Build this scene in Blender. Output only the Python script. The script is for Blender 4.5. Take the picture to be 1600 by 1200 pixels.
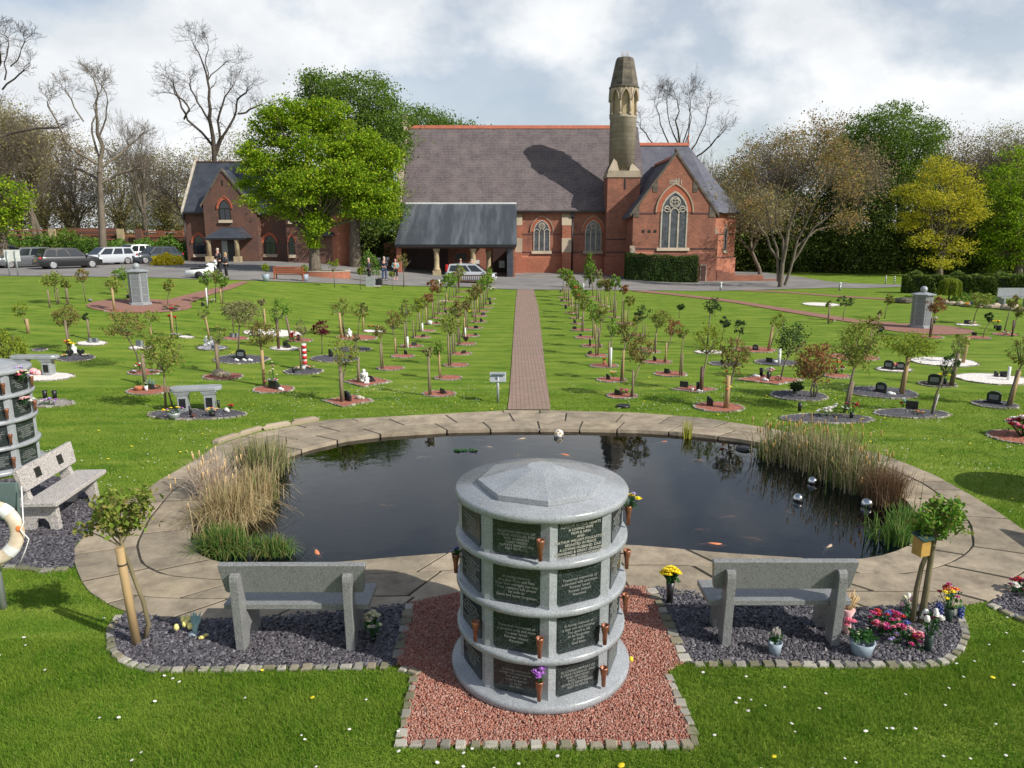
import bpy, bmesh, math, random
import numpy as np
from mathutils import Vector, Matrix, Quaternion
for o in list(bpy.data.objects):
 bpy.data.objects.remove(o, do_unlink=True)
S = bpy.context.scene
C = S.collection
R = math.radians
# ------------------------------------------------------------------ camera, sky, sun, exposure
CAM_H = 4.2; PITCH = R(11.8); F = 1148.0
cam = bpy.data.cameras.new('camera'); cam.sensor_width = 36; cam.lens = F/1600*36
cam.clip_start = 0.1; cam.clip_end = 4000
co = bpy.data.objects.new('camera', cam); C.objects.link(co)
co.location = (0, 0, CAM_H); co.rotation_euler = (math.pi/2-PITCH, 0, 0)
S.camera = co
S.render.resolution_x = 1024; S.render.resolution_y = 768
S.view_settings.view_transform = 'Standard'; S.view_settings.look = 'None'
S.view_settings.exposure = 0.22; S.view_settings.gamma = 1.0
SUN_EL = R(38); SH_AZ = R(150)            # direction in which shadows fall (from +X, towards +Y)
sv = Vector((-math.cos(SH_AZ)*math.cos(SUN_EL), -math.sin(SH_AZ)*math.cos(SUN_EL), math.sin(SUN_EL)))  # towards the sun
sl = bpy.data.lights.new('sun', 'SUN'); sl.energy = 4.7; sl.angle = R(0.55); sl.color = (1.0, 0.95, 0.87)
so = bpy.data.objects.new('sun', sl); C.objects.link(so); so.location = (30, -20, 60)
so.rotation_euler = sv.to_track_quat('Z', 'Y').to_euler()
W = bpy.data.worlds.new('World'); S.world = W; W.use_nodes = True
nt = W.node_tree; nt.nodes.clear()
N = lambda t: nt.nodes.new(t)
L = lambda a, b: nt.links.new(a, b)
out = N('ShaderNodeOutputWorld'); bg = N('ShaderNodeBackground'); bg.inputs[1].default_value = 0.105
sky = N('ShaderNodeTexSky'); sky.sky_type = 'NISHITA'; sky.sun_disc = False
sky.sun_elevation = SUN_EL; sky.sun_rotation = math.atan2(sv.x, sv.y)
sky.air_density = 1.0; sky.dust_density = 1.5; sky.ozone_density = 1.0
tc = N('ShaderNodeTexCoord'); sep = N('ShaderNodeSeparateXYZ'); L(tc.outputs['Generated'], sep.inputs[0])
def mth(op, a, b=None, c=None):
 n = N('ShaderNodeMath'); n.operation = op
 for i, v in enumerate((a, b, c)):
  if v is None: continue
  if isinstance(v, (int, float)): n.inputs[i].default_value = v
  else: L(v, n.inputs[i])
 return n.outputs[0]
cx = N('ShaderNodeCombineXYZ'); L(sep.outputs[0], cx.inputs[0]); L(sep.outputs[1], cx.inputs[1]); L(mth('MULTIPLY', sep.outputs[2], 1.5), cx.inputs[2])
high = mth('SUBTRACT', 1.0, mth('MULTIPLY', mth('MINIMUM', mth('MAXIMUM', mth('SUBTRACT', sep.outputs[2], 0.26), 0.0), 0.25), 3.4))
n1 = N('ShaderNodeTexNoise'); L(cx.outputs[0], n1.inputs['Vector']); n1.inputs['Scale'].default_value = 2.9
n1.inputs['Detail'].default_value = 9; n1.inputs['Roughness'].default_value = 0.55; n1.inputs['Distortion'].default_value = 0.1
n2 = N('ShaderNodeTexNoise'); L(cx.outputs[0], n2.inputs['Vector']); n2.inputs['Scale'].default_value = 4.2
n2.inputs['Detail'].default_value = 8; n2.inputs['Roughness'].default_value = 0.6
cr = N('ShaderNodeValToRGB'); L(n1.outputs[0], cr.inputs[0])
cr.color_ramp.elements[0].position = 0.42; cr.color_ramp.elements[0].color = (0.42, 0.42, 0.42, 1)
cr.color_ramp.elements[1].position = 0.53; cr.color_ramp.elements[1].color = (1, 1, 1, 1)
cc = N('ShaderNodeValToRGB'); L(n2.outputs[0], cc.inputs[0])
cc.color_ramp.elements[0].position = 0.38; cc.color_ramp.elements[0].color = (6.3, 6.65, 7.0, 1)
cc.color_ramp.elements[1].position = 0.64; cc.color_ramp.elements[1].color = (8.6, 8.7, 8.8, 1)
mx = N('ShaderNodeMix'); mx.data_type = 'RGBA'; L(mth('MULTIPLY', cr.outputs[0], high), mx.inputs[0])
L(sky.outputs[0], mx.inputs[6]); L(cc.outputs[0], mx.inputs[7])
L(mx.outputs[2], bg.inputs[0]); L(bg.outputs[0], out.inputs[0])
# ------------------------------------------------------------------ ground height and pixel rays
def sst(t):
 t = np.clip(t, 0, 1); return t*t*(3-2*t)
def gz(x, y):
 return 1.3*sst((-x-2)/22.0)*sst((y-12)/24.0) - 0.45*sst((x-6)/10.0)*sst((y-45)/20.0)
def gzf(x, y): return float(gz(np.float64(x), np.float64(y)))
cP, sP = math.cos(PITCH), math.sin(PITCH)
def ray(px, py):
 a = (px-800)/F; b = (600-py)/F
 return Vector((a, cP+b*sP, -sP+b*cP))
def at(px, py, Y):
 d = ray(px, py); t = Y/d.y
 return Vector((d.x*t, Y, CAM_H+d.z*t))
def Gd(px, py, dz=0.0):
 d = ray(px, py); t = 3.0; st = 0.5
 def h(t): return CAM_H+d.z*t-(gzf(d.x*t, d.y*t)+dz)
 while t < 400 and h(t) > 0: t += st
 a, b = t-st, t
 for _ in range(25):
  m = (a+b)/2
  if h(m) > 0: a = m
  else: b = m
 return Vector((d.x*b, d.y*b, CAM_H+d.z*b))
def G(px, py): return Gd(px, py)
def onz(px, py, z):
 d = ray(px, py); t = (z-CAM_H)/d.z
 return Vector((d.x*t, d.y*t, z))
def Kat(p):                       # photo pixels per metre at a point
 return F/(p.y*cP+(CAM_H-p.z)*sP)
# ------------------------------------------------------------------ tagging
def tag(o, label=None, cat=None, group=None, kind=None):
 if label: o['label'] = label
 if cat: o['category'] = cat
 if group: o['group'] = group
 if kind: o['kind'] = kind
 return o
def empty(name, loc, label=None, cat=None, group=None, rz=0.0, sc=1.0):
 o = bpy.data.objects.new(name, None); C.objects.link(o); o.empty_display_size = 0.2
 o.location = loc; o.rotation_euler = (0, 0, rz); o.scale = (sc, sc, sc)
 return tag(o, label, cat, group)
def copy_tree(o, parent=None):
 c = o.copy(); C.objects.link(c)
 if parent is not None: c.parent = parent
 for ch in [x for x in bpy.data.objects if x.parent == o]: copy_tree(ch, c)
 return c
# ------------------------------------------------------------------ materials
def mat(name, col, rough=0.7, col2=None, scale=6.0, bump=0.0, bscale=40.0, metal=0.0, contrast=(0.35, 0.65), detail=5, spec=0.5, coord='Object', bdist=0.02, stretch=None):
 m = bpy.data.materials.new(name); m.use_nodes = True
 t = m.node_tree; b = t.nodes['Principled BSDF']
 b.inputs['Roughness'].default_value = rough; b.inputs['Metallic'].default_value = metal
 b.inputs['Specular IOR Level'].default_value = spec
 b.inputs['Base Color'].default_value = (*col, 1)
 tcn = t.nodes.new('ShaderNodeTexCoord'); src = tcn.outputs[coord]
 if stretch:
  mp = t.nodes.new('ShaderNodeMapping'); mp.inputs['Scale'].default_value = stretch
  t.links.new(src, mp.inputs[0]); src = mp.outputs[0]
 if col2 is not None:
  nz = t.nodes.new('ShaderNodeTexNoise'); nz.inputs['Scale'].default_value = scale; nz.inputs['Detail'].default_value = detail
  nz.inputs['Roughness'].default_value = 0.62
  t.links.new(src, nz.inputs['Vector'])
  rp = t.nodes.new('ShaderNodeValToRGB'); rp.color_ramp.elements[0].position = contrast[0]; rp.color_ramp.elements[1].position = contrast[1]
  rp.color_ramp.elements[0].color = (*col, 1); rp.color_ramp.elements[1].color = (*col2, 1)
  t.links.new(nz.outputs[0], rp.inputs[0]); t.links.new(rp.outputs[0], b.inputs['Base Color'])
 if bump > 0:
  nb = t.nodes.new('ShaderNodeTexNoise'); nb.inputs['Scale'].default_value = bscale; nb.inputs['Detail'].default_value = 4
  t.links.new(src, nb.inputs['Vector'])
  bp = t.nodes.new('ShaderNodeBump'); bp.inputs['Strength'].default_value = bump; bp.inputs['Distance'].default_value = bdist
  t.links.new(nb.outputs[0], bp.inputs['Height']); t.links.new(bp.outputs[0], b.inputs['Normal'])
 return m
def island_mat(name, cols, rough=0.7, transl=0.35, spec=0.12, clump=None, cscale=0.6):
 """colour picked per leaf / chip; cols = list of colours. clump = second list mixed by a slow noise in space"""
 m = bpy.data.materials.new(name); m.use_nodes = True
 t = m.node_tree; b = t.nodes['Principled BSDF']; o = t.nodes['Material Output']
 g = t.nodes.new('ShaderNodeNewGeometry')
 def ramp(cs):
  rp = t.nodes.new('ShaderNodeValToRGB'); e = rp.color_ramp.elements
  e[0].color = (*cs[0], 1); e[0].position = 0.0; e[1].color = (*cs[-1], 1); e[1].position = 1.0
  for i, c in enumerate(cs[1:-1]):
   x = e.new((i+1)/(len(cs)-1)); x.color = (*c, 1)
  t.links.new(g.outputs['Random Per Island'], rp.inputs[0]); return rp.outputs[0]
 c = ramp(cols)
 if clump:
  tcn = t.nodes.new('ShaderNodeTexCoord'); nz = t.nodes.new('ShaderNodeTexNoise'); nz.inputs['Scale'].default_value = cscale
  nz.inputs['Detail'].default_value = 3
  t.links.new(tcn.outputs['Object'], nz.inputs['Vector'])
  rr = t.nodes.new('ShaderNodeValToRGB'); rr.color_ramp.elements[0].position = 0.42; rr.color_ramp.elements[1].position = 0.6
  t.links.new(nz.outputs[0], rr.inputs[0])
  mm = t.nodes.new('ShaderNodeMix'); mm.data_type = 'RGBA'
  t.links.new(rr.outputs[0], mm.inputs[0]); t.links.new(c, mm.inputs[6]); t.links.new(ramp(clump), mm.inputs[7]); c = mm.outputs[2]
 t.links.new(c, b.inputs['Base Color']); b.inputs['Roughness'].default_value = rough; b.inputs['Specular IOR Level'].default_value = spec
 if transl > 0:
  tr = t.nodes.new('ShaderNodeBsdfTranslucent'); ms = t.nodes.new('ShaderNodeMixShader'); ms.inputs[0].default_value = transl
  t.links.new(c, tr.inputs[0]); t.links.new(b.outputs[0], ms.inputs[1]); t.links.new(tr.outputs[0], ms.inputs[2])
  t.links.new(ms.outputs[0], o.inputs[0])
 return m
def brick_mat(name, c1, c2, mortar, bw=0.225, bh=0.075, msize=0.01, rough=0.85, stain=None, stain_amt=0.35, off=0.5, bias=0.0, bump=0.3, sscale=0.8):
 m = bpy.data.materials.new(name); m.use_nodes = True
 t = m.node_tree; b = t.nodes['Principled BSDF']; b.inputs['Roughness'].default_value = rough
 b.inputs['Specular IOR Level'].default_value = 0.25
 uv = t.nodes.new('ShaderNodeTexCoord')
 bt = t.nodes.new('ShaderNodeTexBrick'); bt.inputs['Scale'].default_value = 1.0
 bt.inputs['Brick Width'].default_value = bw; bt.inputs['Row Height'].default_value = bh; bt.inputs['Mortar Size'].default_value = msize
 bt.inputs['Mortar Smooth'].default_value = 0.1; bt.inputs['Bias'].default_value = bias; bt.offset = off
 bt.inputs['Color1'].default_value = (*c1, 1); bt.inputs['Color2'].default_value = (*c2, 1); bt.inputs['Mortar'].default_value = (*mortar, 1)
 t.links.new(uv.outputs['UV'], bt.inputs['Vector'])
 c = bt.outputs['Color']
 if stain:
  nz = t.nodes.new('ShaderNodeTexNoise'); nz.inputs['Scale'].default_value = sscale; nz.inputs['Detail'].default_value = 7; nz.inputs['Roughness'].default_value = 0.65
  t.links.new(uv.outputs['Object'], nz.inputs['Vector'])
  rr = t.nodes.new('ShaderNodeValToRGB'); rr.color_ramp.elements[0].position = 0.4; rr.color_ramp.elements[1].position = 0.72
  rr.color_ramp.elements[0].color = (0, 0, 0, 1); rr.color_ramp.elements[1].color = (stain_amt,)*3+(1,)
  t.links.new(nz.outputs[0], rr.inputs[0])
  mm = t.nodes.new('ShaderNodeMix'); mm.data_type = 'RGBA'; t.links.new(rr.outputs[0], mm.inputs[0]); t.links.new(c, mm.inputs[6])
  mm.inputs[7].default_value = (*stain, 1); c = mm.outputs[2]
 t.links.new(c, b.inputs['Base Color'])
 if bump:
  bp = t.nodes.new('ShaderNodeBump'); bp.inputs['Strength'].default_value = bump; bp.inputs['Distance'].default_value = 0.01; bp.invert = True
  t.links.new(bt.outputs['Fac'], bp.inputs['Height']); t.links.new(bp.outputs[0], b.inputs['Normal'])
 return m
def speckle(name, base, cols, scale=160.0, rough=0.35, large=None, lscale=2.5):
 """granite: base colour with fine light and dark crystals"""
 m = bpy.data.materials.new(name); m.use_nodes = True
 t = m.node_tree; b = t.nodes['Principled BSDF']; b.inputs['Roughness'].default_value = rough
 tcn = t.nodes.new('ShaderNodeTexCoord')
 v = t.nodes.new('ShaderNodeTexVoronoi'); v.inputs['Scale'].default_value = scale; t.links.new(tcn.outputs['Object'], v.inputs['Vector'])
 sp = t.nodes.new('ShaderNodeSeparateColor'); t.links.new(v.outputs['Color'], sp.inputs[0])
 rp = t.nodes.new('ShaderNodeValToRGB'); rp.color_ramp.interpolation = 'CONSTANT'
 e = rp.color_ramp.elements; e[0].color = (*base, 1); e[0].position = 0
 e[1].color = (*cols[0], 1); e[1].position = 0.5
 for i, c in enumerate(cols[1:]):
  x = e.new(0.5+0.5*(i+1)/len(cols)); x.color = (*c, 1)
 t.links.new(sp.outputs[0], rp.inputs[0]); c = rp.outputs[0]
 if large:
  nz = t.nodes.new('ShaderNodeTexNoise'); nz.inputs['Scale'].default_value = lscale; nz.inputs['Detail'].default_value = 6
  t.links.new(tcn.outputs['Object'], nz.inputs['Vector'])
  rr = t.nodes.new('ShaderNodeValToRGB'); rr.color_ramp.elements[0].position = 0.45; rr.color_ramp.elements[1].position = 0.75
  rr.color_ramp.elements[1].color = (0.5, 0.5, 0.5, 1)
  t.links.new(nz.outputs[0], rr.inputs[0])
  mm = t.nodes.new('ShaderNodeMix'); mm.data_type = 'RGBA'; t.links.new(rr.outputs[0], mm.inputs[0]); t.links.new(c, mm.inputs[6])
  mm.inputs[7].default_value = (*large, 1); c = mm.outputs[2]
 t.links.new(c, b.inputs['Base Color'])
 return m
def gravel_mat(name, cols, scale=28.0, rough=0.85, bump=0.8):
 m = bpy.data.materials.new(name); m.use_nodes = True
 t = m.node_tree; b = t.nodes['Principled BSDF']; b.inputs['Roughness'].default_value = rough
 tcn = t.nodes.new('ShaderNodeTexCoord')
 v = t.nodes.new('ShaderNodeTexVoronoi'); v.inputs['Scale'].default_value = scale; t.links.new(tcn.outputs['Object'], v.inputs['Vector'])
 sp = t.nodes.new('ShaderNodeSeparateColor'); t.links.new(v.outputs['Color'], sp.inputs[0])
 rp = t.nodes.new('ShaderNodeValToRGB'); e = rp.color_ramp.elements
 e[0].color = (*cols[0], 1); e[1].color = (*cols[-1], 1)
 for i, c in enumerate(cols[1:-1]): x = e.new((i+1)/(len(cols)-1)); x.color = (*c, 1)
 t.links.new(sp.outputs[0], rp.inputs[0]); t.links.new(rp.outputs[0], b.inputs['Base Color'])
 bp = t.nodes.new('ShaderNodeBump'); bp.inputs['Strength'].default_value = bump; bp.inputs['Distance'].default_value = 0.02; bp.invert = True
 t.links.new(v.outputs['Distance'], bp.inputs['Height']); t.links.new(bp.outputs[0], b.inputs['Normal'])
 return m
M = {}
M['brick'] = brick_mat('brick', (0.40, 0.145, 0.08), (0.26, 0.085, 0.052), (0.26, 0.18, 0.14), stain=(0.12, 0.06, 0.05), stain_amt=0.7)
M['brick_b'] = brick_mat('brick_bright', (0.47, 0.16, 0.085), (0.33, 0.10, 0.055), (0.30, 0.19, 0.14), stain=(0.16, 0.06, 0.04), stain_amt=0.4)
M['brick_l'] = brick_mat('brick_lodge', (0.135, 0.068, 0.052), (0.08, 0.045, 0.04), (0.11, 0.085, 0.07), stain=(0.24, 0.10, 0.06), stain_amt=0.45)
M['brick_band'] = mat('brick_band', (0.07, 0.04, 0.04), 0.8)
M['red_trim'] = mat('red_trim', (0.42, 0.12, 0.06), 0.8, (0.33, 0.09, 0.05), 3)
M['tile'] = brick_mat('roof_tile', (0.155, 0.128, 0.13), (0.115, 0.096, 0.102), (0.05, 0.04, 0.042), bw=0.28, bh=0.22, msize=0.022, stain=(0.20, 0.17, 0.16), stain_amt=0.6, bump=0.6)
M['slate'] = brick_mat('roof_slate', (0.115, 0.12, 0.15), (0.085, 0.09, 0.115), (0.05, 0.05, 0.06), bw=0.3, bh=0.25, msize=0.014, stain=(0.16, 0.16, 0.18), stain_amt=0.5, bump=0.4)
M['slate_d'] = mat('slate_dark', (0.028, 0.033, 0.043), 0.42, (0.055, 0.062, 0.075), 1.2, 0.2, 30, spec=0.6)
M['slate_p'] = mat('slate_porch', (0.045, 0.052, 0.062), 0.5, (0.17, 0.19, 0.21), 1.0, 0.15, 25, contrast=(0.46, 0.85), detail=8, stretch=(1.2, 0.12, 0.12))
M['ridge'] = mat('ridge_tile', (0.45, 0.13, 0.07), 0.75, (0.32, 0.10, 0.06), 3)
M['stone'] = mat('old_stone', (0.38, 0.315, 0.23), 0.9, (0.20, 0.165, 0.125), 0.9, 0.3, 12, contrast=(0.45, 0.85), detail=8, stretch=(1, 1, 0.5))
M['stone_s'] = brick_mat('stone_blocks', (0.37, 0.325, 0.255), (0.31, 0.27, 0.21), (0.20, 0.165, 0.12), bw=0.95, bh=0.42, msize=0.015, stain=(0.17, 0.14, 0.10), stain_amt=0.7, sscale=0.45)
M['stone_dk'] = mat('stone_dark', (0.16, 0.135, 0.10), 0.9, (0.05, 0.045, 0.04), 1.0, 0.4, 8, contrast=(0.35, 0.65), detail=8, stretch=(1, 1, 2.2))
M['stone_y'] = mat('stone_yellow', (0.42, 0.34, 0.20), 0.85, (0.28, 0.22, 0.14), 2.0)
M['stone_l'] = mat('stone_light', (0.50, 0.46, 0.37), 0.8, (0.36, 0.32, 0.26), 3.0)
M['glass'] = mat('dark_glass', (0.015, 0.02, 0.025), 0.08, spec=0.8)
M['glass_l'] = mat('leaded_glass', (0.03, 0.035, 0.045), 0.25, (0.10, 0.11, 0.13), 2.0, spec=0.7)
M['black'] = mat('black_paint', (0.012, 0.012, 0.014), 0.4)
M['black_stone'] = speckle('black_stone', (0.012, 0.013, 0.015), [(0.02, 0.022, 0.025), (0.035, 0.035, 0.04)], 120, 0.15)
M['door'] = mat('door_wood', (0.05, 0.02, 0.014), 0.6, (0.03, 0.012, 0.01), 4)
M['white'] = mat('white_paint', (0.75, 0.76, 0.76), 0.5, (0.6, 0.6, 0.58), 5)
M['metal'] = mat('grey_metal', (0.35, 0.38, 0.38), 0.45, (0.28, 0.31, 0.31), 5, metal=0.3)
M['granite'] = speckle('granite_grey', (0.21, 0.215, 0.21), [(0.15, 0.155, 0.15), (0.30, 0.30, 0.30), (0.09, 0.09, 0.09)], 190, 0.33, large=(0.24, 0.25, 0.25), lscale=6)
M['granite_p'] = speckle('granite_pale', (0.31, 0.33, 0.345), [(0.25, 0.27, 0.285), (0.38, 0.395, 0.41), (0.17, 0.185, 0.20)], 190, 0.26, large=(0.17, 0.185, 0.19), lscale=5)
M['granite_w'] = speckle('granite_warm', (0.42, 0.39, 0.36), [(0.30, 0.28, 0.27), (0.55, 0.52, 0.49), (0.14, 0.13, 0.13)], 120, 0.55)
M['granite_d'] = speckle('granite_dark', (0.016, 0.024, 0.023), [(0.028, 0.036, 0.037), (0.010, 0.013, 0.014), (0.055, 0.068, 0.072)], 130, 0.22)
M['granite_m'] = speckle('granite_mid', (0.16, 0.175, 0.19), [(0.11, 0.12, 0.13), (0.22, 0.24, 0.25)], 60, 0.4)
M['letter'] = mat('letter_silver', (0.24, 0.25, 0.235), 0.5)
M['letter_w'] = mat('letter_bright', (0.42, 0.415, 0.36), 0.5)
M['copper'] = mat('copper', (0.36, 0.15, 0.08), 0.4, (0.22, 0.09, 0.055), 20, metal=0.6)
M['asphalt'] = mat('asphalt', (0.235, 0.22, 0.205), 0.9, (0.15, 0.145, 0.14), 0.35, 0.3, 60, contrast=(0.38, 0.66), detail=9)
M['slab'] = None
M['tan_wood'] = mat('stake_wood', (0.38, 0.26, 0.12), 0.8, (0.27, 0.19, 0.10), 9, 0.2, 30, stretch=(1, 1, 0.15))
M['grey_wood'] = mat('weathered_wood', (0.22, 0.17, 0.11), 0.85, (0.13, 0.10, 0.07), 10, 0.3, 30, stretch=(1, 1, 0.2))
M['bark'] = mat('bark', (0.17, 0.14, 0.10), 0.9, (0.08, 0.065, 0.05), 6, 0.5, 25, stretch=(1, 1, 0.3))
M['bark_g'] = mat('bark_greenish', (0.20, 0.17, 0.09), 0.85, (0.11, 0.09, 0.05), 8, 0.4, 25, stretch=(1, 1, 0.3))
M['bark_d'] = mat('bark_far', (0.045, 0.035, 0.028), 0.95, (0.075, 0.06, 0.045), 1.5)
M['bark_p'] = mat('bark_pale', (0.17, 0.14, 0.105), 0.95, (0.11, 0.09, 0.065), 1.5)
M['bench_wood'] = mat('bench_wood', (0.36, 0.10, 0.035), 0.55, (0.25, 0.07, 0.03), 6)
M['dark_wood'] = mat('dark_wood', (0.11, 0.045, 0.035), 0.6, (0.07, 0.03, 0.025), 6)
M['terracotta'] = mat('terracotta', (0.40, 0.15, 0.07), 0.8)
M['pot_blue'] = mat('pot_bluegrey', (0.28, 0.34, 0.40), 0.5, (0.22, 0.27, 0.32), 6)
M['rust'] = mat('rust_rail', (0.22, 0.07, 0.04), 0.8)
M['kerb'] = None
M['soil'] = mat('soil', (0.05, 0.035, 0.025), 0.95, (0.03, 0.022, 0.016), 8)
M['mortar'] = mat('mortar', (0.05, 0.04, 0.028), 0.95, (0.025, 0.024, 0.016), 4)
M['pondwall'] = mat('pond_liner', (0.012, 0.012, 0.01), 0.5, (0.03, 0.025, 0.015), 3)
M['fish'] = mat('koi_orange', (0.75, 0.20, 0.06), 0.4, (0.85, 0.42, 0.25), 6)
M['fish_p'] = mat('koi_pale', (0.55, 0.40, 0.28), 0.4, (0.40, 0.26, 0.15), 6)
M['chrome'] = mat('steel_ball', (0.62, 0.63, 0.65), 0.15, (0.40, 0.30, 0.22), 3, metal=1.0, contrast=(0.55, 0.7))
M['skin'] = mat('skin', (0.55, 0.32, 0.24), 0.6)
for nm, c in dict(navy=(0.015, 0.02, 0.04), blk=(0.015, 0.015, 0.017), jeans=(0.04, 0.07, 0.16), teal=(0.20, 0.42, 0.45), pinkc=(0.6, 0.25, 0.3),
     yel=(0.95, 0.75, 0.02), wht=(0.78, 0.76, 0.70), pnk=(0.72, 0.18, 0.28), mag=(0.50, 0.02, 0.16), red=(0.50, 0.015, 0.015), org=(0.78, 0.22, 0.05),
     pur=(0.42, 0.15, 0.55), lil=(0.45, 0.36, 0.62), blu=(0.08, 0.11, 0.38), ppk=(0.75, 0.45, 0.45), grn=(0.05, 0.16, 0.03), crm=(0.72, 0.70, 0.45), yelc=(0.80, 0.72, 0.25),
     dgrn=(0.012, 0.035, 0.025), maroon=(0.10, 0.01, 0.015), hairg=(0.45, 0.42, 0.38), hairb=(0.45, 0.28, 0.12), straw=(0.60, 0.42, 0.20),
     ochre=(0.45, 0.27, 0.06), greenroof=(0.02, 0.06, 0.05), aqua=(0.25, 0.42, 0.40)).items():
 M[nm] = mat('cloth_'+nm if nm in ('navy', 'blk', 'jeans', 'teal', 'pinkc') else 'colour_'+nm, c, 0.6, tuple(min(1, v*0.75+0.01) for v in c), 25)
M['rubber'] = mat('rubber', (0.02, 0.02, 0.02), 0.8)
M['rim'] = mat('alloy', (0.5, 0.5, 0.52), 0.3, metal=0.7)
M['headlamp'] = mat('headlamp', (0.7, 0.72, 0.74), 0.1)
M['tail'] = mat('tail_lamp', (0.45, 0.02, 0.02), 0.2)
M['plate_y'] = mat('plate_yellow', (0.75, 0.50, 0.05), 0.5)
M['buoy'] = mat('buoy', (0.66, 0.58, 0.46), 0.6, (0.42, 0.28, 0.13), 4, contrast=(0.45, 0.75))
M['station'] = mat('station_green', (0.10, 0.15, 0.14), 0.5, (0.08, 0.12, 0.11), 5)
M['white_stone'] = gravel_mat('white_pebbles', [(0.75, 0.72, 0.66), (0.6, 0.55, 0.5), (0.85, 0.83, 0.8)], 22)
M['red_gravel'] = gravel_mat('red_gravel', [(0.36, 0.11, 0.07), (0.26, 0.08, 0.05), (0.44, 0.19, 0.13)], 30)
M['slate_gravel'] = gravel_mat('slate_gravel', [(0.075, 0.07, 0.085), (0.04, 0.038, 0.048), (0.14, 0.135, 0.155)], 22)
M['grey_gravel'] = gravel_mat('grey_gravel', [(0.32, 0.29, 0.26), (0.22, 0.20, 0.18), (0.42, 0.40, 0.36)], 22)
M['brick_path'] = brick_mat('brick_path', (0.36, 0.245, 0.195), (0.29, 0.195, 0.16), (0.10, 0.075, 0.06), bw=0.21, bh=0.105, msize=0.012, stain=(0.20, 0.17, 0.12), stain_amt=0.5, bump=0.5)
M['red_path'] = brick_mat('red_path', (0.34, 0.17, 0.12), (0.27, 0.12, 0.09), (0.16, 0.1, 0.08), bw=0.2, bh=0.1, msize=0.012, stain=(0.25, 0.16, 0.13), stain_amt=0.5)
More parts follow.
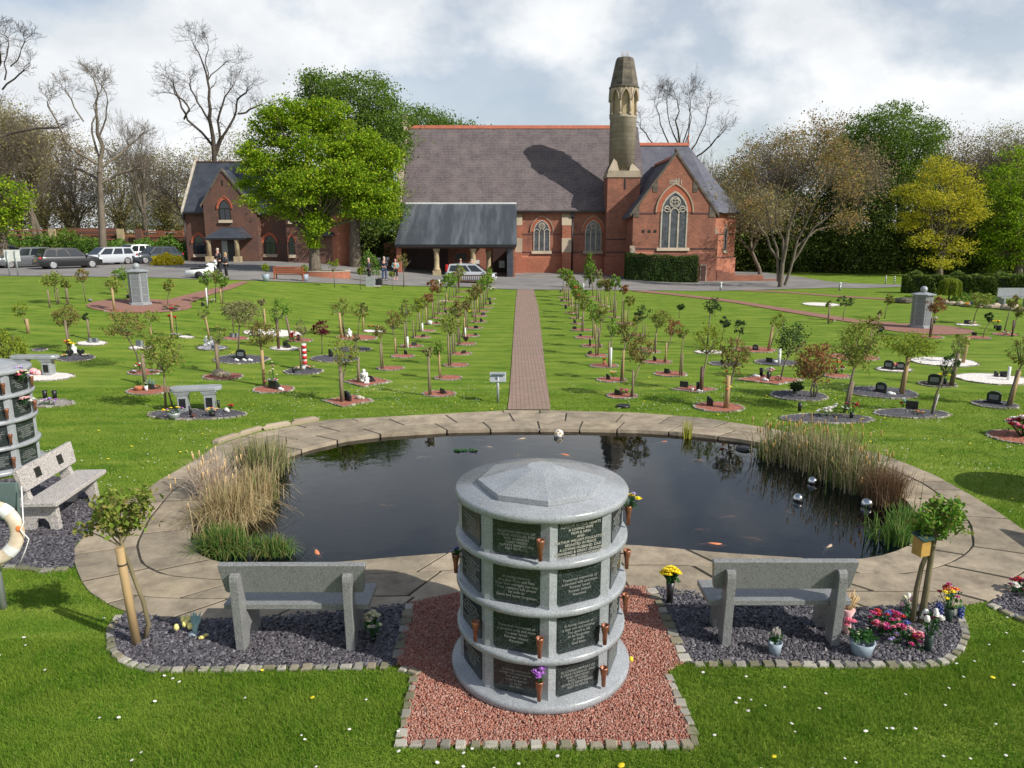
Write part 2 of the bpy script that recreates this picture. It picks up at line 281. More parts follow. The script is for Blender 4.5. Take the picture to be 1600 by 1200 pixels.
# ------------------------------------------------------------------ mesh helpers
def np_mesh(name, V, Fc, material, parent=None, smooth=False):
 V = np.asarray(V, dtype=np.float32).reshape(-1, 3); Fc = np.asarray(Fc, dtype=np.int32)
 k = Fc.shape[1]; n = len(Fc)
 me = bpy.data.meshes.new(name)
 me.vertices.add(len(V)); me.vertices.foreach_set('co', V.ravel())
 me.loops.add(n*k); me.loops.foreach_set('vertex_index', Fc.ravel())
 me.polygons.add(n); me.polygons.foreach_set('loop_start', np.arange(0, n*k, k, dtype=np.int32))
 if smooth: me.polygons.foreach_set('use_smooth', np.ones(n, dtype=bool))
 me.update(calc_edges=True)
 me.materials.append(material)
 o = bpy.data.objects.new(name, me); C.objects.link(o)
 if parent is not None: o.parent = parent
 return o
class MB:
 def __init__(s): s.v = []; s.f = []; s.sm = []
 def add(s, vs, fs, smooth=False):
  b = len(s.v); s.v += [tuple(v) for v in vs]; s.f += [tuple(b+i for i in f) for f in fs]; s.sm += [smooth]*len(fs); return s
 def box(s, x0, x1, y0, y1, z0, z1, mtx=None):
  vs = [Vector(p) for p in ((x0, y0, z0), (x1, y0, z0), (x1, y1, z0), (x0, y1, z0), (x0, y0, z1), (x1, y0, z1), (x1, y1, z1), (x0, y1, z1))]
  if mtx is not None: vs = [mtx @ v for v in vs]
  return s.add(vs, [(0, 3, 2, 1), (4, 5, 6, 7), (0, 1, 5, 4), (1, 2, 6, 5), (2, 3, 7, 6), (3, 0, 4, 7)])
 def cbox(s, c, size, rz=0.0, rx=0.0, ry=0.0):
  m = Matrix.Translation(c) @ Matrix.Rotation(rz, 4, 'Z') @ Matrix.Rotation(ry, 4, 'Y') @ Matrix.Rotation(rx, 4, 'X')
  h = [q/2 for q in size]
  return s.box(-h[0], h[0], -h[1], h[1], -h[2], h[2], m)
 def prism(s, poly, a0, a1, axis='z', mtx=None):
  """extrude a 2-D polygon: axis z -> (x,y); y -> (x,z); x -> (y,z)"""
  n = len(poly)
  def P(p, a):
   if axis == 'z': q = Vector((p[0], p[1], a))
   elif axis == 'y': q = Vector((p[0], a, p[1]))
   else: q = Vector((a, p[0], p[1]))
   return mtx @ q if mtx is not None else q
  vs = [P(p, a0) for p in poly]+[P(p, a1) for p in poly]
  ar = sum(poly[i][0]*poly[(i+1) % n][1]-poly[(i+1) % n][0]*poly[i][1] for i in range(n))
  flip = (ar < 0) != (axis == 'y')
  fs = [tuple(range(n))[::-1], tuple(range(n, 2*n))]+[(i, (i+1) % n, n+(i+1) % n, n+i) for i in range(n)]
  if flip: fs = [f[::-1] for f in fs]
  if a1 < a0: fs = [f[::-1] for f in fs]
  return s.add(vs, fs)
 def tube(s, pts, rad, n=8, cap=True, smooth=True):
  pts = [Vector(p) for p in pts]
  if not hasattr(rad, '__len__'): rad = [rad]*len(pts)
  vs = []; up = None
  for i, p in enumerate(pts):
   d = (pts[min(i+1, len(pts)-1)]-pts[max(i-1, 0)]).normalized()
   if up is None: up = Vector((0, 0, 1)) if abs(d.z) < 0.9 else Vector((1, 0, 0))
   a = d.cross(up).normalized(); b = a.cross(d).normalized(); up = b
   for k in range(n):
    t = 2*math.pi*k/n; vs.append(p+(a*math.cos(t)+b*math.sin(t))*rad[i])
  fs = []
  for i in range(len(pts)-1):
   for k in range(n):
    fs.append((i*n+k, (i+1)*n+k, (i+1)*n+(k+1) % n, i*n+(k+1) % n))
  s.add(vs, fs, smooth)
  if cap:
   b = len(s.v)-len(vs)
   s.f.append(tuple(b+k for k in range(n))); s.sm.append(False)
   s.f.append(tuple(b+(len(pts)-1)*n+k for k in range(n))[::-1]); s.sm.append(False)
  return s
 def lathe(s, prof, n=24, c=(0, 0, 0), mtx=None, smooth=True, a0=0.0):
  vs = []; c = Vector(c)
  for r, z in prof:
   for k in range(n):
    t = a0+2*math.pi*k/n; v = Vector((r*math.cos(t), r*math.sin(t), z))
    if mtx is not None: v = mtx @ v
    vs.append(v+c)
  fs = [(i*n+k, i*n+(k+1) % n, (i+1)*n+(k+1) % n, (i+1)*n+k) for i in range(len(prof)-1) for k in range(n)]
  s.add(vs, fs, smooth); b = len(s.v)-len(vs)
  if prof[0][0] > 1e-4: s.f.append(tuple(b+k for k in range(n))[::-1]); s.sm.append(False)
  if prof[-1][0] > 1e-4: s.f.append(tuple(b+(len(prof)-1)*n+k for k in range(n))); s.sm.append(False)
  return s
 def ball(s, c, r, n=10, m=6, sc=(1, 1, 1)):
  prof = [(max(1e-5, math.sin(math.pi*i/m)), -math.cos(math.pi*i/m)) for i in range(m+1)]
  mt = Matrix.Diagonal((r*sc[0], r*sc[1], r*sc[2], 1))
  return s.lathe(prof, n, c, mt)
 def build(s, name, material, parent=None, bevel=0.0, uvs=1.0):
  me = bpy.data.meshes.new(name); me.from_pydata(s.v, [], s.f)
  me.polygons.foreach_set('use_smooth', s.sm)
  uv = me.uv_layers.new(name='UVMap'); me.update()
  co_ = np.empty(len(me.vertices)*3, dtype=np.float32); me.vertices.foreach_get('co', co_); co_ = co_.reshape(-1, 3)
  data = np.zeros((len(me.loops), 2), dtype=np.float32)
  for p in me.polygons:
   nx, ny, nz_ = p.normal
   ax, ay, az = abs(nx), abs(ny), abs(nz_)
   for li, vi in zip(p.loop_indices, p.vertices):
    x, y, z = co_[vi]
    if az > 0.95: data[li] = (x, y)
    elif ay >= ax: data[li] = (x, z*(1/max(0.3, math.sqrt(1-nz_*nz_))))
    else: data[li] = (y, z*(1/max(0.3, math.sqrt(1-nz_*nz_))))
  uv.data.foreach_set('uv', data.ravel()*uvs)
  me.materials.append(material)
  o = bpy.data.objects.new(name, me); C.objects.link(o)
  if parent is not None: o.parent = parent
  if bevel > 0:
   md = o.modifiers.new('bevel', 'BEVEL'); md.width = bevel; md.segments = 2; md.limit_method = 'ANGLE'; md.angle_limit = R(40)
  return o
def seg_mesh(segs, n=4):
 """tapered prisms for branches; segs = list (p0,p1,r0,r1)"""
 if not len(segs): return np.zeros((0, 3)), np.zeros((0, 4), int)
 A = np.array([s[0] for s in segs], float); B = np.array([s[1] for s in segs], float)
 r0 = np.array([s[2] for s in segs]); r1 = np.array([s[3] for s in segs])
 d = B-A; d /= np.linalg.norm(d, axis=1)[:, None]+1e-9
 up = np.where(np.abs(d[:, 2:3]) > 0.9, np.array([[1., 0, 0]]), np.array([[0, 0, 1.]]))
 a = np.cross(d, up); a /= np.linalg.norm(a, axis=1)[:, None]+1e-9; b = np.cross(a, d)
 V = np.zeros((len(segs), 2*n, 3))
 for k in range(n):
  t = 2*math.pi*k/n; o = a*math.cos(t)+b*math.sin(t)
  V[:, k] = A+o*r0[:, None]; V[:, n+k] = B+o*r1[:, None]
 q = np.array([[k, n+k, n+(k+1) % n, (k+1) % n] for k in range(n)])
 Fq = (np.arange(len(segs))[:, None, None]*2*n+q[None]).reshape(-1, 4)
 return V.reshape(-1, 3), Fq
def leaf_mesh(P, size, rng, flat=0.0, aspect=0.6):
 """diamond leaves at points P; flat 0 random tilt .. 1 lying level"""
 n = len(P); P = np.asarray(P, float)
 nrm = rng.normal(size=(n, 3)); nrm /= np.linalg.norm(nrm, axis=1)[:, None]
 nrm = nrm*(1-flat)+np.array([0, 0, 1.])*flat; nrm /= np.linalg.norm(nrm, axis=1)[:, None]
 t = rng.normal(size=(n, 3)); a = np.cross(nrm, t); a /= np.linalg.norm(a, axis=1)[:, None]+1e-9; b = np.cross(nrm, a)
 s = (size*rng.uniform(0.6, 1.35, n))[:, None]
 V = np.stack([P-a*s*0.5, P-b*s*aspect*0.5+nrm*s*0.08, P+a*s*0.5, P+b*s*aspect*0.5+nrm*s*0.08], 1)
 Fq = np.arange(n*4).reshape(n, 4)
 return V.reshape(-1, 3), Fq
def in_poly(P, poly):
 P = np.asarray(P); x, y = P[:, 0], P[:, 1]; ins = np.zeros(len(P), bool); n = len(poly)
 for i in range(n):
  x0, y0 = poly[i][0], poly[i][1]; x1, y1 = poly[(i+1) % n][0], poly[(i+1) % n][1]
  c = ((y0 > y) != (y1 > y)) & (x < (x1-x0)*(y-y0)/((y1-y0) if y1 != y0 else 1e-9)+x0)
  ins ^= c
 return ins
def drape(name, poly, material, off, maxlen=1.5, kind='structure', uvrot=0.0, parent=None):
 """a flat patch laid on the ground: polygon of world (x,y), tessellated and lifted to the ground height"""
 bm = bmesh.new(); vs = [bm.verts.new((p[0], p[1], 0)) for p in poly]; bm.faces.new(vs)
 bmesh.ops.triangulate(bm, faces=bm.faces[:])
 for _ in range(8):
  long = [e for e in bm.edges if e.calc_length() > maxlen]
  if not long: break
  bmesh.ops.subdivide_edges(bm, edges=long, cuts=1); bmesh.ops.triangulate(bm, faces=[f for f in bm.faces if len(f.verts) > 3])
 uv = bm.loops.layers.uv.new('UVMap'); c, s_ = math.cos(uvrot), math.sin(uvrot)
 for v in bm.verts: v.co.z = gzf(v.co.x, v.co.y)+off
 for f in bm.faces:
  if f.normal.z < 0: f.normal_flip()
  for l in f.loops: x, y = l.vert.co.x, l.vert.co.y; l[uv].uv = (x*c-y*s_, x*s_+y*c)
 me = bpy.data.meshes.new(name); bm.to_mesh(me); bm.free(); me.materials.append(material)
 o = bpy.data.objects.new(name, me); C.objects.link(o)
 if kind: o['kind'] = kind
 if parent is not None: o.parent = parent
 return o
def pxpoly(pts): return [tuple(G(*p)[:2]) for p in pts]
def smooth_poly(poly, it=2):
 for _ in range(it):
  q = []
  for i in range(len(poly)):
   a, b = poly[i], poly[(i+1) % len(poly)]
   q += [(a[0]*.75+b[0]*.25, a[1]*.75+b[1]*.25), (a[0]*.25+b[0]*.75, a[1]*.25+b[1]*.75)]
  poly = q
 return poly
def text_part(name, body, loc, rot, size, material, parent, align='CENTER', depth=0.0008):
 cu = bpy.data.curves.new(name, 'FONT'); cu.body = body; cu.size = size; cu.align_x = align; cu.align_y = 'CENTER'
 cu.extrude = depth; cu.resolution_u = 2
 to = bpy.data.objects.new(name, cu); C.objects.link(to)
 dg = bpy.context.evaluated_depsgraph_get(); me = bpy.data.meshes.new_from_object(to.evaluated_get(dg))
 bpy.data.objects.remove(to); bpy.data.curves.remove(cu)
 me.name = name; me.materials.clear(); me.materials.append(material)
 o = bpy.data.objects.new(name, me); C.objects.link(o); o.parent = parent
 o.matrix_local = Matrix.Translation(loc) @ rot
 return o
# ================================================================== GROUND
rng = np.random.default_rng(7); rnd = random.Random(5)
pond_px = [(291, 840), (303, 805), (330, 765), (375, 735), (430, 715), (480, 698), (540, 684), (600, 677), (700, 671), (800, 669), (900, 669),
   (1000, 671), (1080, 676), (1150, 684), (1205, 693), (1270, 708), (1330, 730), (1385, 755), (1420, 782), (1443, 812), (1440, 842), (1415, 858), (1375, 870),
   (1332, 876), (1250, 872), (1126, 864), (1040, 856), (985, 852), (900, 851), (800, 855), (700, 865), (620, 871), (562, 876), (500, 881), (420, 884), (340, 880), (303, 866)]
pond = [tuple(onz(*p, 0.02)[:2]) for p in pond_px]
outer_px = [(126, 905), (116, 880), (116, 855), (133, 837), (161, 808), (195, 785), (231, 764), (245, 752), (317, 712), (335, 697), (400, 676), (510, 656),
   (600, 651), (700, 646), (793, 641), (860, 641), (1000, 645), (1100, 653), (1200, 668), (1300, 690), (1390, 714), (1460, 742), (1520, 775), (1560, 800),
   (1600, 828), (1680, 890), (1700, 930), (1620, 912), (1595, 912), (1567, 930), (1545, 938), (1505, 944), (1472, 944), (1344, 954), (1267, 946), (1162, 944), (1100, 931), (1026, 921),
   (985, 919), (850, 925), (715, 930), (634, 946), (534, 956), (401, 968), (362, 970), (268, 971), (236, 965), (194, 954), (170, 944), (138, 923)]
paved = [tuple(onz(*p, 0.02)[:2]) for p in outer_px]
# ground: one sheet to the horizon, finer near the pond, open under the water
def axis(lo, a, b, hi, fine, mid):
 xs = list(np.arange(a, b+1e-6, fine)); x = a; st = mid
 left = []
 while x > lo:
  x -= st; left.append(x)
  if abs(x-a) > 70: st *= 1.6
 x = b; st = mid; right = []
 while x < hi:
  x += st; right.append(x)
  if abs(x-b) > 70: st *= 1.6
 return np.array(left[::-1]+xs+right)
gx = axis(-1500, -7, 9, 1500, 0.25, 1.0); gy = axis(-200, 7.5, 17.5, 2500, 0.25, 1.0)
X, Y = np.meshgrid(gx, gy); Z = gz(X, Y); nx_, ny_ = len(gx), len(gy)
V = np.stack([X, Y, Z], -1).reshape(-1, 3)
ii, jj = np.meshgrid(np.arange(nx_-1), np.arange(ny_-1)); ii = ii.ravel(); jj = jj.ravel()
Fq = np.stack([jj*nx_+ii, jj*nx_+ii+1, (jj+1)*nx_+ii+1, (jj+1)*nx_+ii], 1)
inside = in_poly(V[:, :2], pond)
keep = ~inside[Fq].any(1)
M['grass'] = mat('lawn', (0.062, 0.14, 0.009), 0.9, (0.14, 0.235, 0.018), 1.6, 1.0, 40, contrast=(0.32, 0.68), detail=10, spec=0.15, bdist=0.04)
t = M['grass'].node_tree; b = t.nodes['Principled BSDF']
# mown stripes across the far lawns and yellowish, dry patches
tcn = t.nodes['Texture Coordinate']; mp = t.nodes.new('ShaderNodeMapping'); mp.inputs['Rotation'].default_value = (0, 0, R(24)); mp.inputs['Scale'].default_value = (0.22, 1.1, 1)
t.links.new(tcn.outputs['Object'], mp.inputs[0]); nz = t.nodes.new('ShaderNodeTexNoise'); nz.inputs['Scale'].default_value = 2.2; nz.inputs['Detail'].default_value = 6
t.links.new(mp.outputs[0], nz.inputs['Vector']); rp = t.nodes.new('ShaderNodeValToRGB'); rp.color_ramp.elements[0].position = 0.36; rp.color_ramp.elements[1].position = 0.80
rp.color_ramp.elements[1].color = (1, 1, 1, 1)
t.links.new(nz.outputs[0], rp.inputs[0]); mm = t.nodes.new('ShaderNodeMix'); mm.data_type = 'RGBA'; t.links.new(rp.outputs[0], mm.inputs[0])
t.links.new(b.inputs['Base Color'].links[0].from_socket, mm.inputs[6]); mm.inputs[7].default_value = (0.25, 0.31, 0.045, 1); t.links.new(mm.outputs[2], b.inputs['Base Color'])
g = np_mesh('ground', V, Fq[keep], M['grass'], smooth=True); g['kind'] = 'structure'
# ---- asphalt drive, brick paths
road_near = [(-400, 431), (0, 431.5), (100, 432), (200, 434), (300, 436.5), (372, 438), (470, 441.5), (560, 444.5), (670, 447.5), (740, 449), (795, 452.5), (845, 453), (1000, 454.5), (1110, 455), (1160, 451), (1215, 447.5), (1250, 448.5),
    (1300, 450), (1345, 451), (1410, 448.5)]
road_far = [(1410, 445), (1370, 444.5), (1330, 443), (1290, 439.5), (1250, 433), (1215, 428.5), (1180, 424), (1150, 420)]
rp1 = pxpoly(road_near)+pxpoly(road_far)
rp1 += [(36, 92), (-14, 98), (-44, 76), (-60, 70), (-110, 66)]
drape('road', rp1, M['asphalt'], 0.03)
cpath = pxpoly([(793, 641), (796, 620), (800, 560), (804, 500), (806, 470), (808.5, 452), (834, 452.5), (841, 480), (848, 540), (853, 590), (858, 620), (860, 641)])
drape('path', cpath, M['brick_path'], 0.022, uvrot=R(0))
PL = G(218, 478); PR = G(1436, 513)
def disc(c, r, n=40): return [(c[0]+r*math.cos(2*math.pi*k/n), c[1]+r*math.sin(2*math.pi*k/n)) for k in range(n)]
RL = (G(300, 478)-G(135, 478)).length/2; CL = ((G(300, 478)+G(135, 478))/2)
drape('path', disc(CL, RL), M['red_path'], 0.022)
drape('path', pxpoly([(255, 471), (300, 459), (340, 450), (378, 440), (391, 440.5), (362, 452), (330, 461), (306, 470), (290, 480), (262, 481)]), M['red_path'], 0.030)
RR = (G(1522, 519)-G(1370, 510)).length/2; CR = ((G(1522, 519)+G(1370, 510))/2)
drape('path', disc(CR, RR), M['red_path'], 0.022)
drape('path', pxpoly([(1010, 454.5), (1050, 458.5), (1150, 470), (1250, 486), (1340, 500), (1400, 505), (1400, 511), (1340, 506), (1250, 491.5), (1150, 474), (1050, 461.5), (985, 455)]), M['red_path'], 0.030)
drape('path', pxpoly([(1165, 452.5), (1230, 456), (1300, 461.5), (1385, 467), (1385, 469), (1300, 463.7), (1230, 458), (1150, 454)]), M['red_path'], 0.022)
# ---- paving round the pond: slabs on a mortar bed
cen = np.array([0.7, 11.6])
def radial(poly, th):
 d = np.array([math.cos(th), math.sin(th)]); best = None
 for i in range(len(poly)):
  a = np.array(poly[i])-cen; b2 = np.array(poly[(i+1) % len(poly)])-cen; e = b2-a
  den = d[0]*e[1]-d[1]*e[0]
  if abs(den) < 1e-9: continue
  tt = (a[0]*e[1]-a[1]*e[0])/den; u = (a[0]*d[1]-a[1]*d[0])/den
  if tt > 0 and -1e-6 <= u <= 1+1e-6: best = tt if best is None else max(best, tt)
 return best if best else 0.0
NTH = 720
rin = np.array([radial(pond, 2*math.pi*k/NTH) for k in range(NTH)]); rout = np.array([radial(paved, 2*math.pi*k/NTH) for k in range(NTH)])
ker = np.ones(5)/5
rin_s = np.convolve(np.concatenate([rin[-2:], rin, rin[:2]]), ker, 'valid')
RI = lambda th: float(np.interp((th/(2*math.pi)*NTH) % NTH, np.arange(NTH+1), np.append(rin_s, rin_s[0])))
RO = lambda th: float(np.interp((th/(2*math.pi)*NTH) % NTH, np.arange(NTH+1), np.append(rout, rout[0])))
PT = lambda th, r: (cen[0]+r*math.cos(th), cen[1]+r*math.sin(th))
M['slab'] = island_mat('sandstone_slab', [(0.33, 0.28, 0.21), (0.40, 0.34, 0.255), (0.27, 0.235, 0.18), (0.36, 0.305, 0.22)], rough=0.85, transl=0, spec=0.25)
t = M['slab'].node_tree; b = t.nodes['Principled BSDF']; tcn = t.nodes.new('ShaderNodeTexCoord')
nz = t.nodes.new('ShaderNodeTexNoise'); nz.inputs['Scale'].default_value = 2.6; nz.inputs['Detail'].default_value = 9; nz.inputs['Roughness'].default_value = 0.7
t.links.new(tcn.outputs['Object'], nz.inputs['Vector']); rp = t.nodes.new('ShaderNodeValToRGB'); rp.color_ramp.elements[0].position = 0.3; rp.color_ramp.elements[1].position = 0.7
rp.color_ramp.elements[0].color = (0.5, 0.49, 0.48, 1); rp.color_ramp.elements[1].color = (1.15, 1.12, 1.08, 1)
t.links.new(nz.outputs[0], rp.inputs[0]); mm = t.nodes.new('ShaderNodeMix'); mm.data_type = 'RGBA'; mm.blend_type = 'MULTIPLY'; mm.inputs[0].default_value = 1
t.links.new(b.inputs['Base Color'].links[0].from_socket, mm.inputs[6]); t.links.new(rp.outputs[0], mm.inputs[7]); t.links.new(mm.outputs[2], b.inputs['Base Color'])
n3 = t.nodes.new('ShaderNodeTexNoise'); n3.inputs['Scale'].default_value = 4.5; n3.inputs['Detail'].default_value = 9; n3.inputs['Roughness'].default_value = 0.7
t.links.new(tcn.outputs['Object'], n3.inputs['Vector']); r3 = t.nodes.new('ShaderNodeValToRGB'); r3.color_ramp.elements[0].position = 0.63; r3.color_ramp.elements[1].position = 0.72; r3.color_ramp.elements[1].color = (0.7, 0.7, 0.7, 1)
t.links.new(n3.outputs[0], r3.inputs[0]); m3 = t.nodes.new('ShaderNodeMix'); m3.data_type = 'RGBA'; t.links.new(r3.outputs[0], m3.inputs[0]); t.links.new(mm.outputs[2], m3.inputs[6]); m3.inputs[7].default_value = (0.13, 0.105, 0.05, 1); t.links.new(m3.outputs[2], b.inputs['Base Color'])
nb = t.nodes.new('ShaderNodeTexNoise'); nb.inputs['Scale'].default_value = 14; nb.inputs['Detail'].default_value = 6; t.links.new(tcn.outputs['Object'], nb.inputs['Vector'])
bp = t.nodes.new('ShaderNodeBump'); bp.inputs['Strength'].default_value = 0.5; bp.inputs['Distance'].default_value = 0.015; t.links.new(nb.outputs[0], bp.inputs['Height']); t.links.new(bp.outputs[0], b.inputs['Normal'])
sl_ = MB(); rows = [0, 0.62, 1.35, 2.15, 3.0, 4.0]
ths = [2*math.pi*k/360 for k in range(360)]
for ri in range(len(rows)-1):
 th = rnd.uniform(0, 0.1); end = th+2*math.pi
 while th < end-0.02:
  r0 = RI(th)+rows[ri]; dth = min(rnd.uniform(0.75, 1.25)/max(r0, 2), end-th)
  if end-(th+dth) < 0.05: dth = end-th
  g0 = 0.017/r0; sk = rnd.uniform(-0.025, 0.025) if ri else 0; n = max(3, int(dth*r0/0.18))
  top = 0.020+rnd.uniform(-0.003, 0.004); lo, hi = [], []
  for k in range(n+1):
   u = th+g0+(dth-2*g0)*k/n
   ra = RI(u)+rows[ri]+(0.014 if ri else -0.035); ro = RO(u)
   rb = RI(u)+rows[ri+1]-0.014
   if ro-rb < 0.28: rb = ro
   if ri == len(rows)-2: rb = ro
   if ra > ro-0.03: continue
   rb = min(rb, ro)
   if rb <= ra+0.02: continue
   lo.append(PT(u, ra)); hi.append(PT(u+sk/max(1, ra)*0, rb))
  if len(lo) >= 2:
   for k in range(len(lo)-1):
    if (Vector(lo[k+1])-Vector(lo[k])).length > 0.6: lo = lo[:k+1]; hi = hi[:k+1]; break
   if len(lo) >= 2:
    poly = lo+hi[::-1]; sl_.prism(poly, -0.07, top)
  th += dth
pav = sl_.build('pavement', M['slab'], bevel=0.006); pav['kind'] = 'structure'
mb = MB(); vs = []; n = 360
for k in range(n):
 th = 2*math.pi*k/n; a = PT(th, RI(th)-0.015); b_ = PT(th, max(RO(th)-0.01, RI(th)+0.05)); vs += [(a[0], a[1], 0.010), (b_[0], b_[1], 0.010)]
mb.add(vs, [(2*k, 2*k+1, (2*k+3) % (2*n), (2*k+2) % (2*n)) for k in range(n)])
mb.build('pavement_bed', M['mortar'])['kind'] = 'structure'
# pond wall, bottom, water
mb = MB(); vs = []
for k in range(n):
 th = 2*math.pi*k/n; a = PT(th, RI(th)+0.01); vs += [(a[0], a[1], -0.02), (a[0], a[1], -0.9)]
mb.add(vs, [(2*k, 2*k+1, (2*k+3) % (2*n), (2*k+2) % (2*n)) for k in range(n)])
mb.add([(vs[2*k+1]) for k in range(n)], [tuple(range(n))])
mb.build('pond_basin', M['pondwall'])['kind'] = 'structure'
wm = bpy.data.materials.new('water'); wm.use_nodes = True; t = wm.node_tree; t.nodes.clear()
o_ = t.nodes.new('ShaderNodeOutputMaterial'); gl = t.nodes.new('ShaderNodeBsdfGlossy'); gl.inputs['Roughness'].default_value = 0.015; gl.inputs['Color'].default_value = (1, 1, 1, 1)
tr = t.nodes.new('ShaderNodeBsdfTransparent'); tr.inputs[0].default_value = (0.78, 0.83, 0.82, 1)
fr = t.nodes.new('ShaderNodeFresnel'); fr.inputs[0].default_value = 1.40; ms = t.nodes.new('ShaderNodeMixShader')
tcn = t.nodes.new('ShaderNodeTexCoord'); nz = t.nodes.new('ShaderNodeTexNoise'); nz.inputs['Scale'].default_value = 3.2; nz.inputs['Detail'].default_value = 4
bp = t.nodes.new('ShaderNodeBump'); bp.inputs['Strength'].default_value = 0.06; bp.inputs['Distance'].default_value = 0.03
t.links.new(tcn.outputs['Object'], nz.inputs['Vector']); t.links.new(nz.outputs[0], bp.inputs['Height'])
for nn in (gl, fr): t.links.new(bp.outputs[0], nn.inputs['Normal'])
t.links.new(fr.outputs[0], ms.inputs[0]); t.links.new(tr.outputs[0], ms.inputs[1]); t.links.new(gl.outputs[0], ms.inputs[2]); t.links.new(ms.outputs[0], o_.inputs[0])
WZ = -0.055
mb = MB(); mb.add([(*PT(2*math.pi*k/n, RI(2*math.pi*k/n)+0.005), WZ) for k in range(n)], [tuple(range(n))])
mb.build('water', wm)['kind'] = 'structure'
# added sheet above the basin floor; its blue-grey murk colour sets the water tone
mk = bpy.data.materials.new('pond_murk'); mk.use_nodes = True; mk.node_tree.nodes['Principled BSDF'].inputs['Base Color'].default_value = (0.030, 0.043, 0.054, 1)
mk.node_tree.nodes['Principled BSDF'].inputs['Roughness'].default_value = 1; mk.node_tree.nodes['Principled BSDF'].inputs['Specular IOR Level'].default_value = 0
mb = MB(); mb.add([(*PT(2*math.pi*k/n, RI(2*math.pi*k/n)+0.005), -0.34) for k in range(n)], [tuple(range(n))])
mb.build('pond_murk_sheet', mk)['kind'] = 'structure'
# raised kerb stones along the left of the paving
kb = island_mat('kerb_stone', [(0.34, 0.28, 0.20), (0.28, 0.23, 0.17), (0.38, 0.32, 0.24)], rough=0.9, transl=0); M['kerb'] = kb
M['sett'] = island_mat('granite_sett', [(0.30, 0.285, 0.24), (0.19, 0.18, 0.15), (0.40, 0.38, 0.33), (0.25, 0.22, 0.16), (0.14, 0.14, 0.09)], rough=0.9, transl=0)
def along(pts, step):
 pts = [Vector((p[0], p[1], 0)) for p in pts]; outp = [];
 seg = [(pts[i+1]-pts[i]).length for i in range(len(pts)-1)]; tot = sum(seg); s_ = step/2
 while s_ < tot:
  acc = 0
  for i, l in enumerate(seg):
   if acc+l >= s_: outp.append((pts[i].lerp(pts[i+1], (s_-acc)/l), math.atan2(pts[i+1].y-pts[i].y, pts[i+1].x-pts[i].x))); break
   acc += l
  s_ += step
 return outp
def setts(name, pts, step, wid, h, material, jit=0.1, parent=None, kind='structure', z0=None):
 mb = MB()
 for p, a in along(pts, step):
  l = step*(rnd.uniform(0.62, 0.95) if step < 0.5 else 0.985); w = wid*rnd.uniform(0.75, 1.15); z = gzf(p.x, p.y) if z0 is None else z0
  m = Matrix.Translation((p.x, p.y, z)) @ Matrix.Rotation(a+rnd.uniform(-jit, jit), 4, 'Z')
  hh = h*rnd.uniform(0.75, 1.15); e = 0.35
  vs = []
  for (q, zz_) in ((1.0, -0.05), (1.0, hh*0.6), (0.80, hh)):
   for sx, sy in ((-1, -1), (1, -1), (1, 1), (-1, 1)):
    vs.append(m @ Vector((sx*l/2*q*rnd.uniform(1-e*0.4, 1+e*0.4), sy*w/2*q*rnd.uniform(1-e*0.4, 1+e*0.4), zz_)))
  fs = [(8, 9, 10, 11)]
  for k in range(2):
   for j in range(4): fs.append((k*4+j, k*4+(j+1) % 4, (k+1)*4+(j+1) % 4, (k+1)*4+j))
  mb.add(vs, fs)
 o = mb.build(name, material, parent)
 if kind: o['kind'] = kind
 return o
setts('kerb', pxpoly([(337, 694), (370, 683), (400, 674), (440, 667), (480, 660), (508, 656)]), 0.62, 0.11, 0.13, kb, 0.01)
# beds in front: slate left and right, red gravel in the middle
slateL = pxpoly([(172, 995), (175, 1014), (184, 1028), (205, 1040), (240, 1047), (275, 1049), (380, 1047), (520, 1044), (620, 1041), (641, 944), (534, 954), (401, 966), (362, 968), (268, 969), (236, 963), (205, 955), (182, 968)])
slateR = pxpoly([(1013, 920), (1026, 919), (1100, 929), (1162, 942), (1267, 944), (1344, 952), (1472, 942), (1490, 952), (1503, 972), (1509, 995), (1499, 1018), (1476, 1036), (1445, 1041), (1406, 1041.5), (1290, 1040), (1174, 1039.6), (1071, 1038)])
slateW = pxpoly([(116, 888), (117, 853), (135, 835), (162, 806), (159, 780), (145, 764), (110, 748), (60, 742), (-60, 760), (-160, 830), (-60, 885), (20, 886), (70, 892)])
slateE = pxpoly([(1540, 945), (1570, 928), (1597, 910), (1640, 905), (1760, 905), (1800, 975), (1640, 985), (1590, 968)])
redG = pxpoly([(639, 944), (715, 928), (850, 923), (985, 917), (1014, 920), (1068, 1038), (1042, 1052), (1086, 1167), (626, 1167), (648, 1054), (620, 1040)])
for nm, pl, m_ in (('slate_bed', slateL, M['slate_gravel']), ('slate_bed', slateR, M['slate_gravel']), ('slate_bed', slateW, M['slate_gravel']), ('slate_bed', slateE, M['slate_gravel']), ('gravel_bed', redG, M['red_gravel'])):
 drape(nm, pl, m_, 0.006 if nm == 'slate_bed' else 0.010)
M['slate_chip'] = island_mat('slate_chip', [(0.078, 0.072, 0.084), (0.042, 0.039, 0.048), (0.125, 0.118, 0.132), (0.06, 0.054, 0.062), (0.21, 0.20, 0.215)], rough=0.5, transl=0, spec=0.5)
M['red_chip'] = island_mat('red_chip', [(0.40, 0.17, 0.12), (0.27, 0.10, 0.07), (0.48, 0.25, 0.19), (0.34, 0.14, 0.10), (0.48, 0.33, 0.27), (0.22, 0.09, 0.07)], rough=0.85, transl=0)
def scatter_poly(poly, dens, rng):
 P = np.array(poly); lo, hi = P.min(0), P.max(0); n = int((hi-lo).prod()*dens)
 q = rng.uniform(lo, hi, (n, 2)); return q[in_poly(q, poly)]
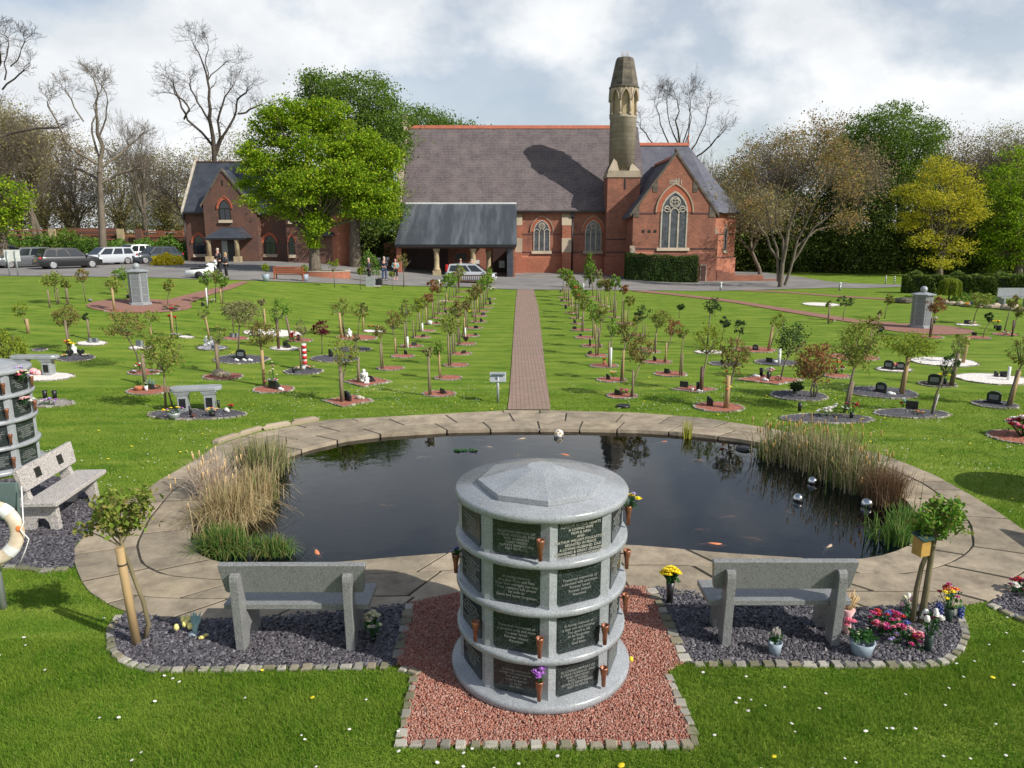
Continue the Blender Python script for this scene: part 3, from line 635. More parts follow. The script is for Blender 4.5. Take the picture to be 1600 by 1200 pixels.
def chips(name, poly, dens, size, thick, material, lab, z=0.012):
 q = scatter_poly(poly, dens, rng); n = len(q)
 a = rng.uniform(0, 2*np.pi, n); s_ = size*rng.uniform(0.5, 1.4, n); w = s_*rng.uniform(0.4, 0.8, n); th = thick*rng.uniform(0.5, 1.3, n)
 tx, ty = rng.normal(0, 0.35, n), rng.normal(0, 0.35, n); V = np.zeros((n, 8, 3))
 zb = z+rng.uniform(0, 1, n)*thick*1.5
 k = 0
 for dz in (-1, 1):
  for sx, sy in ((-1, -0.7), (0.7, -1), (1, 0.8), (-0.8, 1)):
   x = sx*s_/2*(1 if dz < 0 else 0.8); y = sy*w/2*(1 if dz < 0 else 0.8)
   V[:, k, 0] = q[:, 0]+x*np.cos(a)-y*np.sin(a); V[:, k, 1] = q[:, 1]+x*np.sin(a)+y*np.cos(a)
   V[:, k, 2] = zb+dz*th/2+x*tx+y*ty+gz(q[:, 0], q[:, 1]); k += 1
 fq = np.array([(4, 5, 6, 7), (0, 1, 5, 4), (1, 2, 6, 5), (2, 3, 7, 6), (3, 0, 4, 7)])
 Fq = (np.arange(n)[:, None, None]*8+fq[None]).reshape(-1, 4)
 o = np_mesh(name, V.reshape(-1, 3), Fq, material); o['kind'] = 'stuff'
 tag(o, *lab); return o
chips('slate_chips', slateL, 2300, 0.042, 0.007, M['slate_chip'], ('plum grey slate chips under the bench left of the round memorial', 'slate chips'))
chips('slate_chips', slateR, 2300, 0.042, 0.007, M['slate_chip'], ('plum grey slate chips under the bench right of the round memorial', 'slate chips'))
chips('slate_chips', slateW, 1500, 0.045, 0.007, M['slate_chip'], ('slate chips under the pale bench with two black plaques', 'slate chips'))
chips('slate_chips', slateE, 1300, 0.045, 0.007, M['slate_chip'], ('slate chips in the bed at the right end of the paving', 'slate chips'))
chips('gravel_chips', redG, 8000, 0.0175, 0.010, M['red_chip'], ('red crushed gravel around the big round memorial', 'gravel'), z=0.014)
setts('kerb', pxpoly([(186, 963), (172, 985), (174, 1014), (184, 1028), (205, 1040), (240, 1047), (275, 1049), (380, 1047), (520, 1044), (612, 1042)]), 0.125, 0.09, 0.035, M['sett'])
setts('kerb', pxpoly([(1082, 1040), (1174, 1039.6), (1290, 1040), (1406, 1041.5), (1445, 1041), (1476, 1036), (1499, 1018), (1509, 995), (1503, 972), (1490, 955)]), 0.135, 0.09, 0.035, M['sett'])
setts('kerb', pxpoly([(640, 946), (634, 975), (627, 1005), (619, 1036)]), 0.155, 0.12, 0.04, M['sett'])
setts('kerb', pxpoly([(1015, 921), (1036, 958), (1053, 998), (1070, 1035)]), 0.155, 0.12, 0.04, M['sett'])
setts('kerb', pxpoly([(622, 1046), (648, 1054), (643, 1080), (636, 1110), (626, 1164), (720, 1167), (850, 1167), (980, 1167), (1086, 1167), (1076, 1130), (1060, 1095), (1042, 1054)]), 0.125, 0.085, 0.04, M['sett'])
setts('kerb', pxpoly([(-60, 886), (20, 887), (70, 893), (114, 890)]), 0.18, 0.09, 0.035, M['sett'])
setts('kerb', pxpoly([(1543, 944), (1590, 968), (1640, 986)]), 0.16, 0.10, 0.035, M['sett'])
# ---- near lawn: real blades, daisies, dandelions
nolawn = [paved, slateL, slateR, slateW, slateE, redG]
def lawn_pts(x0, x1, y0, y1, n):
 q = np.stack([rng.uniform(x0, x1, n), rng.uniform(y0, y1, n)], 1)
 m = np.abs(q[:, 0]) < (q[:, 1]+0.9)*0.76+0.4
 for p in nolawn+[cpath]: m &= ~in_poly(q, p)
 return q[m]
def blades(q, h, w):
 n = len(q); a = rng.uniform(0, 2*np.pi, n)
 cl = np.sin(q[:, 0]*2.1+1.3*np.sin(q[:, 1]*1.7))*np.cos(q[:, 1]*2.6+q[:, 0]*0.7)
 hh = h*rng.uniform(0.5, 1.3, n)*(1+0.35*cl); z = gz(q[:, 0], q[:, 1]); ln = rng.uniform(0.1, 1.0, n)*hh; la = rng.uniform(0, 2*np.pi, n)
 V = np.zeros((n, 3, 3)); V[:, 0] = np.stack([q[:, 0]-np.cos(a)*w/2, q[:, 1]-np.sin(a)*w/2, z-0.004], 1); V[:, 1] = np.stack([q[:, 0]+np.cos(a)*w/2, q[:, 1]+np.sin(a)*w/2, z-0.004], 1)
 V[:, 2] = np.stack([q[:, 0]+np.cos(la)*ln, q[:, 1]+np.sin(la)*ln, z+hh], 1); return V.reshape(-1, 3)
Q = [(lawn_pts(-7, 7, 4.3, 7.0, 330000), 0.045, 0.0060), (lawn_pts(-10, 10, 7.0, 11.0, 210000), 0.042, 0.008), (lawn_pts(-14, 14, 11.0, 19.0, 160000), 0.034, 0.014)]
Vb = np.concatenate([blades(*a) for a in Q]); M['blade'] = island_mat('grass_blade', [(0.045, 0.115, 0.008), (0.11, 0.235, 0.015), (0.17, 0.31, 0.025), (0.05, 0.14, 0.01), (0.12, 0.25, 0.016), (0.36, 0.38, 0.10)], rough=0.8, transl=0.35,
 clump=[(0.075, 0.16, 0.012), (0.19, 0.31, 0.03), (0.26, 0.34, 0.05), (0.12, 0.22, 0.02)], cscale=2.6)
gb = np_mesh('grass', Vb, np.arange(len(Vb)).reshape(-1, 3), M['blade']); tag(gb, 'short mown grass blades of the lawn around the pond', 'grass', kind='stuff')
def dots(name, q, r, h, material, lab):
 mb_v = []; mb_f = [];
 for i, (x, y) in enumerate(q):
  z = gzf(x, y)+h; b0 = len(mb_v); rr = r*rnd.uniform(0.7, 1.2); k = 6; tl = rnd.uniform(-0.3, 0.3)
  mb_v.append((x, y, z+rr*0.35))
  for j in range(k): mb_v.append((x+rr*math.cos(j*math.pi*2/k), y+rr*math.sin(j*math.pi*2/k), z+tl*rr*math.cos(j)))
  mb_f += [(b0, b0+1+j, b0+1+(j+1) % k) for j in range(k)]
 o = np_mesh(name, mb_v, mb_f, material); tag(o, *lab, kind='stuff')
qd = []
for c in range(230):
 cxy = lawn_pts(-9, 10, 4.4, 20, 4)
 if len(cxy): qd += list(cxy[0]+rng.normal(0, 0.32, (rnd.randint(1, 8), 2)))
qd = np.array(qd); mk_ = np.ones(len(qd), bool)
for p in nolawn+[cpath]: mk_ &= ~in_poly(qd, p)
dots('daisies', qd[mk_], 0.015, 0.038, M['wht'], ('tiny white daisies dotted in the mown lawn', 'daisies'))
qd = lawn_pts(-9, 10, 4.4, 22, 130); dots('dandelions', qd, 0.024, 0.04, M['yel'], ('yellow dandelion heads dotted in the mown lawn', 'dandelions'))
# ================================================================== NEAR OBJECTS
Z0 = lambda v: Vector((v.x, v.y, gzf(v.x, v.y)))
# ---- round memorial (columbarium)
GOODP = 'MOLLIE JEAN POULASTON\nFOREVER IN OUR HEARTS\nA LOVING WIFE\nMUM & NAN\nAND\nARTHUR WILLIAM POULASTON\nREUNITED IN PEACE\nA LOVING HUSBAND, DAD\nGRANDAD & GREAT GRANDAD\nTOGETHER AGAIN FOREVER'
INSC = ['IN LOVING MEMORY OF\nA DEAR HUSBAND, DAD\nAND GRANDAD\nSADLY MISSED\nALWAYS REMEMBERED\nREST IN PEACE', 'In loving memory\nof a dear Mum and Nan\nYour love will light our way\nYour memory will always\nbe with us\nGone but never forgotten',
  'Treasured memories of\na devoted wife and mum\nForever loved\nForever missed\nReunited', 'In loving memory of\na dear son and brother\nToo good in life\nto be forgotten\nin death\nGod bless']
def columbarium(loc, label, texts, rz, vases, sc=1.0):
 root = empty('round_memorial', loc, label, 'memorial', rz=rz, sc=sc)
 mb = MB(); mb.lathe([(0.0, 0.02), (0.84, 0.02), (0.87, 0.035), (0.87, 0.085), (0.85, 0.105), (0.0, 0.105)], 64); mb.build('base_plate', M['granite_p'], root)
 zs = [0.105, 0.47, 0.92, 1.37, 1.75]
 for i, z in enumerate((0.455, 0.91, 1.355)):
  mb = MB(); mb.lathe([(0.5, z), (0.79, z), (0.81, z+0.012), (0.81, z+0.055), (0.795, z+0.068), (0.5, z+0.068)], 64); mb.build('ring_shelf', M['granite_p'], root)
 mb = MB(); mb.lathe([(0.0, 1.76), (0.775, 1.76), (0.805, 1.775), (0.81, 1.82), (0.795, 1.845), (0.0, 1.845)], 64); mb.build('cap', M['granite_p'], root)
 mb = MB(); r1, r2 = 0.60, 0.14; a0 = 0.0
 mb.lathe([(0.0, 1.846), (r1, 1.846), (r1, 1.90), (r2, 2.02), (0.0, 2.023)], 8, smooth=False, a0=a0); mb.build('roof_cap', M['granite_p'], root, bevel=0.004)
 for i in range(4):
  z0_, z1_ = (0.105, 0.455) if i == 0 else ((0.523, 0.91), (0.978, 1.355), (1.423, 1.76))[i-1]
  mb = MB()
  mb.lathe([(0.755, z0_+0.001), (0.755, z1_-0.001)], 8, smooth=False, a0=-math.pi/2)
  mb.build('core', M['granite_p'], root)
  for k in range(8):
   vd = -math.pi/2+k*math.pi/4; mb = MB()
   m = Matrix.Rotation(vd, 4, 'Z')
   mb.prism([(0.66, -0.06), (0.724, -0.108), (0.778, 0.0), (0.724, 0.108), (0.66, 0.06)], z0_+0.001, z1_-0.001, 'z', m)
   mb.build('pillar', M['granite_p'], root)
  for k in range(8):
   fa = -math.pi/2+(k+0.5)*math.pi/4; m = Matrix.Rotation(fa, 4, 'Z')
   if math.cos(fa+math.pi/2) < -0.2 and texts is not None: pass
   w = 0.43; h = z1_-z0_-0.024; d0 = 0.697; c_ = 0.022; zc = (z0_+z1_)/2
   pl = [(-w/2+c_, -h/2), (w/2-c_, -h/2), (w/2, -h/2+c_), (w/2, h/2), (-w/2, h/2), (-w/2, -h/2+c_)]
   mb = MB(); mb.prism([(a, b+zc) for a, b in pl], d0-0.02, d0+0.026, 'x', m)
   pn = mb.build('inscribed_panel', M['granite_d'], root, bevel=0.002)
   if texts is not None and (k in (0, 7, 1, 6)):
    body = texts.get((i, k), INSC[(i*3+k) % 4]); nl = body.count('\n')+1
    rot = Matrix.Rotation(fa+math.pi/2, 4, 'Z') @ Matrix.Rotation(math.pi/2, 4, 'X')
    big = (i, k) == (3, 0); sz = min(0.036, h*0.66/nl*0.9) if not big else 0.034
    p = m @ Vector((d0+0.0268, 0, zc-(0.0 if big else 0.02)))
    text_part('lettering', body, p, rot, sz, M['letter_w'] if big else M['letter'], pn)
   if (i, k) in vases:
    s_ = vases[(i, k)]; m2 = m @ Matrix.Translation((d0+0.085, s_*0.235, z0_+0.03))
    mb = MB(); mb.lathe([(0.018, 0.0), (0.022, 0.10), (0.030, 0.13), (0.036, 0.175), (0.036, 0.19), (0.031, 0.19), (0.026, 0.12), (0.0, 0.11)], 12, (0, 0, 0), m2)
    mb.tube([m2 @ Vector((0, 0, 0.12)), m2 @ Vector((-0.03, 0, 0.15)), m2 @ Vector((-0.07, -s_*0.02, 0.15))], 0.006, 6)
    mb.build('flower_holder', M['copper'], root)
 return root
dc = Vector((0.28, 6.60, 0.0))
V1 = {(3, 7): 1, (1, 7): 1, (0, 7): 1, (1, 0): 1, (0, 0): 1, (3, 1): 1, (2, 1): 1, (1, 1): 1, (2, 6): -1, (1, 6): 1}
columbarium(dc, 'large round grey granite memorial with inscribed dark panels on red gravel, front centre', {(3, 0): GOODP}, R(3), V1, 1.008)
columbarium((-9.4, 12.7, 0), 'round granite memorial cut off by the left edge behind the pale bench', {}, R(20), {(3, 0): 1, (2, 0): 1, (1, 0): 1, (0, 0): 1, (3, 1): 1, (2, 1): 1})
columbarium((10.35, 10.5, 0), 'round granite memorial beyond the right edge that shades the lawn', None, R(10), {})
# ---- granite benches
def granite_bench(loc, rz, label, material, plaques=False):
 root = empty('granite_bench', loc, label, 'bench', rz=rz)
 prof = [(-0.04, 0), (0.10, 0), (0.13, 0.12), (0.18, 0.18), (0.26, 0.18), (0.31, 0.12), (0.33, 0), (0.45, 0), (0.43, 0.40), (0.13, 0.40), (0.075, 0.55), (0.035, 0.78), (0.01, 0.835), (-0.035, 0.855), (-0.075, 0.835), (-0.085, 0.78), (-0.075, 0.5), (-0.055, 0.25)]
 for s in (-1, 1):
  mb = MB(); mb.prism(prof, s*0.56-0.045, s*0.56+0.045, 'x'); mb.build('side_panel', material, root, bevel=0.006)
 mb = MB(); mb.box(-0.74, 0.74, 0.07, 0.53, 0.402, 0.465); mb.build('seat', material, root, bevel=0.008)
 mb = MB(); m = Matrix.Translation((0, 0.05, 0.60)) @ Matrix.Rotation(R(12), 4, 'X')
 mb.prism([(-0.68, 0.0), (0.68, 0.0), (0.70, 0.02), (0.735, 0.325), (0.725, 0.335), (-0.725, 0.335), (-0.735, 0.325), (-0.70, 0.02)], 0.0, 0.065, 'y', m)
 bk = mb.build('backrest', material, root, bevel=0.006)
 if plaques:
  for s in (-1, 1):
   mb = MB(); mb.box(s*0.30-0.07, s*0.30+0.07, 0.066, 0.074, 0.10, 0.24, m); mb.build('plaque', M['black_stone'], bk)
 return root
granite_bench((-2.20, 6.80, 0.01), R(0), 'grey granite bench on slate left of the central round memorial, seen from behind', M['granite'])
granite_bench((2.76, 6.88, 0.01), R(0), 'grey granite bench on slate right of the central round memorial, seen from behind', M['granite'])
granite_bench((-6.95, 10.42, 0.01), R(-86), 'pale granite bench with two square black plaques, left of the pond', M['granite_w'], True)
granite_bench((7.95, 8.55, 0.01), R(84), 'granite bench beyond the right edge that shades the paving', M['granite_w'])
# ---- lifebuoy station
p = G(5, 950); root = empty('lifebuoy_post', p, 'grey green post and board holding the lifebuoy at the left edge', 'lifebuoy stand')
mb = MB(); mb.tube([(0, 0, 0), (-0.04, 0, 1.45)], 0.045, 12); mb.build('post', M['metal'], root)
mb = MB(); mb.cbox((-0.02, 0.09, 1.25), (0.62, 0.05, 0.42), rx=R(-6)); mb.build('backboard', M['station'], root, bevel=0.01)
q = at(-19, 833, p.y-0.12); mb = MB(); n_ = 40
pts = [(0.31*math.cos(2*math.pi*k/n_), 0, 0.31*math.sin(2*math.pi*k/n_)) for k in range(n_)]
vs = []; m_ = 12
for k in range(n_):
 a = 2*math.pi*k/n_
 for j in range(m_):
  t_ = 2*math.pi*j/m_; r = 0.30+0.075*math.cos(t_); vs.append((r*math.cos(a), 0.05*math.sin(t_), r*math.sin(a)))
fs = [(k*m_+j, k*m_+(j+1) % m_, ((k+1) % n_)*m_+(j+1) % m_, ((k+1) % n_)*m_+j) for k in range(n_) for j in range(m_)]
mb.add(vs, fs, True); lb = mb.build('lifebuoy', M['buoy']); lb.location = q; lb.rotation_euler = (R(-8), 0, R(8)); tag(lb, 'weathered cream lifebuoy ring with an orange mark, hung at the left edge', 'lifebuoy')
for a in (-40, 50, 140, 230):
 mb = MB(); vs = [];
 for k in range(5):
  aa = R(a-9+18*k/4)
  for j in range(m_): t_ = 2*math.pi*j/m_; r = 0.30+0.079*math.cos(t_); vs.append((r*math.cos(aa), 0.054*math.sin(t_), r*math.sin(aa)))
 mb.add(vs, [(k*m_+j, k*m_+(j+1) % m_, (k+1)*m_+(j+1) % m_, (k+1)*m_+j) for k in range(4) for j in range(m_)], True); mb.build('band', M['white'], lb)
mb = MB(); mb.ball((0.335, -0.046, 0.04), 0.035, sc=(1, 0.25, 1)); mb.build('maker_mark', M['org'], lb)
mb = MB(); mb.tube([(0.36, 0.02, 0.5), (0.375, -0.02, 0.1), (0.36, -0.06, 0.03), (0.43, -0.04, -0.08), (0.38, -0.02, -0.2), (0.30, -0.02, -0.38)], 0.007, 6); mb.build('rope', M['white'], lb)
# ---- sign by the path, drawn from behind
p = G(778, 629); root = empty('lectern_sign', p, 'small grey metal sign on a post beside the near end of the brick path', 'sign')
h = at(778, 590, p.y).z-p.z
mb = MB(); mb.tube([(0, 0, 0), (0, 0, h+0.02)], 0.033, 12); mb.build('post', M['metal'], root)
mb = MB(); mb.cbox((0, 0.05, h), (0.40, 0.03, 0.28), rx=R(-38)); sg = mb.build('sign_plate', M['metal'], root, bevel=0.005)
mb = MB(); mb.cbox((0, 0.02, h+0.07), (0.34, 0.03, 0.03), rx=R(-38)); mb.cbox((0, 0.02, h-0.09), (0.34, 0.03, 0.03), rx=R(-38)); mb.build('bracket', M['station'], root)
p = G(974, 636); mb = MB(); mb.lathe([(0.0, 0.0), (0.16, 0.0), (0.17, 0.05), (0.12, 0.055), (0.0, 0.03)], 16); o = mb.build('drain_cover', M['black']); o.location = p; tag(o, 'dark oval drain cover in the grass right of the path near the pond', 'drain cover')
# ---- flowers
FC = {}
def bloom_blob(mb, c, r, kind, rd):
 if kind == 'tulip':
  mb.lathe([(0.001, -r), (r*0.7, -r*0.7), (r*0.85, 0), (r*0.6, r*0.9), (r*0.25, r*1.1)], 6, c)
 elif kind == 'spike':
  for k in range(14):
   u = k/13; a = k*2.4; mb.ball((c[0]+math.cos(a)*r*0.4, c[1]+math.sin(a)*r*0.4, c[2]+(u-0.5)*r*3), r*0.35, 5, 3)
 else:
  n = 6
  for ring in range(2):
   for k in range(n):
    a = 2*math.pi*k/n+ring*0.5; l = r*(1.0-0.35*ring); t_ = 0.25+0.55*ring
    ca, sa = math.cos(a), math.sin(a)
    v = [(c[0], c[1], c[2]), (c[0]+l*(ca*.6-sa*.42), c[1]+l*(sa*.6+ca*.42), c[2]+l*t_*.7), (c[0]+l*ca, c[1]+l*sa, c[2]+l*t_), (c[0]+l*(ca*.6+sa*.42), c[1]+l*(sa*.6-ca*.42), c[2]+l*t_*.7)]
    mb.add(v, [(0, 1, 2, 3)])
  mb.ball((c[0], c[1], c[2]+r*0.25), r*0.4, 6, 4)
M['leafg'] = island_mat('flower_leaf', [(0.03, 0.10, 0.02), (0.06, 0.16, 0.04), (0.04, 0.12, 0.05)], transl=0.3)
def bouquet(loc, label, cols, w=0.14, h=0.18, n=9, r=0.03, vase=None, kind='rose', leaves=30, name='flower_bunch', cat='flowers', group=None, lean=(0, 0), seed=0, vh=0.22, vr=0.045, detail=True):
 rd = random.Random(seed+int(loc[0]*100)); root = empty(name, loc, label, cat, group)
 zb = 0.0
 if vase:
  mb = MB(); mb.lathe([(0, 0), (vr*0.75, 0), (vr*0.8, vh*0.5), (vr, vh), (vr*0.85, vh), (vr*0.7, vh*0.6), (0, vh*0.6)], 12); mb.build('vase', M[vase], root); zb = vh
 heads = []
 for i in range(n):
  a = rd.uniform(0, 6.28); q = math.sqrt(rd.uniform(0, 1)); x = math.cos(a)*q*w+lean[0]; y = math.sin(a)*q*w*0.8+lean[1]
  heads.append((x, y, zb+h*(1-0.45*q*q)*rd.uniform(0.75, 1.1)+0.02))
 st = MB()
 for hd in heads: st.tube([(hd[0]*0.1, hd[1]*0.1, zb*0.8), (hd[0]*0.6, hd[1]*0.6, (zb+hd[2])/2), hd], 0.004, 4, False)
 P = np.array([[rd.uniform(-w, w)*0.9+lean[0]*0.6, rd.uniform(-w, w)*0.8+lean[1]*0.6, zb+rd.uniform(0.1, 0.85)*h] for _ in range(leaves)])
 if leaves:
  V_, F_ = leaf_mesh(P, 0.05 if w < 0.3 else 0.07, np.random.default_rng(seed+1)); st.add(V_, F_.tolist())
 st.build('foliage', M['leafg'], root)
 for ci, cn in enumerate(cols):
  mb = MB(); kk = kind if isinstance(kind, str) else kind[ci % len(kind)]
  for j, hd in enumerate(heads):
   if j % len(cols) == ci: bloom_blob(mb, hd, r*rd.uniform(0.8, 1.25), kk, rd)
  if mb.v: mb.build('blossoms', M[cn], root)
 return root
B = bouquet
B(G(1046, 944), 'round bunch of yellow flowers in a tall black cone vase by the paving', ['yel'], 0.105, 0.15, 70, 0.034, 'black', 'rose', 24, vh=0.28, vr=0.05)
B(G(1211, 1024)+Vector((0, 0.02, 0)), 'tiny grey green shrub in a small pale pot behind the right bench', ['hairg'], 0.055, 0.11, 26, 0.016, 'pot_blue', 'spike', 60, name='potted_plant', cat='potted plant', vh=0.14, vr=0.075)
root = B(G(1348, 1026)+Vector((0, 0.04, 0)), 'grassy plant in a ribbed blue grey bucket at the end of the right bench', ['crm'], 0.12, 0.12, 3, 0.012, 'pot_blue', 'rose', 170, name='potted_plant', cat='potted plant', vh=0.15, vr=0.13)
B(G(1449, 1018), 'white tulips and roses in a dark vase beside the bird box tree', ['wht', 'wht', 'maroon'], 0.10, 0.24, 15, 0.034, 'dgrn', ['tulip', 'rose', 'rose'], 30, vh=0.2, vr=0.045)
B(G(1481, 972), 'yellow, red and orange roses over blue hyacinths in a dark vase', ['yel', 'red', 'org', 'mag'], 0.12, 0.24, 15, 0.036, 'dgrn', 'rose', 45, vh=0.17, vr=0.05)
for q_, c_ in (((1468, 962), 'blu'), ((1497, 968), 'blu')):
 B(G(*q_), 'drooping blue hyacinth laid '+('left' if q_[0] < 1480 else 'right')+' of the dark vase of roses', [c_], 0.04, 0.10, 3, 0.035, None, 'spike', 8)
B(G(1385, 985), 'heap of pink and magenta blooms lying on slate by the right bench', ['mag', 'pnk', 'mag', 'red', 'blu'], 0.21, 0.20, 34, 0.036, None, 'rose', 110)
B(G(1413, 1003), 'pale pink and rose blossoms strewn at the front of the flower heap', ['ppk', 'pnk', 'lil', 'mag'], 0.24, 0.11, 26, 0.032, None, 'rose', 80)
B(G(1422, 968), 'cream and pink tulips standing against the bird box tree', ['wht', 'ppk', 'crm'], 0.12, 0.26, 9, 0.032, None, 'tulip', 45)
B(G(1438, 1003)+Vector((-0.08, 0, 0)), 'orange red tulips fallen beside the dark vase of white tulips', ['org', 'red'], 0.05, 0.07, 4, 0.034, None, 'tulip', 4)
# straw wrapped bunch
p = G(1322, 992); root = empty('dried_bouquet', p, 'dried straw bouquet wrapped in pink paper against the right bench leg', 'flowers')
mb = MB(); mb.lathe([(0.02, 0), (0.045, 0.10), (0.03, 0.20), (0.07, 0.30)], 9); mb.build('wrapping', M['ppk'], root)
mb = MB()
for k in range(40):
 a = rnd.uniform(0, 6.28); q = rnd.uniform(0, 0.09); mb.tube([(0, 0, 0.2), (math.cos(a)*q*0.5, math.sin(a)*q*0.5, 0.32), (math.cos(a)*q+0.02, math.sin(a)*q, rnd.uniform(0.36, 0.50))], [0.003, 0.003, 0.006], 4)
mb.build('straw', M['straw'], root)
mb = MB()
for k in range(5): bloom_blob(mb, (rnd.uniform(-0.07, 0.05), -0.05, rnd.uniform(0.12, 0.24)), 0.04, 'rose', rnd)
mb.build('bow', M['pnk'], root)
# left bed
p = G(303, 993); root = empty('flower_bunch', p, 'cream and yellow daffodil bunch lying on slate left of the left bench', 'flowers')
mb = MB();
for k in range(22):
 a = rnd.uniform(-0.6, 0.6); mb.tube([(0.03, 0, 0.03), (math.sin(a)*0.08-0.02, 0.05, 0.09), (math.sin(a)*0.17-0.04, 0.09+math.cos(a)*0.02, rnd.uniform(0.12, 0.22))], [0.009, 0.013, 0.004], 4)
mb.build('foliage', M['aqua'], root)
mb = MB()
for k in range(7): bloom_blob(mb, (rnd.uniform(-0.19, 0.06), rnd.uniform(0.0, 0.12), rnd.uniform(0.08, 0.17)), 0.035, 'tulip', rnd)
bloom_blob(mb, (0.13, -0.10, 0.03), 0.04, 'rose', rnd); bloom_blob(mb, (0.16, -0.07, 0.04), 0.035, 'rose', rnd)
mb.build('blossoms', M['yelc'], root)
mb = MB(); mb.lathe([(0, 0), (0.05, 0.0), (0.06, 0.03), (0, 0.04)], 10); mb.build('wrapping', M['pot_blue'], root)
B(G(583, 1003), 'pale green and cream artificial flowers in a black pot right of the left bench', ['crm', 'crm', 'hairg'], 0.095, 0.24, 26, 0.038, 'black', 'rose', 30, vh=0.07, vr=0.045)
B(G(1592, 928)+Vector((0.05, 0, 0)), 'crimson and white flowers on slate at the far right end of the paving', ['mag', 'wht', 'red'], 0.16, 0.17, 30, 0.035, None, 'rose', 60)
B(G(1598, 683), 'large red and white flower arrangement on the lawn at the right edge', ['red', 'wht', 'pnk'], 0.34, 0.42, 60, 0.09, None, 'rose', 80)
B(G(986, 1035), 'single yellow tulip dropped on the red gravel', ['yel'], 0.01, 0.02, 1, 0.028, None, 'tulip', 0)
# flowers held by the memorials' copper vases
def on_drum(base, rz, k, i, s, lab, cols, **kw):
 fa = -math.pi/2+(k+0.5)*math.pi/4+rz; z0_ = (0.105, 0.523, 0.978, 1.423)[i]
 v = Vector((math.cos(fa)*0.782-math.sin(fa)*s*0.235, math.sin(fa)*0.782+math.cos(fa)*s*0.235, z0_+0.03+0.16))
 B(Vector(base)+v, lab, cols, **kw)
on_drum(dc, R(3), 1, 3, 1, 'daffodils and pink tulips in the top right copper holder of the central memorial', ['yel', 'lil', 'yel', 'wht'], w=0.10, h=0.15, n=9, r=0.034, kind='rose', leaves=24)
on_drum(dc, R(3), 7, 0, 1, 'two purple orchid heads in a low copper holder of the central memorial', ['pur'], w=0.04, h=0.14, n=6, r=0.034, leaves=5)
on_drum(dc, R(3), 6, 2, -1, 'small blue flowers in a holder on the left side of the central memorial', ['blu', 'lil'], w=0.05, h=0.08, n=7, r=0.018, leaves=16)
on_drum((-9.4, 12.7, 0), R(20), 1, 3, 0, 'pink, lilac and cream bunch on the upper ring of the left memorial', ['ppk', 'lil', 'crm', 'pnk'], w=0.17, h=0.2, n=20, r=0.05, leaves=50)
on_drum((-9.4, 12.7, 0), R(20), 1, 2, 0, 'pale pink peonies on the middle ring of the left memorial', ['ppk', 'wht'], w=0.14, h=0.15, n=11, r=0.06, leaves=14)
# ---- fish, floating balls, water plants
def fish(px, py, ang, ln, material, lab):
 p = onz(px, py, WZ-0.035); mb = MB(); n = 9; vs = []
 prof = [0.02, 0.10, 0.15, 0.165, 0.15, 0.12, 0.08, 0.045, 0.025]
 pts = [(ln*(i/(n-1)-0.5), 0.05*ln*math.sin(i*0.7), 0) for i in range(n)]
 for i in range(n):
  for j in range(8): t_ = 2*math.pi*j/8; vs.append((pts[i][0], pts[i][1]+prof[i]*ln*0.62*math.cos(t_), prof[i]*ln*0.72*math.sin(t_)))
 mb.add(vs, [(i*8+j, i*8+(j+1) % 8, (i+1)*8+(j+1) % 8, (i+1)*8+j) for i in range(n-1) for j in range(8)]+[tuple(range(8))[::-1], tuple(range(64, 72))], True)
 x = pts[-1][0]; y = pts[-1][1]
 mb.add([(x, y, 0), (x+ln*0.2, y+ln*0.07, ln*0.08), (x+ln*0.13, y, 0), (x+ln*0.2, y-ln*0.05, -ln*0.08)], [(0, 1, 2), (0, 2, 3)])
 for s in (-1, 1): mb.add([(-ln*0.2, s*ln*0.08, 0), (-ln*0.08, s*ln*0.22, 0.01), (-ln*0.1, s*ln*0.08, 0)], [(0, 1, 2)])
 o = mb.build('koi', material); o.location = p; o.rotation_euler = (0, 0, R(ang)); tag(o, lab, 'fish', 'koi in the pond')
fish(495, 864, 125, 0.42, M['fish'], 'orange koi just beyond the left bench')
fish(1112, 852, 175, 0.42, M['fish'], 'orange koi near the paving behind the right bench')
fish(1138, 808, 195, 0.27, M['fish'], 'orange koi in open water right of the round memorial')
fish(1094, 828, 5, 0.20, M['fish'], 'small red orange koi between the two larger ones right of the memorial')
fish(1293, 858, 235, 0.40, M['fish_p'], 'pale tan koi near the right end of the pond')
fish(1306, 818, 80, 0.16, M['fish'], 'small orange koi near the pale one')
fish(812, 688, 215, 0.42, M['fish_p'], 'pale orange koi near the far rim by the path')
fish(762, 700, 160, 0.36, M['fish_p'], 'faint pale koi left of the floating spotted ball')
fish(810, 711, 95, 0.28, M['fish'], 'orange koi just beyond the cap of the round memorial')
fish(880, 712, 150, 0.42, M['fish'], 'orange koi beyond the right side of the memorial cap')
fish(1035, 692, 200, 0.36, M['fish'], 'orange and white koi near the far rim on the right')
fish(1090, 720, 175, 0.32, M['fish'], 'orange koi in the reflection of the shrub')
fish(1145, 728, 100, 0.12, M['fish'], 'bright orange koi close to the reeds')
fish(1175, 842, 160, 0.3, M['fish'], 'orange koi right of the two larger ones near the paving')
fish(1230, 800, 120, 0.22, M['fish'], 'orange koi just left of the floating steel balls')
fish(660, 715, 30, 0.3, M['fish_p'], 'pale koi in the open water left of the memorial cap')
fish(600, 790, 10, 0.2, M['fish'], 'small orange koi in the open water beyond the left bench')
fish(745, 688, 170, 0.3, M['fish_p'], 'dull koi under the far rim left of the spotted ball')
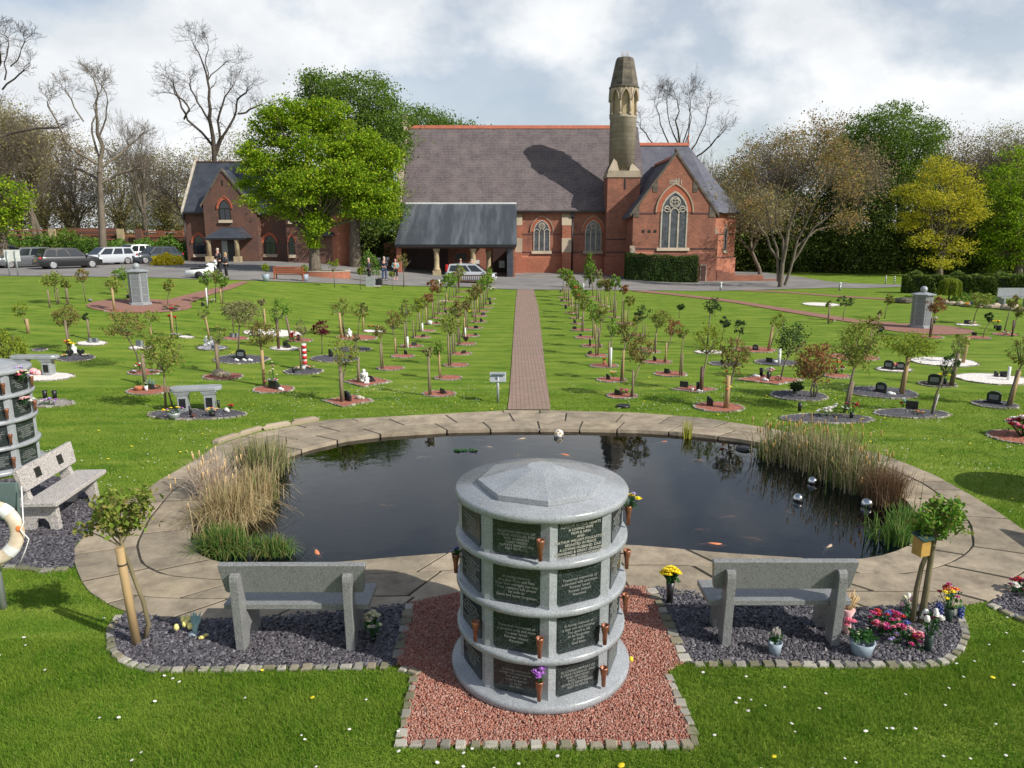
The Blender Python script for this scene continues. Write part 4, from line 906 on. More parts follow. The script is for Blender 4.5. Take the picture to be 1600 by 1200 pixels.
def sphere_thing(px, py, r, material, lab, name='floating_ball', spots=None):
 p = onz(px, py, WZ+r*0.45); mb = MB(); mb.ball((0, 0, 0), r, 20, 12); o = mb.build(name, material); o.location = p; tag(o, lab, 'float')
 if spots:
  mb = MB()
  for d in ((-.5, -.8, .3), (.3, -.85, .4), (.7, -.6, -.05), (-.1, -.6, .8), (-.9, -.3, .3)):
   v = Vector(d).normalized(); q = v.to_track_quat('Z', 'Y').to_matrix().to_4x4()
   mb.lathe([(0.0, 0.012), (0.018, 0.008), (0.024, 0.0)], 8, v*r*0.985, q)
  mb.build('spots', spots, o)
sphere_thing(1270, 752, 0.085, M['chrome'], 'mirrored steel ball floating by the reeds, farthest of the three')
sphere_thing(1247, 779, 0.085, M['chrome'], 'mirrored steel ball floating in open water, leftmost of the three')
sphere_thing(1355, 787, 0.095, M['chrome'], 'mirrored steel ball floating by the brown sedge, rightmost of the three')
sphere_thing(873, 678, 0.10, M['wht'], 'white floating ball with brown spots under the far rim', spots=M['ochre'])
p = onz(727, 704, WZ+0.006); mb = MB(); V_, F_ = leaf_mesh(np.array([[rnd.uniform(-0.22, 0.22), rnd.uniform(-0.06, 0.06), rnd.uniform(0, 0.02)] for _ in range(60)]), 0.08, rng, 0.8); mb.add(V_, F_.tolist())
o = mb.build('floating_weed', M['leafg']); o.location = p; tag(o, 'patch of green pondweed floating beyond the memorial cap', 'pondweed')
def tuft(name, loc, lab, cat, n, h, spread, w, cols, lean=0.35, droop=0.3, heads=None, seed=0, rx=1.0, ry=1.0, group=None, stiff=False):
 r_ = np.random.default_rng(seed); base = r_.normal(0, 1, (n, 2))*np.array([spread*rx, spread*ry])*0.6; a = r_.uniform(0, 2*np.pi, n)
 hh = h*r_.uniform(0.45, 1.1, n); ld = np.arctan2(base[:, 1], base[:, 0])+r_.normal(0, 0.9, n); ls = np.abs(r_.normal(0, lean, n))*hh
 segs = 4; V_ = np.zeros((n, (segs+1)*2, 3)); d = np.stack([np.cos(ld), np.sin(ld)], 1); wv = np.stack([np.cos(a), np.sin(a)], 1)
 for k in range(segs+1):
  u = k/segs; xy = base+d*(ls*u**1.7)[:, None]; z = hh*(u-droop*u**3*np.abs(ls/hh)*2.0); ww = w*(1-u)**0.6/2+0.0006
  V_[:, 2*k, :2] = xy-wv*ww; V_[:, 2*k+1, :2] = xy+wv*ww; V_[:, 2*k, 2] = z; V_[:, 2*k+1, 2] = z
 fq = np.array([(2*k, 2*k+1, 2*k+3, 2*k+2) for k in range(segs)]); Fq = (np.arange(n)[:, None, None]*(segs+1)*2+fq[None]).reshape(-1, 4)
 root = empty(name, loc, lab, cat, group)
 np_mesh('blades', V_.reshape(-1, 3), Fq, cols, root)
 if heads:
  hm, hn, hl = heads; idx = r_.choice(n, hn, replace=False); mb = MB(); mb.tube([(0, 0, -hl), (0, 0, 0.02)], [0.008, 0.011], 5); sh = None
  for i in idx:
   if sh is None: sh = mb.build('seed_head', hm, root); q_ = sh
   else: q_ = sh.copy(); C.objects.link(q_); q_.parent = root
   q_.location = Vector(V_[i, -1])
 return root
gC = island_mat('sedge_green', [(0.05, 0.13, 0.02), (0.10, 0.20, 0.04), (0.16, 0.24, 0.06), (0.28, 0.22, 0.09)], transl=0.3)
sC = island_mat('sedge_straw', [(0.45, 0.34, 0.18), (0.34, 0.25, 0.12), (0.58, 0.47, 0.28), (0.20, 0.22, 0.07)], transl=0.3)
rC = island_mat('reed_mix', [(0.08, 0.16, 0.03), (0.14, 0.23, 0.05), (0.36, 0.29, 0.16), (0.50, 0.42, 0.27), (0.28, 0.22, 0.12), (0.10, 0.17, 0.04)], transl=0.3)
bC = island_mat('sedge_brown', [(0.13, 0.075, 0.045), (0.19, 0.12, 0.07), (0.26, 0.18, 0.10)], transl=0.2)
iC = island_mat('iris_green', [(0.06, 0.15, 0.03), (0.11, 0.22, 0.045), (0.16, 0.27, 0.06), (0.22, 0.24, 0.08)], transl=0.4)
pC = island_mat('pale_grass', [(0.62, 0.52, 0.42), (0.50, 0.40, 0.30), (0.70, 0.62, 0.52)], transl=0.4)
def wz(px, py): return onz(px, py, WZ)
tuft('sedge_clump', wz(350, 866), 'green sedge clump at the near left corner of the pond', 'water plant', 1300, 0.48, 0.21, 0.012, gC, 0.5, 0.4, seed=1, ry=0.55)
tuft('sedge_clump', wz(425, 866), 'reddish green sedge tuft beside the left bench at the pond rim', 'water plant', 600, 0.34, 0.17, 0.011, gC, 0.6, 0.4, seed=2, ry=0.5)
tuft('straw_grass', wz(360, 815), 'tall straw coloured grass clump drooping over the left of the pond', 'water plant', 1500, 0.78, 0.25, 0.011, sC, 0.55, 0.6, seed=3)
tuft('straw_grass', wz(400, 785), 'straw coloured grass arching over the water, innermost of the left clumps', 'water plant', 900, 0.68, 0.20, 0.012, sC, 0.35, 0.6, seed=4)
tuft('pampas_grass', wz(335, 780), 'pale feathery grass with pinkish plumes on the left pond rim', 'water plant', 650, 0.85, 0.21, 0.008, pC, 0.4, 0.3, (M['straw'], 50, 0.10), seed=5)
tuft('reed_clump', wz(400, 745), 'green and straw reeds at the far left of the pond', 'water plant', 900, 0.85, 0.30, 0.014, rC, 0.35, 0.4, (M['door'], 12, 0.12), seed=6)
tuft('reed_clump', wz(425, 730), 'short leafy reeds at the far left tip of the water', 'water plant', 500, 0.55, 0.24, 0.014, rC, 0.4, 0.4, seed=7)
tuft('iris_leaves', wz(413, 786), 'bright green iris blades in the water right of the straw clumps', 'water plant', 14, 0.55, 0.07, 0.04, iC, 0.12, 0.1, seed=8)
tuft('iris_leaves', wz(432, 780), 'single fan of iris blades farthest out in the left water', 'water plant', 9, 0.45, 0.05, 0.04, iC, 0.08, 0.1, seed=9)
for k, (x, y, n, h_, sp) in enumerate([(1215, 718, 420, 0.85, 0.30), (1265, 730, 700, 0.95, 0.32), (1305, 748, 800, 1.05, 0.32), (1345, 765, 700, 0.95, 0.30), (1235, 712, 350, 0.75, 0.3)]):
 tuft('reed_clump', wz(x, y), ['slim reeds at the left end of the right hand reed bed', 'green and straw reeds second from the left in the reed bed', 'tallest reeds in the middle of the right hand reed bed', 'reeds just left of the brown sedge clump', 'low reeds against the far paving at the reed bed'][k],
   'water plant', int(n*0.55), h_, sp, 0.012, rC, 0.26, 0.3, (M['ochre'], 22, 0.09), seed=20+k)
tuft('sedge_clump', wz(1382, 783), 'dense brown sedge clump at the right end of the pond', 'water plant', 1300, 0.62, 0.20, 0.007, bC, 0.35, 0.2, seed=31)
tuft('reed_clump', wz(1195, 715), 'short green water plant in a dark basket at the left end of the reeds', 'water plant', 160, 0.38, 0.12, 0.016, iC, 0.35, 0.3, seed=32)
tuft('iris_leaves', wz(1405, 850), 'green iris clump under the bird box at the pond rim', 'water plant', 110, 0.52, 0.16, 0.02, iC, 0.25, 0.3, seed=33)
tuft('iris_leaves', wz(1372, 842), 'loose green blades left of the bird box iris clump', 'water plant', 60, 0.5, 0.13, 0.018, iC, 0.5, 0.5, seed=34)
tuft('reed_clump', wz(1418, 822), 'low leafy plant between bird box tree and brown sedge', 'water plant', 200, 0.42, 0.2, 0.018, iC, 0.4, 0.5, seed=35)
tuft('rush_tuft', wz(1073, 684), 'small yellow green rush tuft against the far rim', 'water plant', 90, 0.42, 0.08, 0.01, island_mat('rush_yellow', [(0.42, 0.42, 0.06), (0.30, 0.33, 0.05)], transl=0.3), 0.15, 0.1, seed=36)
mb = MB(); mb.lathe([(0, -0.12), (0.14, -0.12), (0.17, 0.03), (0.12, 0.05), (0, 0.04)], 12); o = mb.build('planting_basket', M['black']); o.location = wz(1163, 702); tag(o, 'black planting basket standing in the water near the far rim', 'basket')
# ================================================================== MEMORIAL GARDEN
CROWN = dict(
 g=island_mat('crown_green', [(0.07, 0.18, 0.02), (0.12, 0.26, 0.03), (0.21, 0.36, 0.05), (0.27, 0.24, 0.07)], transl=0.35),
 og=island_mat('crown_olive', [(0.14, 0.22, 0.03), (0.23, 0.31, 0.05), (0.30, 0.24, 0.08), (0.17, 0.29, 0.04)], transl=0.35),
 rg=island_mat('crown_redgreen', [(0.12, 0.18, 0.03), (0.26, 0.14, 0.06), (0.16, 0.23, 0.04), (0.30, 0.19, 0.09), (0.13, 0.21, 0.04)], transl=0.35),
 rb=island_mat('crown_copper', [(0.28, 0.12, 0.05), (0.36, 0.18, 0.08), (0.22, 0.09, 0.05), (0.18, 0.15, 0.05)], transl=0.35),
 m=island_mat('crown_maroon', [(0.09, 0.012, 0.02), (0.16, 0.025, 0.04), (0.05, 0.008, 0.015)], transl=0.3),
 y=island_mat('crown_yellowgreen', [(0.20, 0.26, 0.03), (0.28, 0.33, 0.04), (0.15, 0.22, 0.03)], transl=0.4),
 p=island_mat('crown_pale', [(0.28, 0.26, 0.12), (0.20, 0.22, 0.08), (0.34, 0.30, 0.16)], transl=0.4),
 d=island_mat('crown_dark', [(0.03, 0.07, 0.02), (0.06, 0.12, 0.03), (0.09, 0.10, 0.05)], transl=0.3))
CNAME = dict(g='green', og='olive green', rg='green and russet', rb='copper brown', m='deep maroon', y='yellow green', p='pale straw green', d='dark green')
def garden_tree(px, py, ytop, cx, cw, col, place, ybot=None, n=None, bark='bark', leaf=None, dens=1.0, stake=None, stems=1, name='memorial_tree', lab=None):
 base = G(px, py); K = Kat(base); top = at(cx, ytop, base.y).z-base.z
 ybot = ybot if ybot is not None else ytop+min((py-ytop)*0.46, cw*1.25); zb = at(cx, ybot, base.y).z-base.z
 cxm = (cx-px)/K; rw = cw/2/K*1.12; cz = (top+zb)/2; rh = (top-zb)/2*1.1
 seed = int(px*7+py*13); rd = random.Random(seed); rr = np.random.default_rng(seed)
 root = empty(name, base, lab or f'{CNAME[col]} crowned tree {place}', 'tree', 'memorial trees on the lawn')
 br = [(0, 0)] if stems == 1 else [(rd.uniform(-.05, .05), rd.uniform(-.04, .04)) for _ in range(stems)]
 mb = MB(); tr = max(0.013, 0.020*top/1.5)
 for (bx, by) in br:
  f = Vector((cxm*0.8+bx+rd.gauss(0, .035), by+rd.gauss(0, .05), zb+0.12*rh)); mid = Vector((bx*2+f.x*0.35+rd.uniform(-.02, .02), by*2, f.z*0.5))
  mb.tube([(bx, by, -0.02), mid, f], [tr*1.25, tr, tr*0.8], 7)
  nb = 7 if stems == 1 else 4
  for k in range(nb):
   a = 2*math.pi*(k+rd.random()*0.6)/nb; q = rd.uniform(0.55, 0.95)
   e = Vector((cxm+math.cos(a)*rw*q, math.sin(a)*rw*q, cz+rh*rd.uniform(-0.3, 0.9)*(1-0.3*q)))
   m_ = f.lerp(e, 0.5)+Vector((0, 0, -rh*0.12)); mb.tube([f, m_, e], [tr*0.6, tr*0.4, tr*0.15], 5, False)
   for _ in range(2):
    e2 = m_.lerp(e, 0.4)+Vector((rd.uniform(-1, 1)*rw*.4, rd.uniform(-1, 1)*rw*.4, rd.uniform(0.1, .8)*rh*.6)); mb.tube([m_.lerp(e, rd.uniform(0, .5)), e2], [tr*0.3, tr*0.1], 3, False)
 mb.build('trunk', M[bark], root)
 leaf = leaf or min(0.13, max(0.066, 3.4/K));
 if n is None: n = int(max(0.55, dens)*min(3000, max(280, 15*(rw*rh)/(leaf*leaf))))
 ncl = max(10, n//14); u = rr.normal(size=(ncl, 3)); u /= np.linalg.norm(u, axis=1)[:, None]; rad = rr.uniform(0.3, 1.0, ncl)**0.6
 cl = u*rad[:, None]*np.array([rw, rw*0.95, rh])*0.9+np.array([cxm, 0, cz]); cl[:, 2] += rr.normal(0, 0.05*rh, ncl)
 P = cl[rr.integers(0, ncl, n)]+rr.normal(0, 1, (n, 3))*np.array([rw, rw, rh*0.8])*0.13
 V_, F_ = leaf_mesh(P, leaf, rr, 0.15, 0.62); np_mesh('crown', V_, F_, CROWN[col], root)
 return root
def stake(px, py, ytop, place, material='grey_wood', xt=None, r=0.035, guard=False):
 base = G(px, py); h = at(px, ytop, base.y).z-base.z; dx = ((xt if xt is not None else px)-px)/Kat(base)
 mb = MB(); mb.tube([(0, 0, -0.03), (dx, 0, h)], [r, r*0.95], 8); o = mb.build('tree_stake', M['white' if guard else material])
 o.location = base; col = dict(grey_wood='grey', tan_wood='tan', dark_wood='dark brown', granite_w='pale')[material] if not guard else 'short white'
 tag(o, f'{col} stake {place}' if not guard else f'white plastic tree guard {place}', 'stake', 'stakes supporting the memorial trees'); return o
BEDC = dict(r=('red_gravel', 'red gravel'), s=('slate_gravel', 'slate'), w=('white_stone', 'white pebble'), g=('grey_gravel', 'grey gravel'), n=('soil', 'bare soil'))
def bed(xa, xb, py, kind, place, shape='round', asp=None):
 a = G(xa, py); b_ = G(xb, py); c = (a+b_)/2; c.z = gzf(c.x, c.y); r = (b_-a).length/2
 m_, nm = BEDC[kind]; rd = random.Random(int(xa*3+py)); n = 22 if shape == 'round' else 4
 pts = []
 for k in range(n):
  t_ = 2*math.pi*k/n; q = 1+rd.uniform(-0.04, 0.04); pts.append((r*q*math.cos(t_), (asp or (0.85 if shape == 'round' else 1.0))*r*q*math.sin(t_)))
 root = empty('planting_bed', c, f'{nm} bed {place}', 'planting bed', 'small gravel beds round the memorial trees')
 mb = MB(); mb.add([(x, y, gzf(c.x+x, c.y+y)-c.z+0.028) for x, y in pts]+[(x*1.02, y*1.02, gzf(c.x+x, c.y+y)-c.z-0.05) for x, y in pts], [tuple(range(n))]+[(i, n+i, n+(i+1) % n, (i+1) % n) for i in range(n)])
 mb.build('gravel', M[m_], root)
 mb = MB(); pl = pts+[pts[0]]; st = 0.13 if r > 0.5 else 0.11
 for p, an in along(pl, st):
  z = gzf(c.x+p.x, c.y+p.y)-c.z; mb.cbox((p.x*1.03, p.y*1.03, z+0.015), (st*rd.uniform(.75, .95), 0.05*rd.uniform(.8, 1.1), 0.045*rd.uniform(.5, 1.2)), an+rd.uniform(-.1, .1))
 mb.build('edging', M['sett'], root); return root
def plaque(px, py, place, kind='wedge', s=1.0, rz=None, mat_='black_stone', lab=None):
 p = G(px, py); rz = rz if rz is not None else R(-20-(px*7)%40); s *= 0.85; p = p+Vector((0, 0, 0.025)); mb = MB()
 if kind == 'wedge': mb.prism([(-0.10, 0), (0.10, 0), (0.08, 0.03), (-0.05, 0.20), (-0.085, 0.20)], -0.13, 0.13, 'x'); nm, ds = 'memorial_plaque', 'sloping black plaque'
 elif kind == 'book': mb.prism([(-0.08, 0), (0.08, 0), (0.03, 0.19), (-0.04, 0.21)], -0.15, 0.15, 'x'); nm, ds = 'memorial_plaque', 'black tablet'
 elif kind == 'head': mb.prism([(-0.2, 0), (0.2, 0), (0.2, 0.30), (0.12, 0.37), (0, 0.39), (-0.12, 0.37), (-0.2, 0.30)], -0.04, 0.04, 'y'); mb.box(-0.26, 0.26, -0.12, 0.12, 0, 0.06); nm, ds = 'headstone', 'small upright headstone'
 elif kind == 'curve': mb.prism([(-0.12, 0), (0.12, 0), (0.12, 0.18), (0.06, 0.26), (-0.04, 0.33), (-0.12, 0.36)], -0.05, 0.05, 'y'); nm, ds = 'headstone', 'curved black stone'
 elif kind == 'heart': mb.prism([(0, 0), (0.13, 0.13), (0.14, 0.2), (0.08, 0.24), (0, 0.19), (-0.08, 0.24), (-0.14, 0.2), (-0.13, 0.13)], -0.03, 0.03, 'y'); nm, ds = 'heart_plaque', 'heart shaped plaque'
 elif kind == 'rock':
  mb.ball((0, 0, 0.06), 0.14, 7, 5, (1.3, 0.8, 0.8)); mb.ball((0.16, 0.03, 0.05), 0.1, 6, 4, (1.2, 0.9, 0.8)); nm, ds = 'stone', 'rough pale stone'; mat_ = 'stone_l' if mat_ == 'black_stone' else mat_
 o = mb.build(nm, M[mat_], bevel=0.006 if kind != 'rock' else 0); o.location = p; o.rotation_euler = (0, 0, rz); o.scale = (s, s, s)
 if kind in ('wedge', 'book', 'head'):
  ch = MB();
  for k in range(3):
   if kind == 'wedge': m_ = Matrix.Translation((0, 0.014-0.0+0.0, 0.115)) @ Matrix.Rotation(R(-52), 4, 'X');
   else: m_ = None
  if kind == 'head': ch.box(-0.13, 0.13, -0.0425, -0.0402, 0.12, 0.28); ch.build('inscription', M['granite_m'], o)
 tag(o, lab or f'{ds} {place}', 'memorial stone', 'small memorial stones on the beds'); return o
def vase_at(px, py, place, mat_='black', h=0.2, r=0.05, lab=None, cols=None, n=7):
 p = G(px, py)+Vector((0, 0, 0.025))
 if cols: return bouquet(p, lab or f'flowers {place}', cols, r*1.8, h*0.7, n, 0.035, mat_ if mat_ else None, leaves=14, group=None, vh=h if mat_ else 0.02, vr=r)
 mb = MB(); mb.lathe([(0, 0), (r*0.8, 0), (r*0.85, h*0.5), (r, h), (r*0.8, h), (r*0.7, h*0.7), (0, h*0.7)], 10); o = mb.build('vase', M[mat_]); o.location = p; tag(o, lab or f'empty {mat_.replace("_", " ")} vase {place}', 'vase'); return o
def fl(px, py, place, cols, w=0.14, h=0.12, n=9, r=0.04, vase=None, lab=None):
 return bouquet(G(px, py)+Vector((0, 0, 0.02)), lab or f'{place}', cols, w, h, n, r, vase, leaves=16, vh=0.14, vr=0.05)
def figure(px, py, lab, s=0.3, mat_='white'):
 p = G(px, py)+Vector((0, 0, 0.025)); mb = MB()
 mb.lathe([(0, 0), (0.35, 0), (0.30, 0.1), (0.22, 0.35), (0.26, 0.55), (0.14, 0.72), (0.0, 0.74)], 10); mb.ball((0, -0.03, 0.84), 0.15, 8, 6)
 for q in (-1, 1): mb.ball((q*0.24, 0.02, 0.5), 0.17, 6, 4, (0.6, 0.5, 1.4)); mb.ball((q*0.16, -0.22, 0.1), 0.13, 6, 4)
 o = mb.build('ornament', M[mat_]); o.location = p; o.scale = (s, s, s); tag(o, lab, 'ornament'); return o
ORD = ['first', 'second', 'third', 'fourth', 'fifth', 'sixth', 'seventh', 'eighth', 'ninth', 'tenth', 'eleventh', 'twelfth', 'thirteenth', 'fourteenth']
# tree rows: (bx, by, ytop, cx, cw, colour, bed half px, plaque dx/dy or None, stake)
rowsets = {
 'in first row left of the path': [
 (674, 618, 540, 670, 15, 'p', (662, 711, 616), (693, 614), (671, 557), 0.35), (690, 592, 534, 686, 18, 'g', (680, 721, 591), None, (687, 548), 1.3),
 (704, 572, 491, 701, 27, 'og', (694, 732, 571), None, (699, 522), 1), (711, 553, 497, 713, 22, 'og', (704, 736, 553), (724, 551), (709, 520), 0.7),
 (719, 539, 466, 717, 26, 'rg', (712, 743, 538), 'heart', (717, 498), 1), (723, 526, 468, 729, 14, 'rg', (721, 749, 525), (743, 523), (725, 496), 1),
 (731, 514, 462, 733, 14, 'og', (727, 754, 513), (744, 512), (731, 480), 0.8), (744, 504, 443, 741, 20, 'rg', (735, 760, 503), (752, 502), (744, 483), 1.1),
 (741, 495, 440, 746, 20, 'rg', (738, 760, 494), (755, 491), (741, 468), 1.1), (749, 488, 432, 752, 20, 'g', (742, 764, 487), None, (749, 464), 1), (755, 482, 428, 758, 20, 'g', (750, 770, 481), (766, 474), (755, 457), 1),
 (759, 476, 424, 762, 20, 'og', (755, 772, 475), (765, 467), (758, 456), 1), (762, 468, 420, 765, 18, 'g', (758, 774, 467), None, None, 1)],
 'in second row left of the path': [
 (599, 577, 505, 596, 18, 'rg', (590, 630, 576), None, (596, 536), 0.8), (621, 553, 484, 616, 29, 'rg', (612, 647, 557), (634, 553), (617, 528), 1), (636, 542, 468, 636, 22, 'og', (626, 660, 541), (647, 539), (636, 504), 0.9),
 (649, 527, 467, 653, 17, 'y', (644, 672, 527), (661, 525), (646, 502), 1), (659, 517, 463, 661, 17, 'og', (655, 680, 517), None, (657, 489), 0.8), (669, 506, 456, 670, 15, 'rb', (664, 690, 506), (682, 504), (667, 476), 1),
 (679, 497, 437, 677, 17, 'rb', (672, 690, 497), None, (677, 472), 1), (687, 490, 436, 684, 18, 'rg', (680, 700, 490), (696, 488), (686, 470), 0.9), (695, 483, 425, 701, 24, 'g', (688, 708, 483), None, (694, 465), 1.2), (701, 471, 425, 706, 20, 'g', (696, 712, 471), None, (701, 458), 1.2),
 (712, 464, 422, 714, 18, 'rg', (705, 722, 464), None, (711, 449), 0.9), (717, 458, 413, 720, 19, 'og', (716, 734, 456), None, (716, 440), 0.8)],
 'in first row right of the path': [
 (985, 621, 521, 998, 41, 'rg', (949, 995, 619), (966, 616), (989, 578), 1.3), (970, 596, 499, 978, 30, 'rg', (933, 978, 594), (950, 592), (974, 547), 1.1), (954, 573, 498, 956, 22, 'g', (923, 965, 572), None, (952, 534), 0.8),
 (934, 556, 475, 937, 24, 'og', (916, 950, 556), (921, 552), (932, 510), 1.1), (938, 543, 474, 930, 24, 'g', (908, 942, 541), (922, 539), (937, 512), 1), (926, 528, 470, 925, 18, 'g', (899, 930, 528), (907, 524), (927, 500), 1),
 (908, 517, 457, 913, 22, 'og', (893, 924, 516), (898, 513), (909, 486), 1.1), (911, 506, 453, 914, 18, 'g', (893, 912, 506), (898, 504), None, 0.9), (904, 498, 447, 906, 18, 'og', (890, 908, 497), None, (903, 475), 1),
 (897, 489, 441, 901, 18, 'g', (884, 902, 489), (890, 487), (897, 464), 1), (892, 477, 434, 898, 20, 'g', (878, 898, 477), (884, 481), (891, 452), 1.1), (888, 471, 426, 890, 18, 'og', (876, 894, 471), (878, 469), (887, 447), 1), (885, 465, 420, 884, 22, 'g', (872, 890, 465), None, (884, 445), 1.2), (879, 456, 416, 880, 18, 'og', (874, 890, 456), (876, 455), None, 1)],
 'in second row right of the path': [
 (1062, 587, 510, 1064, 16, 'og', (1023, 1072, 585), (1043, 582), (1063, 553), 0.8), (1037, 567, 495, 1051, 26, 'rb', (1007, 1049, 566), (1023, 563), (1040, 535), 1), (1021, 551, 483, 1029, 30, 'og', (1002, 1031, 550), None, (1023, 520), 1.5),
 (1005, 529, 476, 1004, 24, 'd', (998, 1018, 545), None, (1006, 508), 1), (993, 523, 492, 996, 14, 'og', (985, 1006, 524), None, None, 0.8), (980, 506, 459, 984, 17, 'og', (972, 990, 506), None, (979, 486), 0.9), (971, 504, 444, 974, 14, 'rb', (961, 982, 505), (958, 500), (972, 470), 0.9),
 (959, 496, 429, 960, 17, 'g', (950, 969, 496), None, (960, 470), 1.4), (955, 487, 436, 950, 16, 'rg', (947, 962, 487), None, (956, 464), 1), (945, 479, 431, 945, 16, 'rg', (938, 952, 479), None, (946, 464), 0.9),
 (939, 476, 432, 938, 15, 'og', (932, 946, 476), None, (939, 458), 0.8), (932, 470, 421, 934, 12, 'p', (926, 942, 470), None, (933, 453), 0.6), (927, 464, 408, 922, 15, 'g', (920, 936, 464), None, None, 0.9)]}
for where, items in rowsets.items():
 for i, (bx, by, yt, cx_, cw, col, bd, pq, stk, dens) in enumerate(items):
  pl = f'{ORD[i]} from the pond {where}'
  garden_tree(bx, by, yt, cx_, cw, col, pl, dens=dens, bark='bark_g' if i % 3 == 0 else 'bark')
  bed(*bd, 'r', pl)
  if stk: stake(bx-3 if stk[0] <= bx else bx+3, by+1, stk[1], pl, 'tan_wood' if i % 4 == 1 else 'grey_wood', r=0.028)
  if pq == 'heart': plaque(728, 535, pl, 'heart', 1.1, mat_='dark_wood')
  elif pq: plaque(pq[0], pq[1]+2, pl, ('wedge', 'curve', 'book')[i % 3], (0.8, 0.55, 0.75, 0.65)[i % 4], rz=R(-55+33*(i % 5)))
fl(975, 616, 'magenta flowers beside the plaque nearest the pond, right of the path', ['mag', 'pnk'], 0.16, 0.10, 9, 0.05)
fl(958, 590, 'yellow and purple flowers on the second bed right of the path', ['pur', 'yel'], 0.16, 0.16, 10, 0.05)
fl(944, 571, 'orange red flower pot on the third bed right of the path', ['org'], 0.05, 0.08, 5, 0.04, 'terracotta')
fl(736, 490, 'yellow flowers on a bed far along the row left of the path', ['yel'], 0.2, 0.12, 8, 0.05)
for (x, y, t_) in ((899, 492, 'upper'), (903, 496, 'lower')):
 p = G(x, y); mb = MB(); h = 1.35 if t_ == 'upper' else 1.0; mb.tube([(0, 0, 0), (0, 0, h)], 0.012, 5); o = mb.build('poppy_pole', M['dgrn']); o.location = p; tag(o, f'tall metal red poppy on a pole right of the path, {t_} one', 'garden ornament')
 mb = MB(); bloom_blob(mb, (0, -0.05, h), 0.17, 'rose', rnd); mb.build('poppy', M['red'], o)
stake(954, 575, 543, 'against the third tree right of the path', guard=True, r=0.035); stake(637, 544, 526, 'on the third bed of the second row left', guard=True, r=0.04)
stake(660, 518, 505, 'on the fifth bed of the second row left', guard=True, r=0.04); stake(727, 527, 512, 'on the sixth bed left of the path', guard=True, r=0.035)
plaque(740, 545, '', 'book', 0.01) if False else None
vase_at(672, 508, '', 'white', 0.17, 0.11, lab='square white planter in the second row left of the path')
fl(692, 477, 'pink and white soft toys and flowers far up the second row left', ['ppk', 'crm', 'wht'], 0.35, 0.25, 12, 0.09)
fl(768, 455, 'pale pink flower heap at the far end of the row left of the path', ['ppk', 'wht'], 0.35, 0.2, 12, 0.08)
# individually placed trees, left lawn
T = garden_tree; BD = bed; SK = stake; PQ = plaque
T(89, 476, 426, 87, 36, 'og', 'left of the square monument, with two grey stakes', dens=1.6); SK(78, 481, 453, 'left of the olive tree nearest the left car park'); SK(92, 475, 450, 'right of the olive tree nearest the left car park')
T(104, 475, 434, 106, 14, 'og', 'just right of the olive tree near the left car park'); SK(107, 476, 450, 'at the slim tree near the left car park')
T(134, 471, 420, 133, 24, 'rg', 'standing alone on the lawn in front of the black car'); PQ(141, 471, 'beside the lone tree in front of the black car', 'rock', 0.8, mat_='granite')
T(180, 486, 431, 180, 26, 'og', 'on a tan stake left of the left monument', dens=1.3); SK(179, 487, 450, 'at the tree left of the left monument', 'tan_wood', r=0.05); BD(164, 198, 486.5, 'r', 'under the tree just left of the left monument')
T(202, 463, 417, 192, 24, 'g', 'leaning beside the left monument', dens=1.3); vase_at(202, 466, '', 'black', 0.14, 0.14, lab='black trough at the foot of the tree beside the left monument')
T(262, 478, 436, 266, 18, 'og', 'right of the left monument by the brick path'); BD(255, 280, 484, 'n', 'right of the left monument'); fl(270, 485, 'low green planting with red blooms right of the left monument', ['grn', 'red', 'grn'], 0.4, 0.2, 16, 0.07)
T(44, 521, 472, 38, 22, 'y', 'on a tan stake above the yellow green bush', dens=0.9); SK(44.5, 521, 498, 'above the yellow green bush at the left edge', 'tan_wood', r=0.055)
T(110, 551, 477, 109, 39, 'rg', 'over the sunflowers and heart plaques', dens=1.5); SK(108, 553, 500, 'behind the sunflowers'); BD(89, 147, 560, 's', 'with two white edged heart plaques')
p = G(110, 545); fl(110, 553, 'sunflowers tied to the trunk above the heart plaques', ['yel', 'yel', 'org'], 0.16, 0.40, 7, 0.09); figure(116, 553, 'white butterfly shaped ornament behind the sunflowers', 0.3)
PQ(110, 558, 'with a white rim, left one below the sunflowers', 'heart', 1.0, rz=0); PQ(127, 557, 'with a white rim, right one below the sunflowers', 'heart', 1.0, rz=0); fl(100, 559, 'small white and orange ornaments left of the heart plaques', ['wht', 'org'], 0.12, 0.05, 6, 0.04); fl(134, 558, 'small white ornaments right of the heart plaques', ['wht', 'ppk'], 0.12, 0.05, 6, 0.04)
T(141, 530, 488, 138, 11, 'd', 'with a tiny tuft crown on a white pebble bed', dens=0.7); SK(140, 531, 499, 'on the white pebble bed left of centre'); BD(121, 166, 537, 'w', 'with two dark desk plaques'); PQ(141, 536, 'left one of the two on the white pebble bed', 'book', 0.9, mat_='granite_m'); PQ(149, 536, 'right one of the two on the white pebble bed', 'book', 0.9, mat_='granite_m')
T(220, 578, 484, 202, 62, 'rg', 'wide and loose, above the red gravel bed with red flower', dens=1.0); BD(201, 252, 582, 'r', 'with pansies and a white lantern'); fl(219, 583, 'red and white flowers by the loose crowned tree', ['red', 'wht'], 0.14, 0.3, 7, 0.06); fl(242, 583, 'purple and white pansies on the red gravel', ['lil', 'wht'], 0.22, 0.07, 10, 0.04); fl(209, 585, 'white lilac pansies left on the same red gravel', ['lil', 'wht'], 0.1, 0.07, 6, 0.04)
SK(227, 600, 552, 'over the agave bed', 'grey_wood', r=0.055); BD(201, 268, 611, 'r', 'with agaves and small ornaments')
